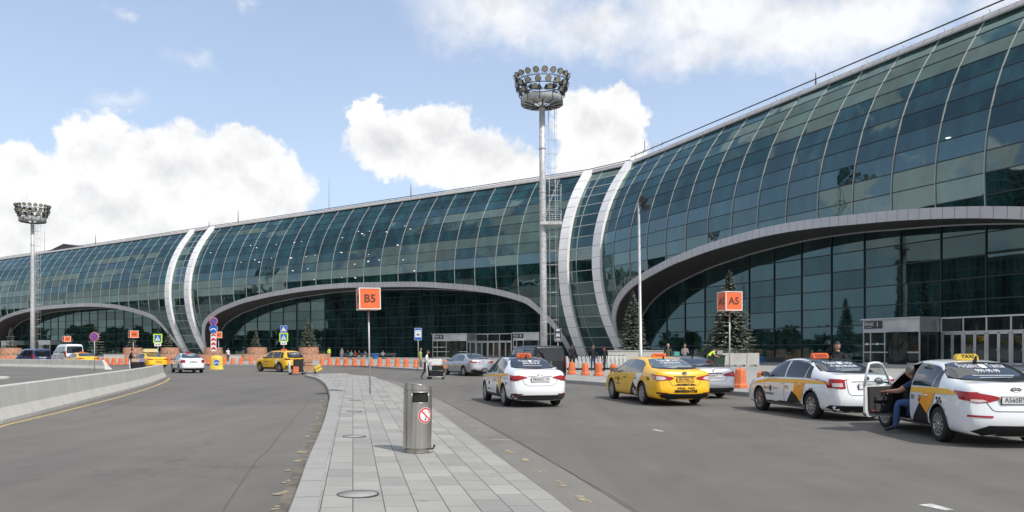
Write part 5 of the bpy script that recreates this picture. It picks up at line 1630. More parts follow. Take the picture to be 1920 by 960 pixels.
def P_dots(w=.62):
    def f(t, z):
        T = Matrix.Translation((0, -.02, z)); mb = MB(); mb.box((0, 0, 0), (w, .02, w * .48), M['white'], T)
        for s in (1, -1): mb.disc((s * w * .17, -.012, 0), w * .095, M['ink'], 12, T)
        mb.build('sign_plate', t)
    return f


def P_taxi(t, z):
    T = Matrix.Translation((0, -.02, z)); mb = MB(); w, h = .60, 1.0
    mb.prism(rounded(0, 0, w, h, .06), -.012, .012, M['white'], T); mb.prism(rounded(0, 0, w * .94, h * .96, .05), -.016, -.010, M['blue'], T); mb.box((0, -.018, .04), (w * .80, .004, h * .58), M['white'], T)
    text_on(mb, 'ТАКСИ', .12, M['green_ink'], T @ Matrix.Translation((0, -.022, .22)), .002)
    mb.prism([(-.12, -.10), (.12, -.10), (.12, -.02), (.08, .06), (-.08, .06), (-.12, -.02)], -.026, -.020, M['ink'], T); mb.box((0, -.028, .015), (.12, .003, .05), M['white'], T); mb.box((0, -.024, .09), (.10, .006, .03), M['red'], T)
    for s in (1, -1): mb.box((s * .09, -.024, -.12), (.04, .006, .05), M['ink'], T)
    mb.build('sign_plate', t)


def P_chevron(t, z):
    T = Matrix.Translation((0, -.02, z)); mb = MB(); w, h = .50, 1.55; mb.box((0, 0, 0), (w, .02, h), M['white'], T); q = w * .40
    for k in range(4):
        zc = -h / 2 + .06 + k * .40
        top = min(zc + .34, h / 2 - .03)
        mb.add([(-q, -.014, zc), (0, -.014, zc + .13), (q, -.014, zc), (q, -.014, min(zc + .20, h / 2 - .04)), (0, -.014, top), (-q, -.014, min(zc + .20, h / 2 - .04))], [(0, 1, 4, 5), (1, 2, 3, 4)], M['red'], False, T)
    mb.build('sign_plate', t)


M['green_ink'] = mat('green_lettering', (.03, .35, .12), .5)


def P_black(t, z):
    T = Matrix.Translation((0, -.02, z)); mb = MB(); mb.prism(rounded(0, 0, .58, 1.05, .06), -.015, .015, M['dgrey'], T); mb.prism(rounded(0, 0, .52, .99, .05), -.018, -.013, M['white_ink'], T); mb.prism(rounded(0, 0, .50, .97, .05), -.021, -.016, M['dgrey'], T)
    mb.box((0, -.023, .34), (.24, .003, .10), M['white_ink'], T); mb.box((0, -.023, .42), (.34, .003, .04), M['white_ink'], T)
    mb.prism([(-.13, -.10), (.13, -.10), (.15, .02), (.09, .12), (-.09, .12), (-.15, .02)], -.026, -.020, M['white_ink'], T); mb.box((0, -.028, .05), (.14, .003, .06), M['dgrey'], T)
    for s in (1, -1): mb.disc((s * .09, -.028, -.05), .025, M['dgrey'], 8, T); mb.box((s * .10, -.025, -.13), (.05, .004, .05), M['white_ink'], T)
    for k in range(6): mb.box((-.15 + k * .06, -.024, -.34), (.03, .003, .16), M['white_ink'], T)
    mb.build('sign_plate', t)


def spruce(label, p, h, rb, n, seed, group=None, zstart=.08, bark='bark'):
    """young spruce: trunk, whorls of drooping limbs carrying needle sprays"""
    t = thing('spruce_tree', label, 'spruce tree', p, 0, group); rr = random.Random(seed)
    mb = MB(); mb.tube([(0, 0, -.1), (0, 0, h * .5), (.02, 0, h)], [h * .016 + .02, h * .009 + .01, .008], M['bark'], 6)
    mb.build('trunk', t, fixn=False)
    mb = MB(); nd, tip = mb.slot(M['needle']), mb.slot(M['needle_tip'])
    nw = max(8, int(n / 13)); per = 0
    for w in range(nw):
        f = w / nw; z = h * (zstart + (1 - zstart) * f ** .93); R0 = rb * (1 - f) ** .86 + .04
        lobe = 1 + .15 * math.sin(w * 2.4)
        nb = 13 if f < .8 else 7
        for b in range(nb):
            a = 2 * math.pi * (b + rr.random() * .8) / nb + w * 1.3; L = R0 * rr.uniform(.70, 1.12) * lobe; c_, s_ = math.cos(a), math.sin(a)
            nseg = max(3, int(L / (.085 * max(.6, h / 6)) ))
            side = Vector((-s_, c_, 0)); mb.tube([Vector((0, 0, z)), Vector((c_ * L * .9, s_ * L * .9, z - L * .22))], [.012 + .004 * h * (1 - f) * .5, .004], M['bark'], 3, cap=False)
            for k in range(nseg):
                u = (k + .6) / nseg; rd = L * u; zz = z - L * .26 * u + L * .16 * u * u + .03 * rr.uniform(-1, 1)
                spread = (.10 + .26 * L * (1 - u)) * (1 if f < .9 else .5)
                for q in range(3):
                    o = rr.uniform(-1, 1) * spread; ctr = Vector((c_ * rd, s_ * rd, zz - abs(o) * .25 + rr.uniform(-.04, .03))) + side * o
                    ln = rr.uniform(.10, .19) * (h / 6) ** .5; wd = ln * rr.uniform(.22, .38)
                    dr = (Vector((c_, s_, rr.uniform(-.55, .15))) + side * (o * 1.3 + rr.uniform(-.4, .4))).normalized()
                    sd = dr.cross(Vector((rr.uniform(-.5, .5), rr.uniform(-.5, .5), 1))).normalized() * wd
                    mb.v += [tuple(ctr - dr * ln - sd * .5), tuple(ctr - dr * ln * .3 + sd), tuple(ctr + dr * ln), tuple(ctr - dr * ln * .3 - sd)]
                    i = len(mb.v) - 4; mb.f.append((i, i + 1, i + 2, i + 3)); mb.mi.append(tip if (u > .62 and rr.random() < .55) else nd); mb.sm.append(False)
    for k in range(14):
        a = rr.uniform(0, 6.28); z = h * rr.uniform(.96, 1.0); mb.add([(0, 0, z - .05), (.03 * math.cos(a), .03 * math.sin(a), z), (.0, 0, z + .14), (-.02, 0, z)], [(0, 1, 2, 3)], M['needle_tip'])
    mb.build('crown', t, fixn=False)
    return t


def shrubs(label, p, r, h, n, seed):
    t = thing('low_shrub', label, 'shrub', p, 0, None); rr = random.Random(seed); mb = MB()
    for k in range(n):
        a = rr.uniform(0, 6.283); q = r * rr.uniform(.80, 1.0); c = Vector((q * math.cos(a), q * math.sin(a), h * rr.random() * rr.random() * (1 + .8 * math.sin(a * 5 + seed)))); s = rr.uniform(.04, .10)
        u = Vector((rr.gauss(0, 1), rr.gauss(0, 1), rr.gauss(0, 1))).normalized(); v = u.orthogonal().normalized()
        mb.add([c - u * s, c - v * s * .6, c + u * s, c + v * s * .6], [(0, 1, 2, 3)], M['shrub'])
    mb.build('foliage', t, fixn=False); return t


def planter(label, p, r1, r2, h1, h2, upper=True):
    t = thing('round_planter', label, 'planter', p, 0, 'two-tier timber planters along the terminal')
    def tier(ra, rb_, z0, z1, nm):
        mb = MB(); n = int(2 * math.pi * ra / .14)
        for k in range(n):
            a0, a1 = 2 * math.pi * (k + .06) / n, 2 * math.pi * (k + .94) / n
            mb.add([(ra * math.cos(a0), ra * math.sin(a0), z0), (ra * math.cos(a1), ra * math.sin(a1), z0), (rb_ * math.cos(a1), rb_ * math.sin(a1), z1), (rb_ * math.cos(a0), rb_ * math.sin(a0), z1)], [(0, 1, 2, 3)], M['wood'])
        mb.lathe([(ra - .03, z0), (rb_ - .03, z1 - .01)], M['dgrey'], 32); mb.lathe([(rb_ + .02, z1), (rb_ + .02, z1 + .05), (rb_ - .14, z1 + .05), (rb_ - .14, z1 - .05)], M['wood'], 32, smooth=False)
        mb.build(nm, t)
        mb = MB(); mb.add([((rb_ - .12) * math.cos(2 * math.pi * k / 32), (rb_ - .12) * math.sin(2 * math.pi * k / 32), z1 - .03) for k in range(32)], [tuple(range(32))], M['soil']); mb.build('soil', t)
    tier(r1, r1 * .985, .0, h1, 'lower_tier'); tier(r2, r2 * .93, h1 - .04, h1 + h2, 'upper_tier')
    return t


def block_mesh(L, h=.81, b=.30, top=.11, m=None):
    """concrete safety barrier profile along +x"""
    pr = [(-b, 0), (-b, .08), (-b * .55, .33), (-top, h - .02), (-top + .02, h), (top - .02, h), (top, h - .02), (b * .55, .33), (b, .08), (b, 0)]
    return pr


def jersey(label, a, b, name='concrete_barrier', group='concrete barriers along the left road', h=.81, ends=(0, 0)):
    d = (b - a); L = d.length; rz = math.atan2(d.y, d.x); t = thing(name, label, 'barrier', (a + b) / 2, rz, group)
    mb = MB(); pr = block_mesh(L, h); n = len(pr); g = .022
    x0, x1 = -L / 2 + g, L / 2 - g; c = .03
    def ring(x, k, e=0): return [(x + e * (1 - z / h), y * k, z * (1 if k == 1 else .995)) for y, z in pr]
    vs = ring(x0, .985, -ends[0]) + ring(x0 + c, 1, -ends[0]) + ring(x1 - c, 1, ends[1]) + ring(x1, .985, ends[1])
    fs = [(i * n + j, i * n + (j + 1) % n, (i + 1) * n + (j + 1) % n, (i + 1) * n + j) for i in range(3) for j in range(n)] + [tuple(range(n)), tuple(range(4 * n - 1, 3 * n - 1, -1))]
    mb.add(vs, fs, M['concrete']); mb.build('barrier_block', t)
    return t


def litter_bin(p, rz):
    t = thing('litter_bin', 'cylindrical brushed-steel litter bin with a no-smoking sticker on the paved island', 'litter bin', p, rz, ry=R(1.0))
    r_, h = .212, 1.05; n = 48
    mb = MB()
    def zt(a):   # slanted, dished rim: high at the back, low toward the slot
        return h - .055 + .04 * math.cos(a - R(200))
    # shell as rings with the hatch left open
    zs = [.07, .25, .5, .745, .90, .97]; ang = [2 * math.pi * k / n for k in range(n)]
    a0, a1 = R(-122), R(-52)     # hatch span (front right)
    vs = []
    for z in zs: vs += [(r_ * math.cos(a), r_ * math.sin(a), z) for a in ang]
    vs += [(r_ * math.cos(a), r_ * math.sin(a), zt(a)) for a in ang]
    fs = []
    for i in range(len(zs)):
        for k in range(n):
            am = (2 * math.pi * (k + .5) / n + math.pi) % (2 * math.pi) - math.pi
            if i == 3 and a0 < am < a1: continue
            fs.append((i * n + k, i * n + (k + 1) % n, (i + 1) * n + (k + 1) % n, (i + 1) * n + k))
    mb.add(vs, fs, M['stainless'], True); mb.build('shell', t, fixn=False)
    mb = MB(); mb.lathe([(r_ * .86, .0), (r_ * .86, .072), (r_, .072)], M['stainless'], 40); mb.build('plinth', t)
    mb = MB(); top = [(r_ * .995 * math.cos(a), r_ * .995 * math.sin(a), zt(a)) for a in ang]; mb.add(top, [tuple(range(n))], M['stainless'])
    rim = [(r_ * math.cos(a), r_ * math.sin(a), zt(a) + .004) for a in ang + [ang[0]]]; mb.tube(rim, .006, M['stainless'], 5, cap=False); mb.build('lid', t)
    mb = MB(); mb.lathe([(r_ * .93, .5), (r_ * .93, .93)], M['bin_dark'], 32); mb.lathe([(.001, .74), (r_ * .93, .74)], M['bin_dark'], 32); mb.build('liner', t)
    mb = MB()
    for a in (a0, a1): mb.tube([(r_ * 1.003 * math.cos(a), r_ * 1.003 * math.sin(a), .745), (r_ * 1.003 * math.cos(a), r_ * 1.003 * math.sin(a), .90)], .006, M['stainless'], 5)
    for z in (.745, .90): mb.tube([(r_ * 1.004 * math.cos(a0 + (a1 - a0) * k / 10), r_ * 1.004 * math.sin(a0 + (a1 - a0) * k / 10), z) for k in range(11)], .006, M['stainless'], 5)
    mb.tube([(r_ * 1.002 * math.cos(R(-146)), r_ * 1.002 * math.sin(R(-146)), .08), (r_ * 1.002 * math.cos(R(-146)), r_ * 1.002 * math.sin(R(-146)), .93)], .004, M['dgrey'], 4)
    mb.tube([(r_ * 1.002 * math.cos(R(q)), r_ * 1.002 * math.sin(R(q)), .93) for q in range(-200, 20, 12)], .003, M['dgrey'], 4); mb.build('hatch_frame', t)
    # sticker wrapped round the front
    def wrap(x, z, o): a = R(-64) + x / r_; return ((r_ + o) * math.cos(a), (r_ + o) * math.sin(a), z + .56)
    mb = MB()
    def disc_(rad, o, m, cx=0, cz=0, r0=0):
        N = 36
        if r0: vs = [wrap(cx + q * math.cos(2 * math.pi * k / N), cz + q * math.sin(2 * math.pi * k / N), o) for q in (r0, rad) for k in range(N)]; mb.add(vs, [(k, (k + 1) % N, N + (k + 1) % N, N + k) for k in range(N)], m, True)
        else:
            vs = [wrap(cx, cz, o)]; 
            for j in range(1, 5): vs += [wrap(cx + rad * j / 4 * math.cos(2 * math.pi * k / N), cz + rad * j / 4 * math.sin(2 * math.pi * k / N), o) for k in range(N)]
            fs = [(0, 1 + k, 1 + (k + 1) % N) for k in range(N)] + [(1 + j * N + k, 1 + j * N + (k + 1) % N, 1 + (j + 1) * N + (k + 1) % N, 1 + (j + 1) * N + k) for j in range(3) for k in range(N)]
            mb.add(vs, fs, m, True)
    disc_(.118, .0016, M['white']); disc_(.112, .0026, M['sticker_red'], r0=.088)
    def bar(x0, z0, x1, z1, w, m, o=.0034):
        dx, dz = x1 - x0, z1 - z0; L = math.hypot(dx, dz); nx, nz = -dz / L * w / 2, dx / L * w / 2; vs = []
        for k in range(7): q = k / 6; vs += [wrap(x0 + dx * q + nx, z0 + dz * q + nz, o), wrap(x0 + dx * q - nx, z0 + dz * q - nz, o)]
        mb.add(vs, [(2 * k, 2 * k + 1, 2 * k + 3, 2 * k + 2) for k in range(6)], m)
    bar(-.068, .066, .068, -.066, .020, M['sticker_red'], .0040); disc_(.014, .0034, M['ink'], -.005, -.062); bar(-.012, -.045, .006, .01, .008, M['grey_ink']); bar(-.045, .03, -.025, .055, .006, M['grey_ink']); bar(-.03, .055, .0, .045, .006, M['grey_ink']); bar(.02, .05, .045, .06, .006, M['grey_ink']); bar(.045, .06, .06, .02, .006, M['grey_ink']); bar(.0, -.04, .04, -.02, .006, M['grey_ink'])
    mb.build('no_smoking_sticker', t)
    mb = MB(); mb.tube([(r_ * .5, -r_ * .75, .07), (r_ * .9, -r_ * .62, .055), (r_ * 1.12, -r_ * .3, .06), (r_ * 1.2, -r_ * .1, .085)], .013, M['black'], 6); mb.ball((r_ * 1.2, -r_ * .1, .088), .02, M['black'], 8); mb.build('lock', t)
    return t


M['sticker_red'] = mat('sticker_red', (.62, .045, .05), .5)


def traffic_bollard(p, label, group='orange plastic barriers along the kerb', first=None):
    """orange plastic water-filled post: octagonal, waisted, with a cap"""
    if first is not None:
        c = copy_tree(first); c.location = p; q_ = math.sin(p[0] * 12.9); c.rotation_euler = (.035 * q_, .03 * math.cos(p[1] * 7), (p[0] * 7.3) % 1.5); c.scale = (1 + .05 * q_,) * 3; c['label'] = label; return c
    t = thing('traffic_post', label, 'traffic post', p, .2, group)
    mb = MB(); n = 8
    mb.lathe([(.27, 0), (.285, .02), (.275, .13), (.235, .17), (.225, .21), (.185, .64), (.178, .68), (.15, .71), (.05, .73), (.001, .73)], M['orange_pl'], n, smooth=False)
    mb.build('post_shell', t)
    mb = MB(); mb.lathe([(.045, .725), (.045, .76), (.02, .78), (.001, .78)], M['orange_pl'], 8, smooth=False); mb.build('cap', t)
    return t


def trolley(p, rz, label, group=None, first=None, lean=0.0):
    if first is not None:
        c = copy_tree(first); c.location = p; c.rotation_euler = (0, 0, rz); c['label'] = label; c['group'] = group; return c
    t = thing('luggage_trolley', label, 'luggage trolley', p, rz, group, ry=lean)
    mb = MB()   # x forward, handle at the back
    for y in (.24, -.24): mb.tube([(-.42, y, .16), (.48, y * .75, .14)], .02, M['alu'], 6); mb.tube([(-.42, y, .16), (-.48, y, .60), (-.52, y, 1.0)], .022, M['white'], 6)
    for x in (-.38, -.05, .25, .46): mb.tube([(x, .24, .155), (x, -.24, .155)], .016, M['alu'], 5)
    mb.tube([(.48, .18, .14), (.52, .16, .34), (.52, -.16, .34), (.48, -.18, .14)], .016, M['alu'], 5)
    mb.box((-.46, 0, .52), (.03, .44, .62), M['white'], Matrix.Rotation(R(-6), 4, 'Y')); mb.build('frame', t)
    mb = MB(); mb.tube([(-.54, -.30, 1.02), (-.54, .30, 1.02)], .024, M['black'], 8); mb.build('handle', t)
    mb = MB(); mb.tube([(-.50, -.22, .86), (-.30, -.22, .84), (-.30, .22, .84), (-.50, .22, .86)], .010, M['alu'], 5)
    for q in range(4): mb.tube([(-.50 + q * .06, -.22, .86), (-.50 + q * .06, -.20, .72), (-.50 + q * .06, .20, .72), (-.50 + q * .06, .22, .86)], .006, M['alu'], 4)
    mb.build('basket', t)
    for (x, y) in ((-.40, .24), (-.40, -.24), (.40, 0)):
        mb = MB(); mb.lathe([(.001, -.02), (.075, -.022), (.085, -.012), (.085, .012), (.075, .022), (.001, .02)], M['rubber'], 14, Matrix.Translation((x, y, .085)), axis='Y'); mb.build('castor', t)
    return t


def bag(name, label, cat, p, size, m, rz=0.0, rx=0.0, ry=0.0, soft=False, handle=True, strap=False):
    t = thing(name, label, cat, p, rz, rx=rx, ry=ry)
    w, d, h = size; mb = MB(); rd = min(w, d, h) * .16; pr = rounded(0, h / 2, w, h, rd, 3)
    mb.prism(pr, -d / 2 + rd * .5, d / 2 - rd * .5, m); mb.prism(rounded(0, h / 2, w - rd, h - rd, rd * .8, 3), -d / 2, d / 2, m); mb.build('case', t)
    if handle:
        mb = MB(); mb.tube([(-w * .15, 0, h), (-w * .15, 0, h + .04), (w * .15, 0, h + .04), (w * .15, 0, h)], .010, M['black'], 6); mb.build('handle', t)
    if strap:
        mb = MB(); mb.box((0, 0, h / 2), (w + .006, d + .006, .04), M['dgrey']); mb.build('tape', t)
    return t
# ================================================================== THE CARS, PLACED
def place(px, py, corner_x, corner_y, heading):
    """world position of the car origin so that a wheel foot sits at the ground point; heading>0 turns left"""
    p = G(px, py); c, s = math.cos(R(90) + heading), math.sin(R(90) + heading)
    return Vector((p.x - (corner_x * c - corner_y * s), p.y - (corner_x * s + corner_y * c), 0))


# --- white saloon taxi with black roof, centre
h = R(14); c = car('taxi', 'white taxi saloon with black roof and orange side stripe, nearest the steel litter bin', 'taxi', SEDAN, place(946, 761, -1.3, .80, h), h, M['p_white'], 4.40, 1.73, 1.46, 2.6, .93, .315, 'ten')
X, Y, Z = c['X'], c['Y'], c['Z']
drape(c['bvh'], [[(X(1.30), Y(.585)), (X(1.30), -Y(.585)), (X(2.0), -Y(.60)), (X(2.75), -Y(.61)), (X(2.75), Y(.61)), (X(2.0), Y(.60))]], 'T', M['carglass'], .006, 'roof_panel', c['t'], .1)
side_windows(c, SED_WIN, glass=M['carglass']); rear_glass(c, .63, .49, 1.125, 1.385); windscreen(c, 2.72, 3.40, .60, .52); front_bits(c)
seams(c, [(1.28, -.12), (2.17, 0), (3.18, .05)]); handles(c, (1.42, 2.32)); mirrors(c, 2.95, .95, M['black']); sills(c, M['dgrey'], .33)
rear_light(c, [(.80, .90), (.60, .915), (.40, .875), (.36, .845), (.46, .82), (.62, .775), (.74, .76), (.82, .77)], M['tail_red'], [([(.80, .80), (.66, .80), (.60, .775), (.72, .765), (.81, .775)], M['tail_dark'])], [(X(.00), .90), (X(.30), .935), (X(.22), .84), (X(.02), .76)])
rear_diffuser(c, [(.80, .215), (.80, .40), (.68, .415), (.60, .36), (.0, .36), (.0, .215)], M['dgrey'])
drape(c['bvh'], [strip2([(.56, .33), (-.56, .33)], .05)], 'B', M['trim'], .012, 'bumper_grille', c['t'])
for s in (1, -1): drape(c['bvh'], [[(s * .76, .40), (s * .50, .40), (s * .54, .37), (s * .76, .35)]], 'B', M['tail_dark'], .013, 'reflector', c['t'])
drape(c['bvh'], [strip2([(.52, .84), (.46, .68), (.34, .62), (-.34, .62), (-.46, .68), (-.52, .84)], .010)], 'B', mat_seam, .006, 'boot_seam', c['t'])
drape(c['bvh'], [strip2([(.36, .875), (0, .905), (-.36, .875)], .014)], 'B', mat_seam, .006, 'boot_edge', c['t'])
plate(c, 'Р835КС', 0, .795, reg='40'); badge(c, 0, .955, 'ovalh')
rear_marks(c, '(495) 999 99 99', '', 0, 1.30, .95); roof_lamp(c, 1.75, M['orange']); aerial(c, 1.5, .08)
drape(c['bvh'], [[(X(.42), .90), (X(1.3), .86), (X(3.2), .80), (X(3.5), .80), (X(3.25), .85), (X(1.3), .935), (X(.42), .965)]], 'L', M['taxi_amber'], .008, 'side_stripe', c['t'])
drape(c['bvh'], [[(X(1.62), .84), (X(1.27), .86), (X(1.15), .62), (X(1.27), .36), (X(1.48), .6)]], 'L', M['taxi_amber'], .009, 'side_flash', c['t'])
drape(c['bvh'], [[(X(1.66), .62), (X(1.85), .30), (X(1.30), .30), (X(1.42), .45)]], 'L', M['taxi_black'], .0095, 'side_triangle', c['t'])
mb = MB(); drape(c['bvh'], [rounded(X(2.75), .62, .13, .13, .06)], 'L', M['ink'], .010, mb=mb); drape(c['bvh'], [strip2([(X(2.95), .44), (X(2.5), .44)], .04)], 'L', M['grey_ink'], .010, mb=mb); dtext(c, '535', .10, X(1.95), .72, 'L', M['blue_ink'], mb=mb)
drape(c['bvh'], checks(X(.62), .72, .05, 2, 3), 'L', M['blue_ink'], .010, mb=mb); mb.build('side_lettering', c['t'])

# --- yellow saloon taxi
h = R(11.5); c = car('taxi', 'yellow taxi saloon with white flash and the phone number 88005554755 across its boot', 'taxi', SEDAN, place(1207.5, 757.8, -1.4125, .82, h), h, M['p_yellow'], 4.885, 1.84, 1.45, 2.825, 1.09, .335, 'ten')
X, Y, Z = c['X'], c['Y'], c['Z']
side_windows(c, SED_WIN, glass=M['carglass_light']); rear_glass(c, .67, .52, 1.10, 1.365, M['carglass_light']); windscreen(c, 2.72, 3.40, .60, .52); front_bits(c)
seams(c, [(1.28, -.12), (2.17, 0), (3.18, .05)]); handles(c, (1.42, 2.32), .79, M['ink']); mirrors(c, 2.95, .95, M['dgrey'])
rear_light(c, [(.86, .90), (.60, .885), (.37, .845), (.34, .80), (.42, .765), (.60, .755), (.80, .745), (.87, .80)], M['tail_red'], [([(.85, .885), (.62, .855), (.56, .80), (.66, .765), (.80, .765), (.86, .81)], M['tail_clear'])], [(X(.00), .90), (X(.36), .93), (X(.20), .83), (X(.02), .745)])
rear_diffuser(c, [(.66, .20), (.78, .34), (.60, .385), (.30, .365), (.0, .365), (.0, .20)], M['trim'])
for s in (1, -1): drape(c['bvh'], [[(s * .82, .42), (s * .52, .395), (s * .62, .36), (s * .82, .37)]], 'B', M['tail_dark'], .013, 'reflector', c['t'])
drape(c['bvh'], [strip2([(.34, .862), (-.34, .862)], .022)], 'B', M['trim'], .012, 'boot_trim', c['t'])
drape(c['bvh'], [strip2([(.53, .84), (.42, .63), (.36, .60), (-.36, .60), (-.42, .63), (-.53, .84)], .010)], 'B', mat_seam, .006, 'boot_seam', c['t'])
plate(c, 'ВН 906', 0, .775, M['plate_y'], reg='77'); badge(c, 0, .955, 'rings_dark')
mb = MB(); dtext(c, '–«MOMENTUM»–', .068, 0, .635, 'B', M['taxi_black'], .004, 1.2, mb=mb); dtext(c, 'АРЕНДА    ВЫКУП', .058, 0, .525, 'B', M['taxi_black'], .003, 1.05, mb=mb); dtext(c, '88005554755', .105, 0, .44, 'B', M['taxi_black'], .006, 1.18, mb=mb)
mb.build('boot_lettering', c['t'])
rear_marks(c, '+7 (495) 999 99 99', '', 0, 1.305, 1.0); roof_lamp(c, 1.75, M['orange']); aerial(c, 1.45, .07)
drape(c['bvh'], [[(X(1.36), .935), (X(.93), .945), (X(1.12), .74), (X(1.20), .60), (X(1.42), .48), (X(1.62), .60)]], 'L', M['white'], .008, 'side_flash', c['t'])
drape(c['bvh'], [[(X(1.62), .68), (X(1.95), .26), (X(1.24), .24), (X(1.30), .44)]], 'L', M['taxi_black'], .0085, 'side_triangle', c['t'])
mb = MB(); dtext(c, 'Go', .26, X(1.52), .36, 'L', M['white_ink'], .012, .85, mb=mb); drape(c['bvh'], [rounded(X(2.86), .70, .10, .16, .045)], 'L', M['taxi_black'], .010, mb=mb)
dtext(c, 'Яндекс', .09, X(3.04), .72, 'L', M['taxi_black'], .0, 1, mb=mb); dtext(c, 'Такси', .09, X(2.62), .72, 'L', M['grey_ink'], .0, 1, mb=mb); drape(c['bvh'], [strip2([(X(3.06), .56), (X(2.70), .56)], .035)], 'L', M['grey_ink'], .010, mb=mb)
drape(c['bvh'], checks(X(.62), .845, .05, 2, 4, -.02) + checks(X(3.62), .70, .04, 2, 4, -.01), 'L', M['ink'], .010, mb=mb); mb.build('side_lettering', c['t'])

# --- silver saloon beyond it
h = R(13); c = car('car', 'plain silver saloon parked on the far side of the yellow taxi', 'car', SEDAN, place(1350, 744, -1.4125, -.82, h), h, M['p_grey'], 4.885, 1.84, 1.45, 2.825, 1.09, .335, 'ten')
X, Y, Z = c['X'], c['Y'], c['Z']
side_windows(c, SED_WIN); rear_glass(c, .67, .52, 1.10, 1.365); windscreen(c, 2.72, 3.40, .60, .52); front_bits(c); handles(c, (1.42, 2.32), .79); mirrors(c, 2.95, .95, c['paint']); seams(c, [(1.28, -.12), (2.17, 0), (3.18, .05)])
rear_light(c, [(.86, .90), (.60, .885), (.37, .845), (.34, .80), (.42, .765), (.60, .755), (.80, .745), (.87, .80)], M['tail_dark'], [([(.85, .87), (.62, .85), (.58, .82), (.66, .79), (.84, .80)], M['tail_red'])], [(X(.00), .90), (X(.36), .93), (X(.20), .83), (X(.02), .745)])
rear_diffuser(c, [(.84, .21), (.84, .36), (.60, .385), (.30, .375), (.0, .375), (.0, .21)], M['trim']); plate(c, 'М040УР', 0, .775, reg='177'); badge(c, 0, .955, 'rings'); aerial(c, 1.45, .07)
drape(c['bvh'], [strip2([(.34, .862), (-.34, .862)], .022)], 'B', M['trim'], .012, 'boot_trim', c['t'])
drape(c['bvh'], [strip2([(.53, .84), (.42, .63), (.36, .60), (-.36, .60), (-.42, .63), (-.53, .84)], .010)], 'B', mat_seam, .006, 'boot_seam', c['t'])

# --- white liftback taxi, plate O676
def liftback(label, pos, h, full=True):
    c = car('taxi', label, 'taxi', SEDAN, pos, h, M['p_white'], 4.483, 1.71, 1.461, 2.602, .97, .315, 'cover')
    X, Y, Z = c['X'], c['Y'], c['Z']
    side_windows(c, SED_WIN, glass=M['carglass']); rear_glass(c, .65, .49, 1.125, 1.395); windscreen(c, 2.72, 3.40, .60, .52); front_bits(c)
    seams(c, [(1.28, -.12), (2.17, 0), (3.18, .05)]); handles(c, (1.42, 2.32)); mirrors(c, 2.95, .95, M['black']); sills(c, M['dgrey'], .335, True)
    rear_light(c, [(.81, .96), (.66, .965), (.56, .945), (.55, .75), (.64, .745), (.82, .76)], M['tail_red'], [([(.78, .87), (.62, .875), (.60, .79), (.78, .79)], M['tail_clear'])] if full else (), [(X(.00), .96), (X(.26), .955), (X(.20), .80), (X(.02), .755)])
    rear_diffuser(c, [(.80, .21), (.80, .37), (.60, .365), (.0, .36), (.0, .21)], M['trim'])
    drape(c['bvh'], [strip2([(.52, .93), (.50, .66), (.44, .60), (-.44, .60), (-.50, .66), (-.52, .93)], .010)], 'B', mat_seam, .006, 'boot_seam', c['t'])
    drape(c['bvh'], [strip2([(.40, .905), (-.40, .905)], .016)], 'B', mat_seam, .007, 'boot_edge', c['t'])
    return c
h = R(9.5); c = liftback('white liftback taxi with plate beginning O676, parked ahead of the open-door taxi', place(1523, 784.4, -1.301, .79, h), h)
X, Y, Z = c['X'], c['Y'], c['Z']
plate(c, 'О676', -.0, .80, reg='77'); badge(c, 0, .98, 'round'); rear_marks(c, '+7 (495) 999-99-99', '', 0, 1.31, 1.05, 2); roof_lamp(c, 1.95, M['orange']); aerial(c, 1.5, .10)
drape(c['bvh'], [[(X(1.30), Y(.585)), (X(1.30), -Y(.585)), (X(2.0), -Y(.60)), (X(2.75), -Y(.61)), (X(2.75), Y(.61)), (X(2.0), Y(.60))]], 'T', M['carglass'], .006, 'roof_panel', c['t'], .1)
drape(c['bvh'], [[(X(.22), .84), (X(1.3), .825), (X(3.0), .80), (X(3.9), .72), (X(3.55), .82), (X(3.0), .885), (X(1.3), .92), (X(.26), .90)]], 'L', M['taxi_amber'], .008, 'side_stripe', c['t'])
drape(c['bvh'], [[(X(1.66), .84), (X(1.20), .84), (X(1.28), .60), (X(1.40), .32), (X(1.72), .58)]], 'L', M['taxi_orange'], .009, 'side_flash', c['t'])
drape(c['bvh'], [[(X(1.78), .62), (X(2.06), .33), (X(1.38), .33), (X(1.55), .50)]], 'L', M['taxi_black'], .0095, 'side_triangle', c['t'])
mb = MB(); drape(c['bvh'], [rounded(X(2.86), .64, .10, .15, .045)], 'L', M['ink'], .010, mb=mb); dtext(c, 'Яндекс', .10, X(3.06), .65, 'L', M['grey_ink'], .001, 1, mb=mb); dtext(c, 'Такси', .10, X(2.62), .65, 'L', M['grey_ink'], 0, 1, mb=mb)
dtext(c, '676', .12, X(2.05), .70, 'L', M['grey_ink'], .001, 1, mb=mb); drape(c['bvh'], [strip2([(X(3.12), .50), (X(2.70), .50)], .045)], 'L', M['grey_ink'], .010, mb=mb)
drape(c['bvh'], checks(X(.98), .73, .045, 2, 4, -.01) + checks(X(3.55), .67, .04, 2, 4, -.01), 'L', M['ink'], .010, mb=mb); mb.build('side_lettering', c['t'])

# --- the distant white liftback taxi
h = R(33); c = liftback('small distant white taxi saloon with red roof sign, left of the yellow bollard', place(336, 699.3, -1.301, .79, h), h, False)
plate(c, 'Т148НК', 0, .80, reg='77'); rear_marks(c, '999 99 99', '', 0, 1.31, 1.0, 0); roof_lamp(c, 1.95, M['tail_red'])
drape(c['bvh'], [[(c['X'](.5), .82), (c['X'](3.0), .78), (c['X'](3.0), .87), (c['X'](.5), .90)]], 'L', M['taxi_amber'], .008, 'side_stripe', c['t'])

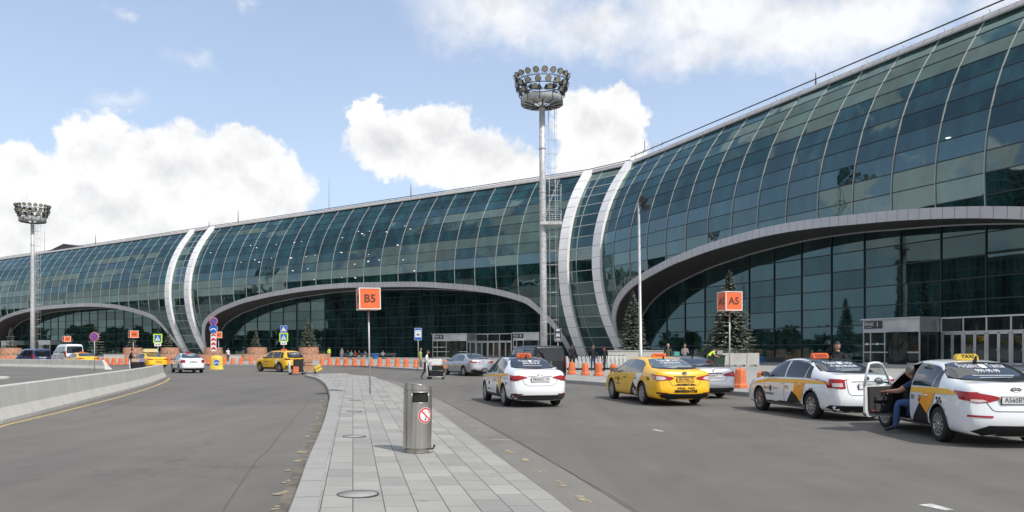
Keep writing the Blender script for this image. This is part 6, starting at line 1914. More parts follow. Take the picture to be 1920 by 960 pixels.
# --- white saloon taxi with its driver's door open
def door_cavity(mb, X, Z):
    poly = [(X(2.18), .30), (X(3.16), .28), (X(3.20), .62), (X(3.16), .92), (X(2.60), 1.33), (X(2.22), 1.385), (X(2.17), .9)]
    mb.prism(poly, -.56, 1.2, M['seat'])


h = R(-5.5); c = car('taxi', 'white taxi saloon with its front door wide open and yellow TAXI roof sign', 'taxi', SEDAN, place(1762, 828, -1.285, .795, h), h, M['p_white'], 4.377, 1.70, 1.47, 2.57, .95, .312, 'cover', cavity=door_cavity, steer=R(8))
X, Y, Z = c['X'], c['Y'], c['Z']; RIO = c
side_windows(c, SED_WIN[:2], glass=M['carglass'], views=('L',)); side_windows(c, SED_WIN, glass=M['carglass'], views=('R',)); rear_glass(c, .67, .51, 1.125, 1.39); windscreen(c, 2.72, 3.40, .60, .52); front_bits(c)
seams(c, [(1.28, -.12), (2.17, 0)]); handles(c, (1.42,)); sills(c, M['dgrey'], .30)
rear_light(c, [(.80, .925), (.60, .915), (.34, .865), (.26, .84), (.30, .80), (.42, .765), (.60, .745), (.80, .80)], M['tail_red'], [([(.70, .81), (.52, .80), (.46, .775), (.58, .755), (.70, .775)], M['tail_clear'])], [(X(.00), .925), (X(.40), .945), (X(.24), .86), (X(.02), .80)])
rear_diffuser(c, [(.52, .21), (.70, .28), (.46, .385), (.0, .385), (.0, .21)], M['trim'])
for s in (1, -1): drape(c['bvh'], [strip2([(s * .74, .535), (s * .40, .525)], .030)], 'B', M['tail_red'], .011, 'reflector', c['t'])
drape(c['bvh'], [strip2([(.53, .84), (.40, .64), (.34, .615), (-.34, .615), (-.40, .64), (-.53, .84)], .010)], 'B', mat_seam, .006, 'boot_seam', c['t'])
plate(c, 'А560ВУ', 0, .795, reg='190'); badge(c, 0, .975, 'ovaltext'); rear_marks(c, '999-99-99', '', 0, 1.33, 1.15, 2)
roof_lamp(c, 1.75, M['yellow'], 'TAXI', 'text', .40, -.0); aerial(c, 1.42, .12)
drape(c['bvh'], [[(X(.16), .875), (X(.9), .855), (X(2.14), .835), (X(2.14), .915), (X(1.2), .950), (X(.6), .955)]], 'L', M['taxi_amber'], .008, 'side_stripe', c['t'])
drape(c['bvh'], [[(X(1.56), .86), (X(1.06), .86), (X(1.14), .68), (X(1.38), .47), (X(1.70), .66)]], 'L', M['taxi_orange'], .009, 'side_flash', c['t'])
drape(c['bvh'], [[(X(1.68), .66), (X(2.12), .26), (X(1.36), .26), (X(1.36), .46)]], 'L', M['taxi_black'], .0095, 'side_triangle', c['t'])
mb = MB(); drape(c['bvh'], [rounded(X(1.70), .73, .10, .13, .048)], 'L', M['tail_red'], .011, mb=mb); dtext(c, 'Я', .09, X(1.70), .73, 'L', M['white_ink'], .002, mb=mb, off=.013)
dtext(c, '560', .12, X(2.02), .74, 'L', M['ink'], .001, .9, mb=mb); drape(c['bvh'], checks(X(1.0), .80, .055, 3, 4), 'L', M['ink'], .010, mb=mb); mb.build('side_lettering', c['t'])
# open door: a curved shell with window frame, trim panel, handle and mirror
dl = bpy.data.objects.new('front_door', None); COL.objects.link(dl); dl.parent = c['t']; dl.location = (X(3.16), Y(.855), 0); dl.rotation_euler = (0, 0, R(-50))
def door_shell():
    # in door space x runs back from the hinge (-x), y outward
    ln = X(3.16) - X(2.20)
    out = [(0, .29), (-ln + .10, .30), (-ln, .40), (-ln - .02, .92), (0, .90)]
    mb = MB(); mb.prism(out, -.035, .0, M['p_white']); mb.box((-ln / 2, -.012, .60), (ln * .98, .055, .45), M['p_white']); 
    mb.tube([(0.0, -.02, .90), (-.08, -.03, .98), (-.30, -.06, 1.20), (-.48, -.10, 1.33), (-.62, -.12, 1.37), (-.80, -.12, 1.375), (-ln + .02, -.10, 1.36), (-ln - .01, -.06, 1.15), (-ln - .02, -.02, .91)], .026, M['p_white'], 8)
    mb.build('door_skin', dl)
    mb = MB(); mb.prism([(-.05, .36), (-ln + .14, .37), (-ln + .08, .46), (-ln + .06, .90), (-.03, .895)], -.085, -.04, M['seat'])
    mb.box((-ln * .55, -.11, .66), (.42, .06, .07), M['dgrey']); mb.box((-ln * .5, -.10, .47), (.5, .04, .14), M['dgrey']); mb.build('door_trim', dl)
    mb = MB(); mb.add([(-.06, -.025, .92), (-ln, -.03, .92), (-ln + .03, -.10, 1.34), (-.62, -.12, 1.35), (-.46, -.10, 1.31)], [(0, 1, 2, 3, 4)], M['winglass']); mb.build('door_window', dl)
    mb = MB(); mb.tube([(-ln * .25, -.10, .74), (-ln * .33, -.12, .75)], .012, M['chrome'], 6); mb.build('inner_handle', dl)
    mb = MB(); mb.ball((-.10, .17, 1.0), (.06, .115, .075), M['p_white'], 14); mb.tube([(-.08, -.01, .95), (-.09, .10, .98)], .02, M['black'], 6); mb.build('wing_mirror', dl)
    mb = MB(); mb.ball((-.152, .17, 1.0), (.014, .10, .062), M['chrome'], 14); mb.build('mirror_glass', dl)
    mb = MB(); mb.tube([(-ln + .12, -.095, .42), (-ln + .45, -.095, .42)], .014, M['tail_red'], 6); mb.build('door_reflector', dl)
M['winglass'] = bpy.data.materials.new('clear_window'); M['winglass'].use_nodes = True
_t = NT(M['winglass'].node_tree); _t.n.clear(); _o = _t.new('ShaderNodeOutputMaterial'); _m = _t.new('ShaderNodeMixShader'); _a = _t.new('ShaderNodeBsdfTransparent'); _a.inputs[0].default_value = (.72, .78, .77, 1)
_g = _t.new('ShaderNodeBsdfGlossy'); _g.inputs['Roughness'].default_value = .02; _f = _t.new('ShaderNodeFresnel'); _t.l.new(_f.outputs[0], _m.inputs[0]); _t.l.new(_a.outputs[0], _m.inputs[1]); _t.l.new(_g.outputs[0], _m.inputs[2]); _t.l.new(_m.outputs[0], _o.inputs[0])
door_shell()
# cabin bits inside
mb = MB(); mb.box((X(2.30), .38, .52), (.50, .50, .20), M['seat']); mb.box((X(2.06), .38, .86), (.14, .48, .62), M['seat'], rz=0); mb.box((X(2.04), .38, 1.22), (.10, .26, .18), M['seat'])
mb.build('driver_seat', c['t'])
mb = MB(); mb.lathe([(.185, -.012), (.20, 0), (.185, .012), (.17, 0), (.185, -.012)], M['black'], 24, Matrix.Translation((X(2.82), .37, .86)) @ Matrix.Rotation(R(-65), 4, 'Y')); mb.build('steering_wheel', c['t'])
mb = MB(); mb.box((X(3.05), 0, .74), (.26, 1.2, .34), M['dgrey']); mb.build('dashboard', c['t'])

# --- silver saloon mid distance
h = R(30); c = car('car', 'x', 'car', SEDAN, place(871, 705, -1.324, .80, h), h, M['p_silver'], 4.53, 1.82, 1.48, 2.648, 1.0, .32, 'ten')
c['t']['label'] = 'silver saloon with black bumper trim just right of the woman pushing a luggage trolley'
X, Y, Z = c['X'], c['Y'], c['Z']
side_windows(c, SED_WIN, glass=M['carglass_light']); rear_glass(c, .63, .49, 1.125, 1.39); windscreen(c, 2.72, 3.40, .60, .52); front_bits(c); seams(c, [(1.28, -.12), (2.17, 0), (3.18, .05)]); handles(c, (1.42, 2.32)); mirrors(c, 2.95, .95, M['black'])
rear_light(c, [(.84, .95), (.62, .94), (.38, .90), (.42, .86), (.62, .85), (.82, .86)], M['tail_red'], (), [(X(0), .95), (X(.34), .96), (X(.2), .90), (X(.02), .86)]); rear_diffuser(c, [(.80, .21), (.80, .42), (.55, .46), (.5, .38), (0, .38), (0, .21)]); plate(c, 'К247ОМ', 0, .86, reg='97'); badge(c, 0, .99, 'oval'); aerial(c, 1.6, .3)

# --- yellow crossover taxi
h = R(49); c = car('taxi', 'yellow crossover taxi with black wheel-arch trim turning behind the overloaded luggage trolley', 'taxi', SUV, place(524.6, 697.7, -1.355, .84, h), h, M['p_yellow'], 4.40, 1.83, 1.66, 2.71, .88, .36, 'five')
X, Y, Z = c['X'], c['Y'], c['Z']
side_windows(c, [(.42, .78, .12, .05), (.84, 1.82, .02, .02), (1.88, 2.95, .02, -.42)], .04, .06); rear_glass(c, .70, .56, 1.10, 1.50); windscreen(c, 2.62, 3.3, .62, .55); front_bits(c); seams(c, [(.95, -.05), (1.85, 0), (3.0, .05)]); handles(c, (1.1, 2.05), .92); mirrors(c, 2.75, 1.05, M['black']); sills(c, M['trim'], .36)
mb = MB()
for v in 'LR':
    for xw in (-c['wb'] / 2, c['wb'] / 2):
        arc = [(xw + (c['r'] + .10) * math.cos(R(a)), c['r'] + (c['r'] + .10) * math.sin(R(a))) for a in range(0, 181, 15)]; inn = [(xw + (c['r'] + .05) * math.cos(R(a)), c['r'] + (c['r'] + .05) * math.sin(R(a))) for a in range(180, -1, -15)]
        drape(c['bvh'], [arc + inn], v, M['trim'], .008, mb=mb)
mb.build('arch_trim', c['t'])
rear_light(c, [(.84, 1.04), (.50, 1.02), (.44, .96), (.60, .93), (.84, .93)], M['tail_dark'], (), [(X(0), 1.04), (X(.30), 1.05), (X(.2), .97), (X(.02), .93)]); rear_diffuser(c, [(.85, .21), (.85, .50), (.55, .52), (0, .52), (0, .21)]); plate(c, 'СЕ 473', 0, .78, M['plate_y'], reg='77')
drape(c['bvh'], [strip2([(.44, .99), (-.44, .99)], .03)], 'B', M['tail_dark'], .010, 'light_bar', c['t']); rear_marks(c, '', '', 0, 1.38, 1.2, 1); roof_lamp(c, 1.6, M['orange'])
drape(c['bvh'], [[(X(1.25), .98), (X(.92), .98), (X(1.05), .72), (X(1.3), .52), (X(1.45), .78)]], 'L', M['white'], .009, 'side_flash', c['t']); drape(c['bvh'], [[(X(1.36), .66), (X(1.62), .36), (X(1.1), .36), (X(1.22), .52)]], 'L', M['taxi_black'], .0095, 'side_triangle', c['t'])
mb = MB(); drape(c['bvh'], [strip2([(X(2.9), .56), (X(2.4), .56)], .05), strip2([(X(2.9), .80), (X(2.3), .80)], .06)], 'L', M['grey_ink'], .010, mb=mb); mb.build('side_lettering', c['t'])
mb = MB()
for s in (1, -1): mb.tube([(X(.5), s * .60, Z(1.58)), (X(.8), s * .61, Z(1.66)), (X(2.2), s * .61, Z(1.67)), (X(2.5), s * .60, Z(1.60))], .014, M['black'], 6)
mb.build('roof_rails', c['t'])

# --- yellow taxi with the long advertising box on its roof
h = R(46); c = car('taxi', 'yellow taxi saloon carrying a long pale box on its roof beside man in black', 'taxi', SEDAN, place(305, 691.5, -1.4, -.80, h), h, M['p_yellow'], 4.8, 1.82, 1.46, 2.8, 1.05, .33, 'five')
X, Y, Z = c['X'], c['Y'], c['Z']
side_windows(c, SED_WIN); rear_glass(c, .65, .51, 1.11, 1.37); windscreen(c, 2.72, 3.40, .60, .52); front_bits(c); seams(c, [(1.28, -.12), (2.17, 0), (3.18, .05)]); handles(c, (1.42, 2.32)); mirrors(c, 2.95, .95, M['black'])
rear_light(c, [(.84, .92), (.62, .91), (.38, .86), (.42, .83), (.62, .82), (.82, .83)], M['tail_red'], (), [(X(0), .92), (X(.34), .94), (X(.2), .87), (X(.02), .83)]); rear_diffuser(c, [(.80, .21), (.80, .36), (.5, .38), (0, .38), (0, .21)]); plate(c, 'НР 512', 0, .66, M['plate_y'], reg='77')
drape(c['bvh'], [strip2([(.38, .855), (-.38, .855)], .025)], 'B', M['tail_dark'], .011, 'light_bar', c['t'])
mb = MB(); mb.prism([(-.62, 0), (.62, 0), (.56, .30), (-.56, .30)], -.22, .22, mat('cream_lightbox', (.72, .60, .30), .4), Matrix.Translation((X(1.7), 0, 1.50)) @ Matrix.Rotation(R(-90), 4, 'Z')); mb.build('roof_box', c['t'])

# --- yellow taxi at the far left
h = R(47); c = car('taxi', 'yellow taxi saloon at the far left in front of the white minibus', 'taxi', SEDAN, place(176, 688.5, -1.4, -.80, h), h, M['p_yellow'], 4.8, 1.82, 1.46, 2.8, 1.05, .33, 'five')
X, Y, Z = c['X'], c['Y'], c['Z']
side_windows(c, SED_WIN, glass=M['carglass_light']); rear_glass(c, .65, .51, 1.11, 1.37); windscreen(c, 2.72, 3.40, .60, .52); front_bits(c); handles(c, (1.42, 2.32)); mirrors(c, 2.95, .95, M['black'])
rear_light(c, [(.84, .92), (.62, .91), (.38, .86), (.42, .83), (.62, .82), (.82, .83)], M['tail_red'], (), [(X(0), .92), (X(.34), .94), (X(.2), .87), (X(.02), .83)]); rear_diffuser(c, [(.80, .21), (.80, .36), (.5, .38), (0, .38), (0, .21)]); roof_lamp(c, 1.75, M['orange'])
drape(c['bvh'], [[(X(1.36), .93), (X(.95), .93), (X(1.15), .5), (X(1.5), .6)]], 'L', M['white'], .008, 'side_flash', c['t'])


# --- vans
def van(name, label, pos, h, m, L=5.1, Wd=1.93, Hh=1.91, glassy=True, lights=None, rearwin=True, big=False):
    c = car(name, label, 'minibus' if big else 'van', VAN, pos, h, m, L, Wd, Hh, L * .63, L * .185, .34, 'five')
    X, Y, Z = c['X'], c['Y'], c['Z']; g = M['carglass']
    sp = [(2.72, 3.62, .02, -.18)] + ([(.25, 1.35, .04, -.02), (1.45, 2.60, .02, -.02)] if glassy else [])
    side_windows(c, sp, .08, .13 if not big else .20, glass=g); windscreen(c, 3.35, 4.1, .72, .66); front_bits(c); mirrors(c, 3.55, 1.18, M['black']); handles(c, (2.5, 2.9), .95)
    if rearwin: rear_glass(c, Y(.74), Y(.72), Z(1.12), Z(1.72), wm=Y(.75))
    rear_light(c, [(Y(.93), Z(1.30)), (Y(.84), Z(1.30)), (Y(.82), Z(.75)), (Y(.93), Z(.75))], M['tail_red'], (), [(X(0), Z(1.3)), (X(.10), Z(1.3)), (X(.10), Z(.75)), (X(0), Z(.75))])
    rear_diffuser(c, [(Y(.9), .21), (Y(.9), .40), (0, .40), (0, .21)]); plate(c, 'Е305УС', 0, .72, reg='777'); seams(c, [(2.66, 0), (3.66, 0), (1.4, 0)]); sills(c, M['trim'], .30)
    return c
h = R(21); p = D(1052, 40.6); c = van('van', 'tall black passenger van parked at the kerb beyond the black-roofed white taxi', Vector((0, 0, 0)), h, M['p_black'])
def corner_place(c, px, Yd, h):
    """put the rear right corner of a car at a depth along a picture column"""
    q = D(px, Yd); x, y = c['xr'], -c['W'] / 2; cs, sn = math.cos(R(90) + h), math.sin(R(90) + h)
    c['t'].location = (q.x - (x * cs - y * sn), q.y - (x * sn + y * cs), 0)
corner_place(c, 1064, 41.5, h); badge(c, 0, 1.02, 'star')
h = R(52); c = van('van', 'dark blue van with tinted windows at the far left beside the white minibus', Vector((0, 0, 0)), h, M['p_blue'], 5.0, 1.93, 1.86, True); corner_place(c, 98, 84, h)
mb = MB(); dtext(c, 'TRANSFER', .16, -.0, .92, 'B', M['white_ink'], .004, mb=mb); mb.build('lettering', c['t'])
h = R(44); c = van('minibus', 'white high-roofed minibus with dark rear windows standing behind the far yellow taxi', Vector((0, 0, 0)), h, M['p_white'], 5.6, 2.0, 2.40, True, big=True); corner_place(c, 158, 90, h)
# ================================================================== STREET FURNITURE, PLACED
light_mast('tallest galvanised floodlight mast with caged ladder, standing in front of the white ribs', 1020, 74.7, 27.6, 5.5, .2, R(-.45))
light_mast('distant floodlight mast with ring of lamps near the left edge', 61, 141, 27.6, 6.0, .3, 0, False)
# slim lamp post with two floodlights
p = DP(1202, 50); t = thing('lamp_post', 'slim pale lamp post with two black floodlights, left of the smaller spruce', 'lamp post', p, 0, ry=R(-.8)); hh = 10.75
mb = MB(); mb.tube([(0, 0, 0), (0, 0, 1.4), (0, 0, 1.42), (0, 0, hh)], [.14, .13, .105, .07], M['pole'], 12); mb.build('pole', t)
for k, (a, tz) in enumerate(((R(-20), .10), (R(-75), -.28))):
    mb = MB(); T = Matrix.Translation((.28 + .12 * k, -.08, hh + tz)) @ Matrix.Rotation(a, 4, 'Z') @ Matrix.Rotation(R(38), 4, 'Y'); mb.prism([(-.24, -.10), (.16, -.19), (.20, .19), (-.24, .12)], -.21, .21, M['black'], T); mb.box((.20, 0, 0), (.02, .36, .33), M['dgrey'], T)
    mb.tube([(0, 0, hh - .1), (.2, -.05, hh + tz)], .03, M['dgrey'], 6); mb.build('floodlight', t)

cube_sign('orange cube sign lettered B5 on the paved island, behind the steel litter bin', 694, 27.9, HC + (HY - 581) / 53.5, HC + (HY - 541) / 53.5, 'B5', R(19), .74, R(-1.1), .12)
cube_sign('orange cube sign lettered A5 in front of the larger spruce', 1368, 31.7, HC + (HY - 583) / 47.1, HC + (HY - 547.5) / 47.1, 'A5', R(13), .72, 0, .16)
cube_sign('small distant orange cube sign lettered B6 behind the yellow taxi with the roof box', 250, 85, HC + (HY - 633.5) / 17.55, HC + (HY - 620) / 17.55, 'B6', R(40), .84, 0, .15)
cube_sign('farthest left orange cube sign lettered A7 above the white minibus', 125, 104, HC + (HY - 641) / 14.3, HC + (HY - 630.5) / 14.3, 'A7', R(45), .80, 0, .2)
cube_sign('orange cube sign half hidden behind the red and white chevron board', 410, 88, HC + (HY - 634) / 16.9, HC + (HY - 622) / 16.9, 'B7', R(30), .62, 0, .18)

post_sign('round blue and red no-stopping sign on a pole behind the far concrete barriers', 177, 64, 0, 2.9, [(P_round('nostop', .72), HC + (HY - 631.5) / 23.3)])
post_sign('yellow-green bordered pedestrian crossing sign at left, above the small white taxi', 296, 77, .16, 2.6, [(P_cross(.68), HC - .16 + (HY - 634.5) / 19.4), (P_dots(.66), HC - .16 + (HY - 646) / 19.4)])
post_sign('stacked speed-hump and pedestrian crossing signs above the yellow crossover taxi', 532, 77, .16, 3.7, [(P_cross(.64, False, True), HC - .16 + (HY - 617) / 19.4), (P_cross(.66), HC - .16 + (HY - 632.5) / 19.4), (P_dots(.60), HC - .16 + (HY - 643.5) / 19.4)])
post_sign('blue and white taxi stand sign on a thin pole behind the women', 784, 65.5, .15, 3.2, [(P_taxi, HC - .15 + (HY - 626.5) / 22.8)])
post_sign('dark grey pictogram board with pale taxi symbol beside the tall mast', 1046, 60, .2, 3.0, [(P_black, HC - .2 + (HY - 628) / 24.9)])
t = post_sign('stack of no-parking, detour and red chevron signs rising behind the yellow bollard', 400.5, 70.6, 0, 4.4, [(P_round('nopark', .72), HC + (HY - 602.5) / 21.15), (P_round('detour', .74), HC + (HY - 616.5) / 21.15), (P_chevron, HC + (HY - 642) / 21.15)])
# yellow illuminated-type bollard with the same blue symbol
p = G(406, 692.8); t = thing('yellow_bollard', 'fat yellow rounded bollard with a blue detour disc at the tip of the road divider', 'bollard', p, R(4))
mb = MB(); mb.lathe([(.58, 0), (.58, .10), (.55, .14), (.54, .9), (.50, 1.06), (.40, 1.16), (.2, 1.20), (.001, 1.2)], M['yellow'], 28, Matrix.Diagonal((1, .62, 1, 1))); mb.build('shell', t)
mb = MB(); q = .24; mb.disc((.10, -.352, .60), .265, M['white'], 24); mb.disc((.10, -.356, .60), .245, M['blue'], 24)
T = Matrix.Translation((.10, -.36, .60)) @ Matrix.Diagonal((.82, 1, .82, 1)); mb.add([(-.20, 0, -.05), (-.10, 0, .06), (.10, 0, .06), (.20, 0, -.05), (.13, 0, -.08), (.05, 0, -.01), (-.05, 0, -.01), (-.13, 0, -.08)], [(0, 1, 6, 7), (1, 2, 5, 6), (2, 3, 4, 5)], M['white'], False, T)
for s in (1, -1): mb.add([(s * .26, 0, 0), (s * .24, 0, -.15), (s * .08, 0, -.11)], [(0, 1, 2)], M['white'], False, T)
mb.build('blue_disc', t)

litter_bin(Vector((G(782, 847, .10).x, G(782, 847, .10).y, .10)), R(14))
for i, (px, py, rx_, ob) in enumerate(((671, 928, .215, 'nearest round manhole cover in the paving, left of the litter bin base'), (664, 819, .20, 'second nearest round manhole cover in the paving, left of the litter bin'), (664, 772, .19, 'third manhole cover along the paved island'), (665, 750.5, .19, 'farthest manhole cover along the paved island, near the B5 sign post'))):
    p = G(px, py, .115); xl_, xr_ = xat(cl, p.y) + kw, xat(cr, p.y); p.z = isl_z((p.x - xl_) / (xr_ - xl_)) + .002; t = thing('manhole_cover', ob, 'manhole cover', p, 0, 'manhole covers in the paved island')
    mb = MB(); mb.lathe([(.001, .008), (rx_ * .93, .008), (rx_ * .93, .001)], M['granite'], 32); mb.build('lid', t)
    mb = MB(); mb.lathe([(rx_ * .945, .002), (rx_ * .95, .010), (rx_, .010), (rx_ * 1.02, .001)], M['dgrey'], 32); mb.build('rim', t)

# concrete barriers
E_ = [(-8.9, 9.2), (-10.15, 13.3)] + [(G(x, y).x, G(x, y).y) for x, y in [(0, 795.5), (63, 779), (141, 758.5), (198, 743.5), (242, 732)]]
a, b = G(242, 732), G(283, 720); E_ += [((a.x + b.x) / 2, (a.y + b.y) / 2), (b.x, b.y)]; c_ = G(312, 708); E_ += [((b.x + c_.x) / 2, (b.y + c_.y) / 2), (c_.x, c_.y)]
E_ = [Vector((x - .31, y, 0)) for x, y in E_]
where = ['hidden nearest', 'nearest', 'second', 'third', 'fourth', 'fifth', 'sixth', 'seventh', 'eighth', 'last']
for i in range(1, len(E_) - 1):
    jersey('%s pale concrete barrier block along the yellow line, counting from the left edge' % (ORD[i] if i < len(E_) - 2 else 'farthest and last'), E_[i], E_[i + 1])
F_ = [G(-66, 686.5), G(-30, 687.2), G(0, 688), G(32, 688.7), G(66, 689.5), G(98, 690.3), G(130, 691), G(162, 691.8), G(188, 692.6)]
for i in range(len(F_) - 1):
    a, b = F_[i + 1], F_[i]; off = Vector((.1, .35, 0))
    jersey('%s block from the right in the far concrete barrier row before the vans' % ORD[len(F_) - 1 - i], F_[i] + off, F_[i + 1] + off, group='concrete barriers of the far row', ends=(0, 1.0 if i == len(F_) - 2 else 0))

# orange posts along the kerb
first = None; row = [6, 15, 24, 33, 42]
posts = [(x, 92.0, None) for x in row] + [(x, None, 684.0 if x < 230 else 683.2) for x in (188, 200.6, 213, 226, 238)] + [(x, None, 682.6) for x in (318, 390, 421, 436.6, 452, 471)] + \
        [(603, None, 685.3), (618, None, 685.3), (633, None, 685.5), (648.5, None, 685.7), (664.5, None, 685.8), (680, None, 686), (695.5, None, 686.2), (712, None, 686.5), (727.5, None, 686.8), (744.5, None, 687.3), (761.5, None, 688), (780, None, 689), (819, None, 691.5), (836, None, 693)] + \
        [(1072, None, 702), (1097.5, None, 703.5), (1122.6, None, 705), (1151, None, 706), (1388, None, 727.5), (1430, None, 733)]
names = {1388: 'nearest big orange plastic post, right of the plain silver saloon', 1430: 'orange plastic post half hidden by the bonnet of the white liftback taxi', 1072: 'orange plastic post beside the black van, left of the trolley row', 1097.5: 'orange plastic post in front of the trolley row, second from the black van', 1122.6: 'orange plastic post in front of the trolley row, third from the black van', 1151: 'orange plastic post just left of the yellow saloon taxi'}
left_i = mid_i = 0
for (px, Yd, py) in posts:
    if Yd: p = DP(px, Yd)
    else:
        p = GP(px, py) if px > 600 else G(px, py, .16); p.z = max(.15, PZ(p.x, p.y))
    if px in names: lab = names[px]
    elif px < 600: left_i += 1; lab = '%s small orange plastic post along the kerb from the left edge' % ORD[left_i]
    else: mid_i += 1; lab = '%s orange plastic post of the row right of the crossover taxi, left to right' % ORD[mid_i]
    o = traffic_bollard(p, lab, first=first)
    if first is None: first = o

# planters and spruces
pl = [(20, 112, 'leftmost two-tier timber planter, at the left edge', 1.45, 2.0), (249, 112, 'two-tier timber planter behind the B6 cube sign', 1.3, 2.1), (319, 114, 'two-tier timber planter behind the small white taxi', 1.3, 2.1), (400, 114, 'two-tier timber planter behind the chevron sign', 1.3, 2.1), (482, 113, 'two-tier timber planter with slim spruce, left of the crossing sign', 1.42, 2.75), (579, 111, 'two-tier timber planter with fuller spruce, right of the crossing sign', 1.42, 2.75)]
for i, (px, Yd, lab, r2, r1) in enumerate(pl):
    p = DP(px, Yd); planter(lab, p, r1 + .25, r2, .85, .95); shrubs('low shrubs growing on the lower tier of the %s' % ('leftmost planter', 'planter behind B6', 'planter behind the small white taxi', 'planter behind the chevron sign', 'planter with the slim spruce', 'planter with the fuller spruce')[i], p + Vector((0, 0, .85)), r1 - .05, .34, 420, i)
for px, Yd, h_, rb_, n_, lab in ((20, 112, 2.9, .75, 150, 'small spruce in the leftmost timber planter'), (316, 114, 2.9, .70, 150, 'dark small spruce behind the left pedestrian crossing sign'), (247, 112, 2.4, .7, 130, 'small spruce half hidden behind the B6 cube sign'),
                                 (480, 113, 2.75, .66, 190, 'slim spruce in a timber planter left of the crossing signs'), (579, 111, 4.1, 1.25, 300, 'fuller spruce in a timber planter above the crossover taxi')):
    p = DP(px, Yd); spruce(lab, p + Vector((0, 0, 1.72)), h_, rb_, n_, int(px))
p = DP(180, 116); spruce('dark spruce behind the no-stopping sign', p, 5.0, 1.5, 160, 9)
p = DP(1187, 78); spruce('smaller dark spruce in front of the wide arch, right of the white ribs', p + Vector((0, 0, .5)), 6.6, 1.62, 560, 31, zstart=.05)
pc = DP(1187, 78); t = thing('concrete_planter', 'rough concrete tree tub under the smaller spruce', 'planter', pc, 0); mb = MB(); mb.lathe([(1.5, 0), (1.42, .9), (1.30, .92), (1.30, .75), (.01, .75)], M['rough_concrete'], 24, smooth=False); mb.build('tub', t)
p = DP(1368, 68); spruce('larger spruce behind the orange A5 sign', p + Vector((0, 0, 1.0)), 7.1, 2.2, 800, 45, zstart=.03)
t = thing('concrete_planter', 'rough concrete tree tub under the larger spruce', 'planter', p, 0); mb = MB(); mb.lathe([(1.30, 0), (1.22, 2.05 - .6), (1.10, 1.47), (1.10, 1.3), (.01, 1.3)], M['rough_concrete'], 24, smooth=False); mb.build('tub', t)
for (x0, x1, lab) in ((1353, 1398, 'left pale concrete block of the low wall below the larger spruce'), (1399, 1421.5, 'right pale concrete block of the low wall below the larger spruce')):
    a, b = DP(x0, 64.5), DP(x1, 64.5); t = thing('concrete_block', lab, 'concrete block', (a + b) / 2, 0); L = (b - a).length
    mb = MB(); mb.prism([(-L / 2, 0), (-L / 2, 1.08), (L / 2, 1.08), (L / 2, 0), (L / 2 - .1, 0), (L / 2 - .1 if x0 < 1390 else L / 2 - .3, .14), (-L / 2 + .3, .14), (-L / 2 + .1, 0)], -.3, .3, M['concrete']); mb.build('block', t)
a, b = DP(1140, 70), DP(1252, 70); t = thing('concrete_bench', 'long low pale concrete wall behind the nested trolleys', 'low wall', (a + b) / 2, 0); L = (b - a).length
mb = MB(); mb.box((0, 0, .65), (L, .5, 1.3), M['concrete']); mb.box((0, 0, 1.32), (L + .1, .6, .08), M['terrace']); mb.build('wall', t)

# long kerb-like wall pieces and low white wall behind the planters
for (x0, x1, Yd, hgt, lab) in ((196, 232, 104, .95, 'low pale wall right of the white minibus'), (430, 452, 110, .8, 'low pale wall behind the man in the white shirt')):
    a, b = DP(x0, Yd), DP(x1, Yd); t = thing('low_wall', lab, 'low wall', (a + b) / 2, 0); mb = MB(); mb.box((0, 0, hgt / 2), ((b - a).length, .4, hgt), M['concrete']); mb.box((0, 0, hgt + .03), ((b - a).length + .06, .5, .06), M['terrace']); mb.build('wall', t)

def tub(px, Yd, r_, h_, lab):
    p = DP(px, Yd); t = thing('plastic_tub', lab, 'tub', p, 0); mb = MB(); mb.lathe([(r_ * .72, 0), (r_, h_), (r_ * 1.06, h_), (r_ * 1.06, h_ - .06), (r_ * .9, h_ - .06), (r_ * .68, .1), (.01, .1)], M['bluebin'], 20); mb.build('tub', t)
tub(704, 118, .52, .85, 'round blue plastic tub near the seated people'); tub(1427, 72, .38, .92, 'round blue plastic tub right of the concrete blocks'); tub(207, 106, .4, .9, 'small round blue tub at the left behind the orange posts')

def bench(px, Yd, lab, w=2.4, rz=0.0):
    p = DP(px, Yd); t = thing('bench', lab, 'bench', p, rz); mb = MB(); mb.box((0, 0, .45), (w, .45, .05), M['dgrey']); mb.build('seat', t); mb = MB(); mb.box((0, .22, .72), (w, .04, .35), M['dgrey']); mb.build('backrest', t)
    for s in (1, -1): mb = MB(); mb.box((s * w * .42, 0, .22), (.06, .40, .43), M['steel']); mb.build('leg', t)
bench(666, 119.6, 'long dark bench carrying the group of seated travellers', 4.8); bench(686, 121, 'dark bench with the person in lilac', 2.0); bench(722, 121, 'dark bench right of the blue tub', 3.2); bench(1447, 72, 'dark bench at the glass wall right of the blue tub', 2.6, R(-60))

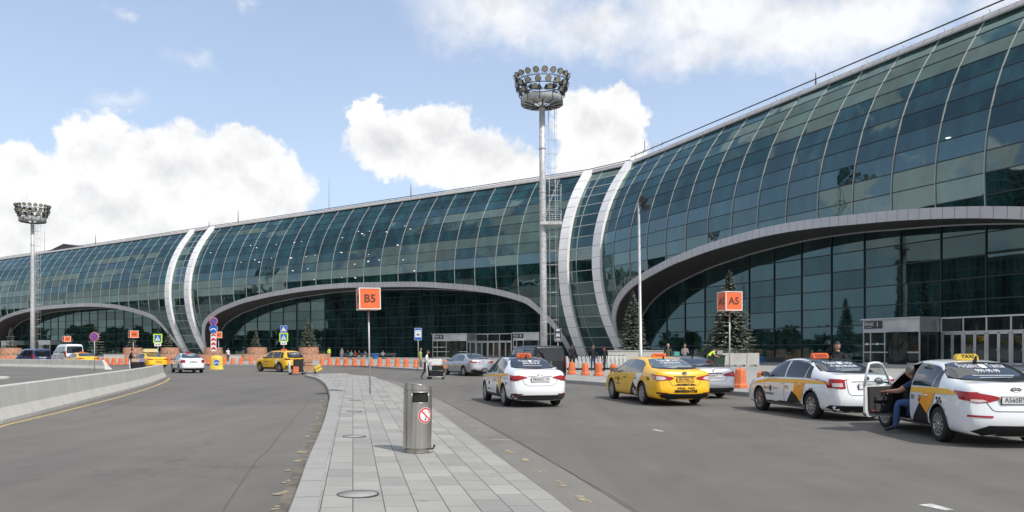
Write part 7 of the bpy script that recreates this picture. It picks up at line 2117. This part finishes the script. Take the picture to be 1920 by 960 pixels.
# luggage trolleys
tr0 = None
for i in range(15):
    p = D(1076 + i * 7.6, 57.5 + .05 * i); p.z = PZ(p.x, p.y)
    lab = '%s trolley from the left in the nested row of white luggage trolleys' % ORD[i + 1]
    tr0_ = trolley(p, R(8), lab, 'nested luggage trolleys behind the orange posts', first=tr0)
    if tr0 is None: tr0 = tr0_
wp = G(818, 711); tw = trolley(wp, R(-8), 'luggage trolley loaded with dark suitcases pushed by the woman in white', first=tr0, group='loaded luggage trolleys')
bag('suitcase', 'lower black suitcase on the trolley of the woman in white', 'suitcase', wp + Vector((.02, 0, .17)), (.72, .40, .30), M['c_black'], R(-8)); bag('suitcase', 'upper black suitcase on the trolley of the woman in white', 'suitcase', wp + Vector((.10, .02, .51)), (.66, .38, .26), M['black'], R(-5), handle=False)
bag('box', 'white square box on top of the suitcases of the woman in white', 'box', wp + Vector((-.02, -.02, .80)), (.62, .36, .34), M['white'], R(-10), handle=False, strap=False); bag('box', 'small brown carton at the front of the trolley of the woman in white', 'carton', wp + Vector((.45, .02, .60)), (.34, .30, .22), M['card'], R(-8), handle=False, ry=R(6))
wp = G(556, 702.5); t1 = trolley(wp, R(28), 'left abandoned luggage trolley with a big black suitcase at the island tip', first=tr0, group='loaded luggage trolleys')
bag('suitcase', 'large black suitcase standing on the left trolley at the island tip', 'suitcase', wp + Vector((.10, .05, .17)), (.62, .34, .86), M['black'], R(28)); bag('bag', 'orange bag hanging low on the left trolley at the island tip', 'bag', wp + Vector((.05, -.34, .10)), (.36, .16, .46), M['orange_pl'], R(20))
wp2 = G(580, 701); t2 = trolley(wp2, R(24), 'right abandoned luggage trolley stacked with cartons at the island tip', first=tr0, group='loaded luggage trolleys')
bag('box', 'brown carton on top of the right trolley at the island tip', 'carton', wp2 + Vector((-.12, .05, .56)), (.58, .45, .50), M['card'], R(20), handle=False, strap=True); bag('box', 'long brown carton low on the right trolley at the island tip', 'carton', wp2 + Vector((-.05, 0, .17)), (.75, .42, .38), M['card'], R(24), handle=False)
bag('box', 'yellow carton tilted off the front of the right trolley at the island tip', 'carton', wp2 + Vector((.62, .22, .20)), (.50, .34, .42), M['yellow'], R(24), ry=R(-24), handle=False, strap=True)
wp = G(258, 698.5); trolley(wp, R(15), 'luggage trolley with dark bags beside the man in black at left', first=tr0, group='loaded luggage trolleys')
bag('suitcase', 'dark suitcase on the trolley of the man in black at left', 'suitcase', wp + Vector((0, 0, .17)), (.78, .40, .60), M['c_black'], R(15)); bag('bag', 'crumpled pale bag on top of the dark suitcase at left', 'bag', wp + Vector((-.05, 0, .78)), (.62, .34, .22), M['c_beige'], R(10)); bag('bag', 'lilac bag beside the crumpled pale bag at left', 'bag', wp + Vector((.35, 0, .78)), (.34, .3, .26), M['c_lilac'], R(30))
# green wheeled rubbish container with bags
p = DP(1346, 50.5); t = thing('rubbish_container', 'dark green wheeled rubbish container the cleaner is leaning over', 'rubbish container', p, R(5)); mb = MB(); mb.box((0, 0, .56), (.62, .58, 1.0), M['greenbin'], taper=1.16); mb.box((0, 0, 1.06), (.78, .74, .06), M['greenbin']); mb.build('tub', t)
for s in (1, -1): mb = MB(); mb.lathe([(.001, -.03), (.10, -.03), (.10, .03), (.001, .03)], M['rubber'], 12, Matrix.Translation((s * .25, .25, .10)), axis='X'); mb.build('castor', t)
bag('rubbish_bag', 'pale rubbish bag heaped on the green container', 'rubbish bag', p + Vector((.02, 0, 1.09)), (.44, .4, .30), M['c_grey'], R(20), handle=False)

# ================================================================== PEOPLE, PLACED
def at_(px, Y, z=None):
    p = D(px, Y); p.z = PZ(p.x, p.y) if z is None else z; return p
person('man in black jacket standing at a loaded trolley behind the end of the concrete barriers', G(244, 698.5), R(20), dict(PUSH, kneeL=(.05, .10, .50)), 1.80, 'c_black', 'c_navy', 'black', 'hair')
person('woman in white blouse and black trousers pushing a loaded trolley across the road', G(798, 711), R(-6), dict(WALK, **{k: PUSH[k] for k in ('chest', 'neck', 'head', 'shL', 'shR', 'elL', 'wrL', 'haL', 'elR', 'wrR', 'haR')}), 1.64, 'c_white', 'c_black', 'black', 'hair', fem=True, hairstyle='long')
person('woman in green top walking just behind the woman pushing the trolley', at_(788.5, 60), R(-20), WALK, 1.66, 'c_green', 'c_beige', 'c_black', 'hair_light', fem=True, hairstyle='long', low='skin')
pb = at_(791, 58.8); bag('bag', 'chequered shopping bag carried beside the woman in green', 'bag', pb + Vector((0, 0, .25)), (.42, .2, .42), M['c_flower'], R(-60))
person('man in white shirt and black trousers standing at the left timber planters', at_(427.5, 103), R(-40), dict(ARMOUT, elR=(.05, -.22, 1.2), wrR=(.2, -.2, 1.3), haR=(.25, -.18, 1.36)), 1.76, 'c_white', 'c_black', 'black', 'hair')
person('worker in yellow-green jacket standing right of the spruce planter', at_(617, 119), R(-70), None, 1.78, 'c_vest', 'c_grey', 'c_black', 'hair')
person('person in a long grey coat standing left of the seated travellers', at_(641, 117), R(-100), None, 1.72, 'c_grey', 'c_grey', 'c_black', 'hair_light', fem=True, hairstyle='long')
for px, lab, tp, bt, hr in ((652, 'seated person in dark jacket, leftmost of the bench group', 'c_black', 'c_navy', 'hair'), (658.5, 'seated person in teal top on the long bench', 'c_teal', 'c_black', 'hair'), (666, 'seated person in dark red top on the long bench', 'c_red', 'c_black', 'hair'), (673.5, 'seated person in black, rightmost of the bench group', 'c_black', 'c_grey', 'hair')):
    person(lab, at_(px, 119.4), R(-90), SIT, 1.74, tp, bt, 'black', hr)
person('person in lilac top and white trousers seated alone with crossed legs', at_(685, 120.8), R(-110), dict(SIT, ankR=(.60, -.05, .35), toeR=(.74, -.02, .38)), 1.7, 'c_lilac', 'c_white', 'black', 'hair', fem=True, hairstyle='long')
person('person in grey top seated right of the blue tub', at_(718, 120.8), R(-90), SIT, 1.72, 'c_grey', 'c_black', 'black', 'hair')
person('lone figure in white cap bending behind the spruce planter', at_(602, 117), R(180), BEND, 1.7, 'c_black', 'c_black', 'black', 'c_white', hairstyle='cap')
person('man in black jacket and cap with his back turned, just right of the black van', at_(1073, 52), R(80), None, 1.86, 'c_black', 'c_black', 'black', 'c_black', hairstyle='cap')
person('man in black stretching one arm out in front of the nested trolleys', at_(1112, 54.5), R(-75), ARMOUT, 1.82, 'c_black', 'c_navy', 'black', 'hair')
person('shorter woman in black with reddish hair beside the nested trolleys', at_(1133.5, 54.5), R(160), None, 1.60, 'c_black', 'c_black', 'black', 'c_red', fem=True, hairstyle='long')
person('bald man in olive jacket behind the yellow saloon taxi', at_(1252.5, 46), R(-90), None, 1.80, 'c_olive', 'c_black', 'black', 'hair', hairstyle='bald')
bag('bag', 'pale green bag hanging beside the bald man in olive', 'bag', at_(1268, 46.2) + Vector((0, 0, .75)), (.34, .2, .6), M['c_teal'], R(10))
person('woman in black and white patterned top standing right of the bald man', at_(1284, 52.5), R(-90), PHONE, 1.80, 'c_flower', 'c_black', 'black', 'hair_light', fem=True, hairstyle='long')
person('distant figure in grey between the patterned woman and the cleaner', at_(1305, 84), R(-60), None, 1.75, 'c_grey', 'c_navy', 'black', 'hair')
person('cleaner in yellow-green vest bending over the green rubbish container', at_(1328.5, 50.3), R(2), BEND, 1.82, 'c_vest', 'c_black', 'black', 'hair', low='skin')
person('man with glasses and dark shirt standing behind the roof sign of the liftback taxi', at_(1570, 22.8, 0), R(-105), None, 1.86, 'c_black', 'c_black', 'black', 'hair', lod=2)
# driver climbing out of the open door: joints in the frame of the car he sits in
cl_ = RIO['t']
DRV = dict(pelvis=(.08, .50, .60), spine=(.12, .56, .78), chest=(.18, .58, .96), neck=(.26, .63, 1.08), head=(.31, .67, 1.10), hipL=(.02, .58, .58), kneeL=(.16, .98, .60), ankL=(.16, 1.02, .13), toeL=(.24, 1.20, .055), hipR=(.18, .46, .57), kneeR=(.55, .58, .60), ankR=(.64, .58, .32), toeR=(.78, .58, .27),
           shL=(.11, .73, .98), elL=(.24, .92, .82), wrL=(.49, 1.07, .80), haL=(.565, 1.11, .79), shR=(.33, .50, 1.01), elR=(.46, .42, .82), wrR=(.60, .40, .90), haR=(.66, .40, .95))
person('driver in navy polo and blue jeans leaning out of the open taxi door', cl_.location, cl_.rotation_euler.z, DRV, 1.75, 'c_navy', 'c_jeans', 'black', 'hair_grey', low='skin_dark', skin='skin_dark', hands=True, lod=2, look=R(38), bulk=1.16)
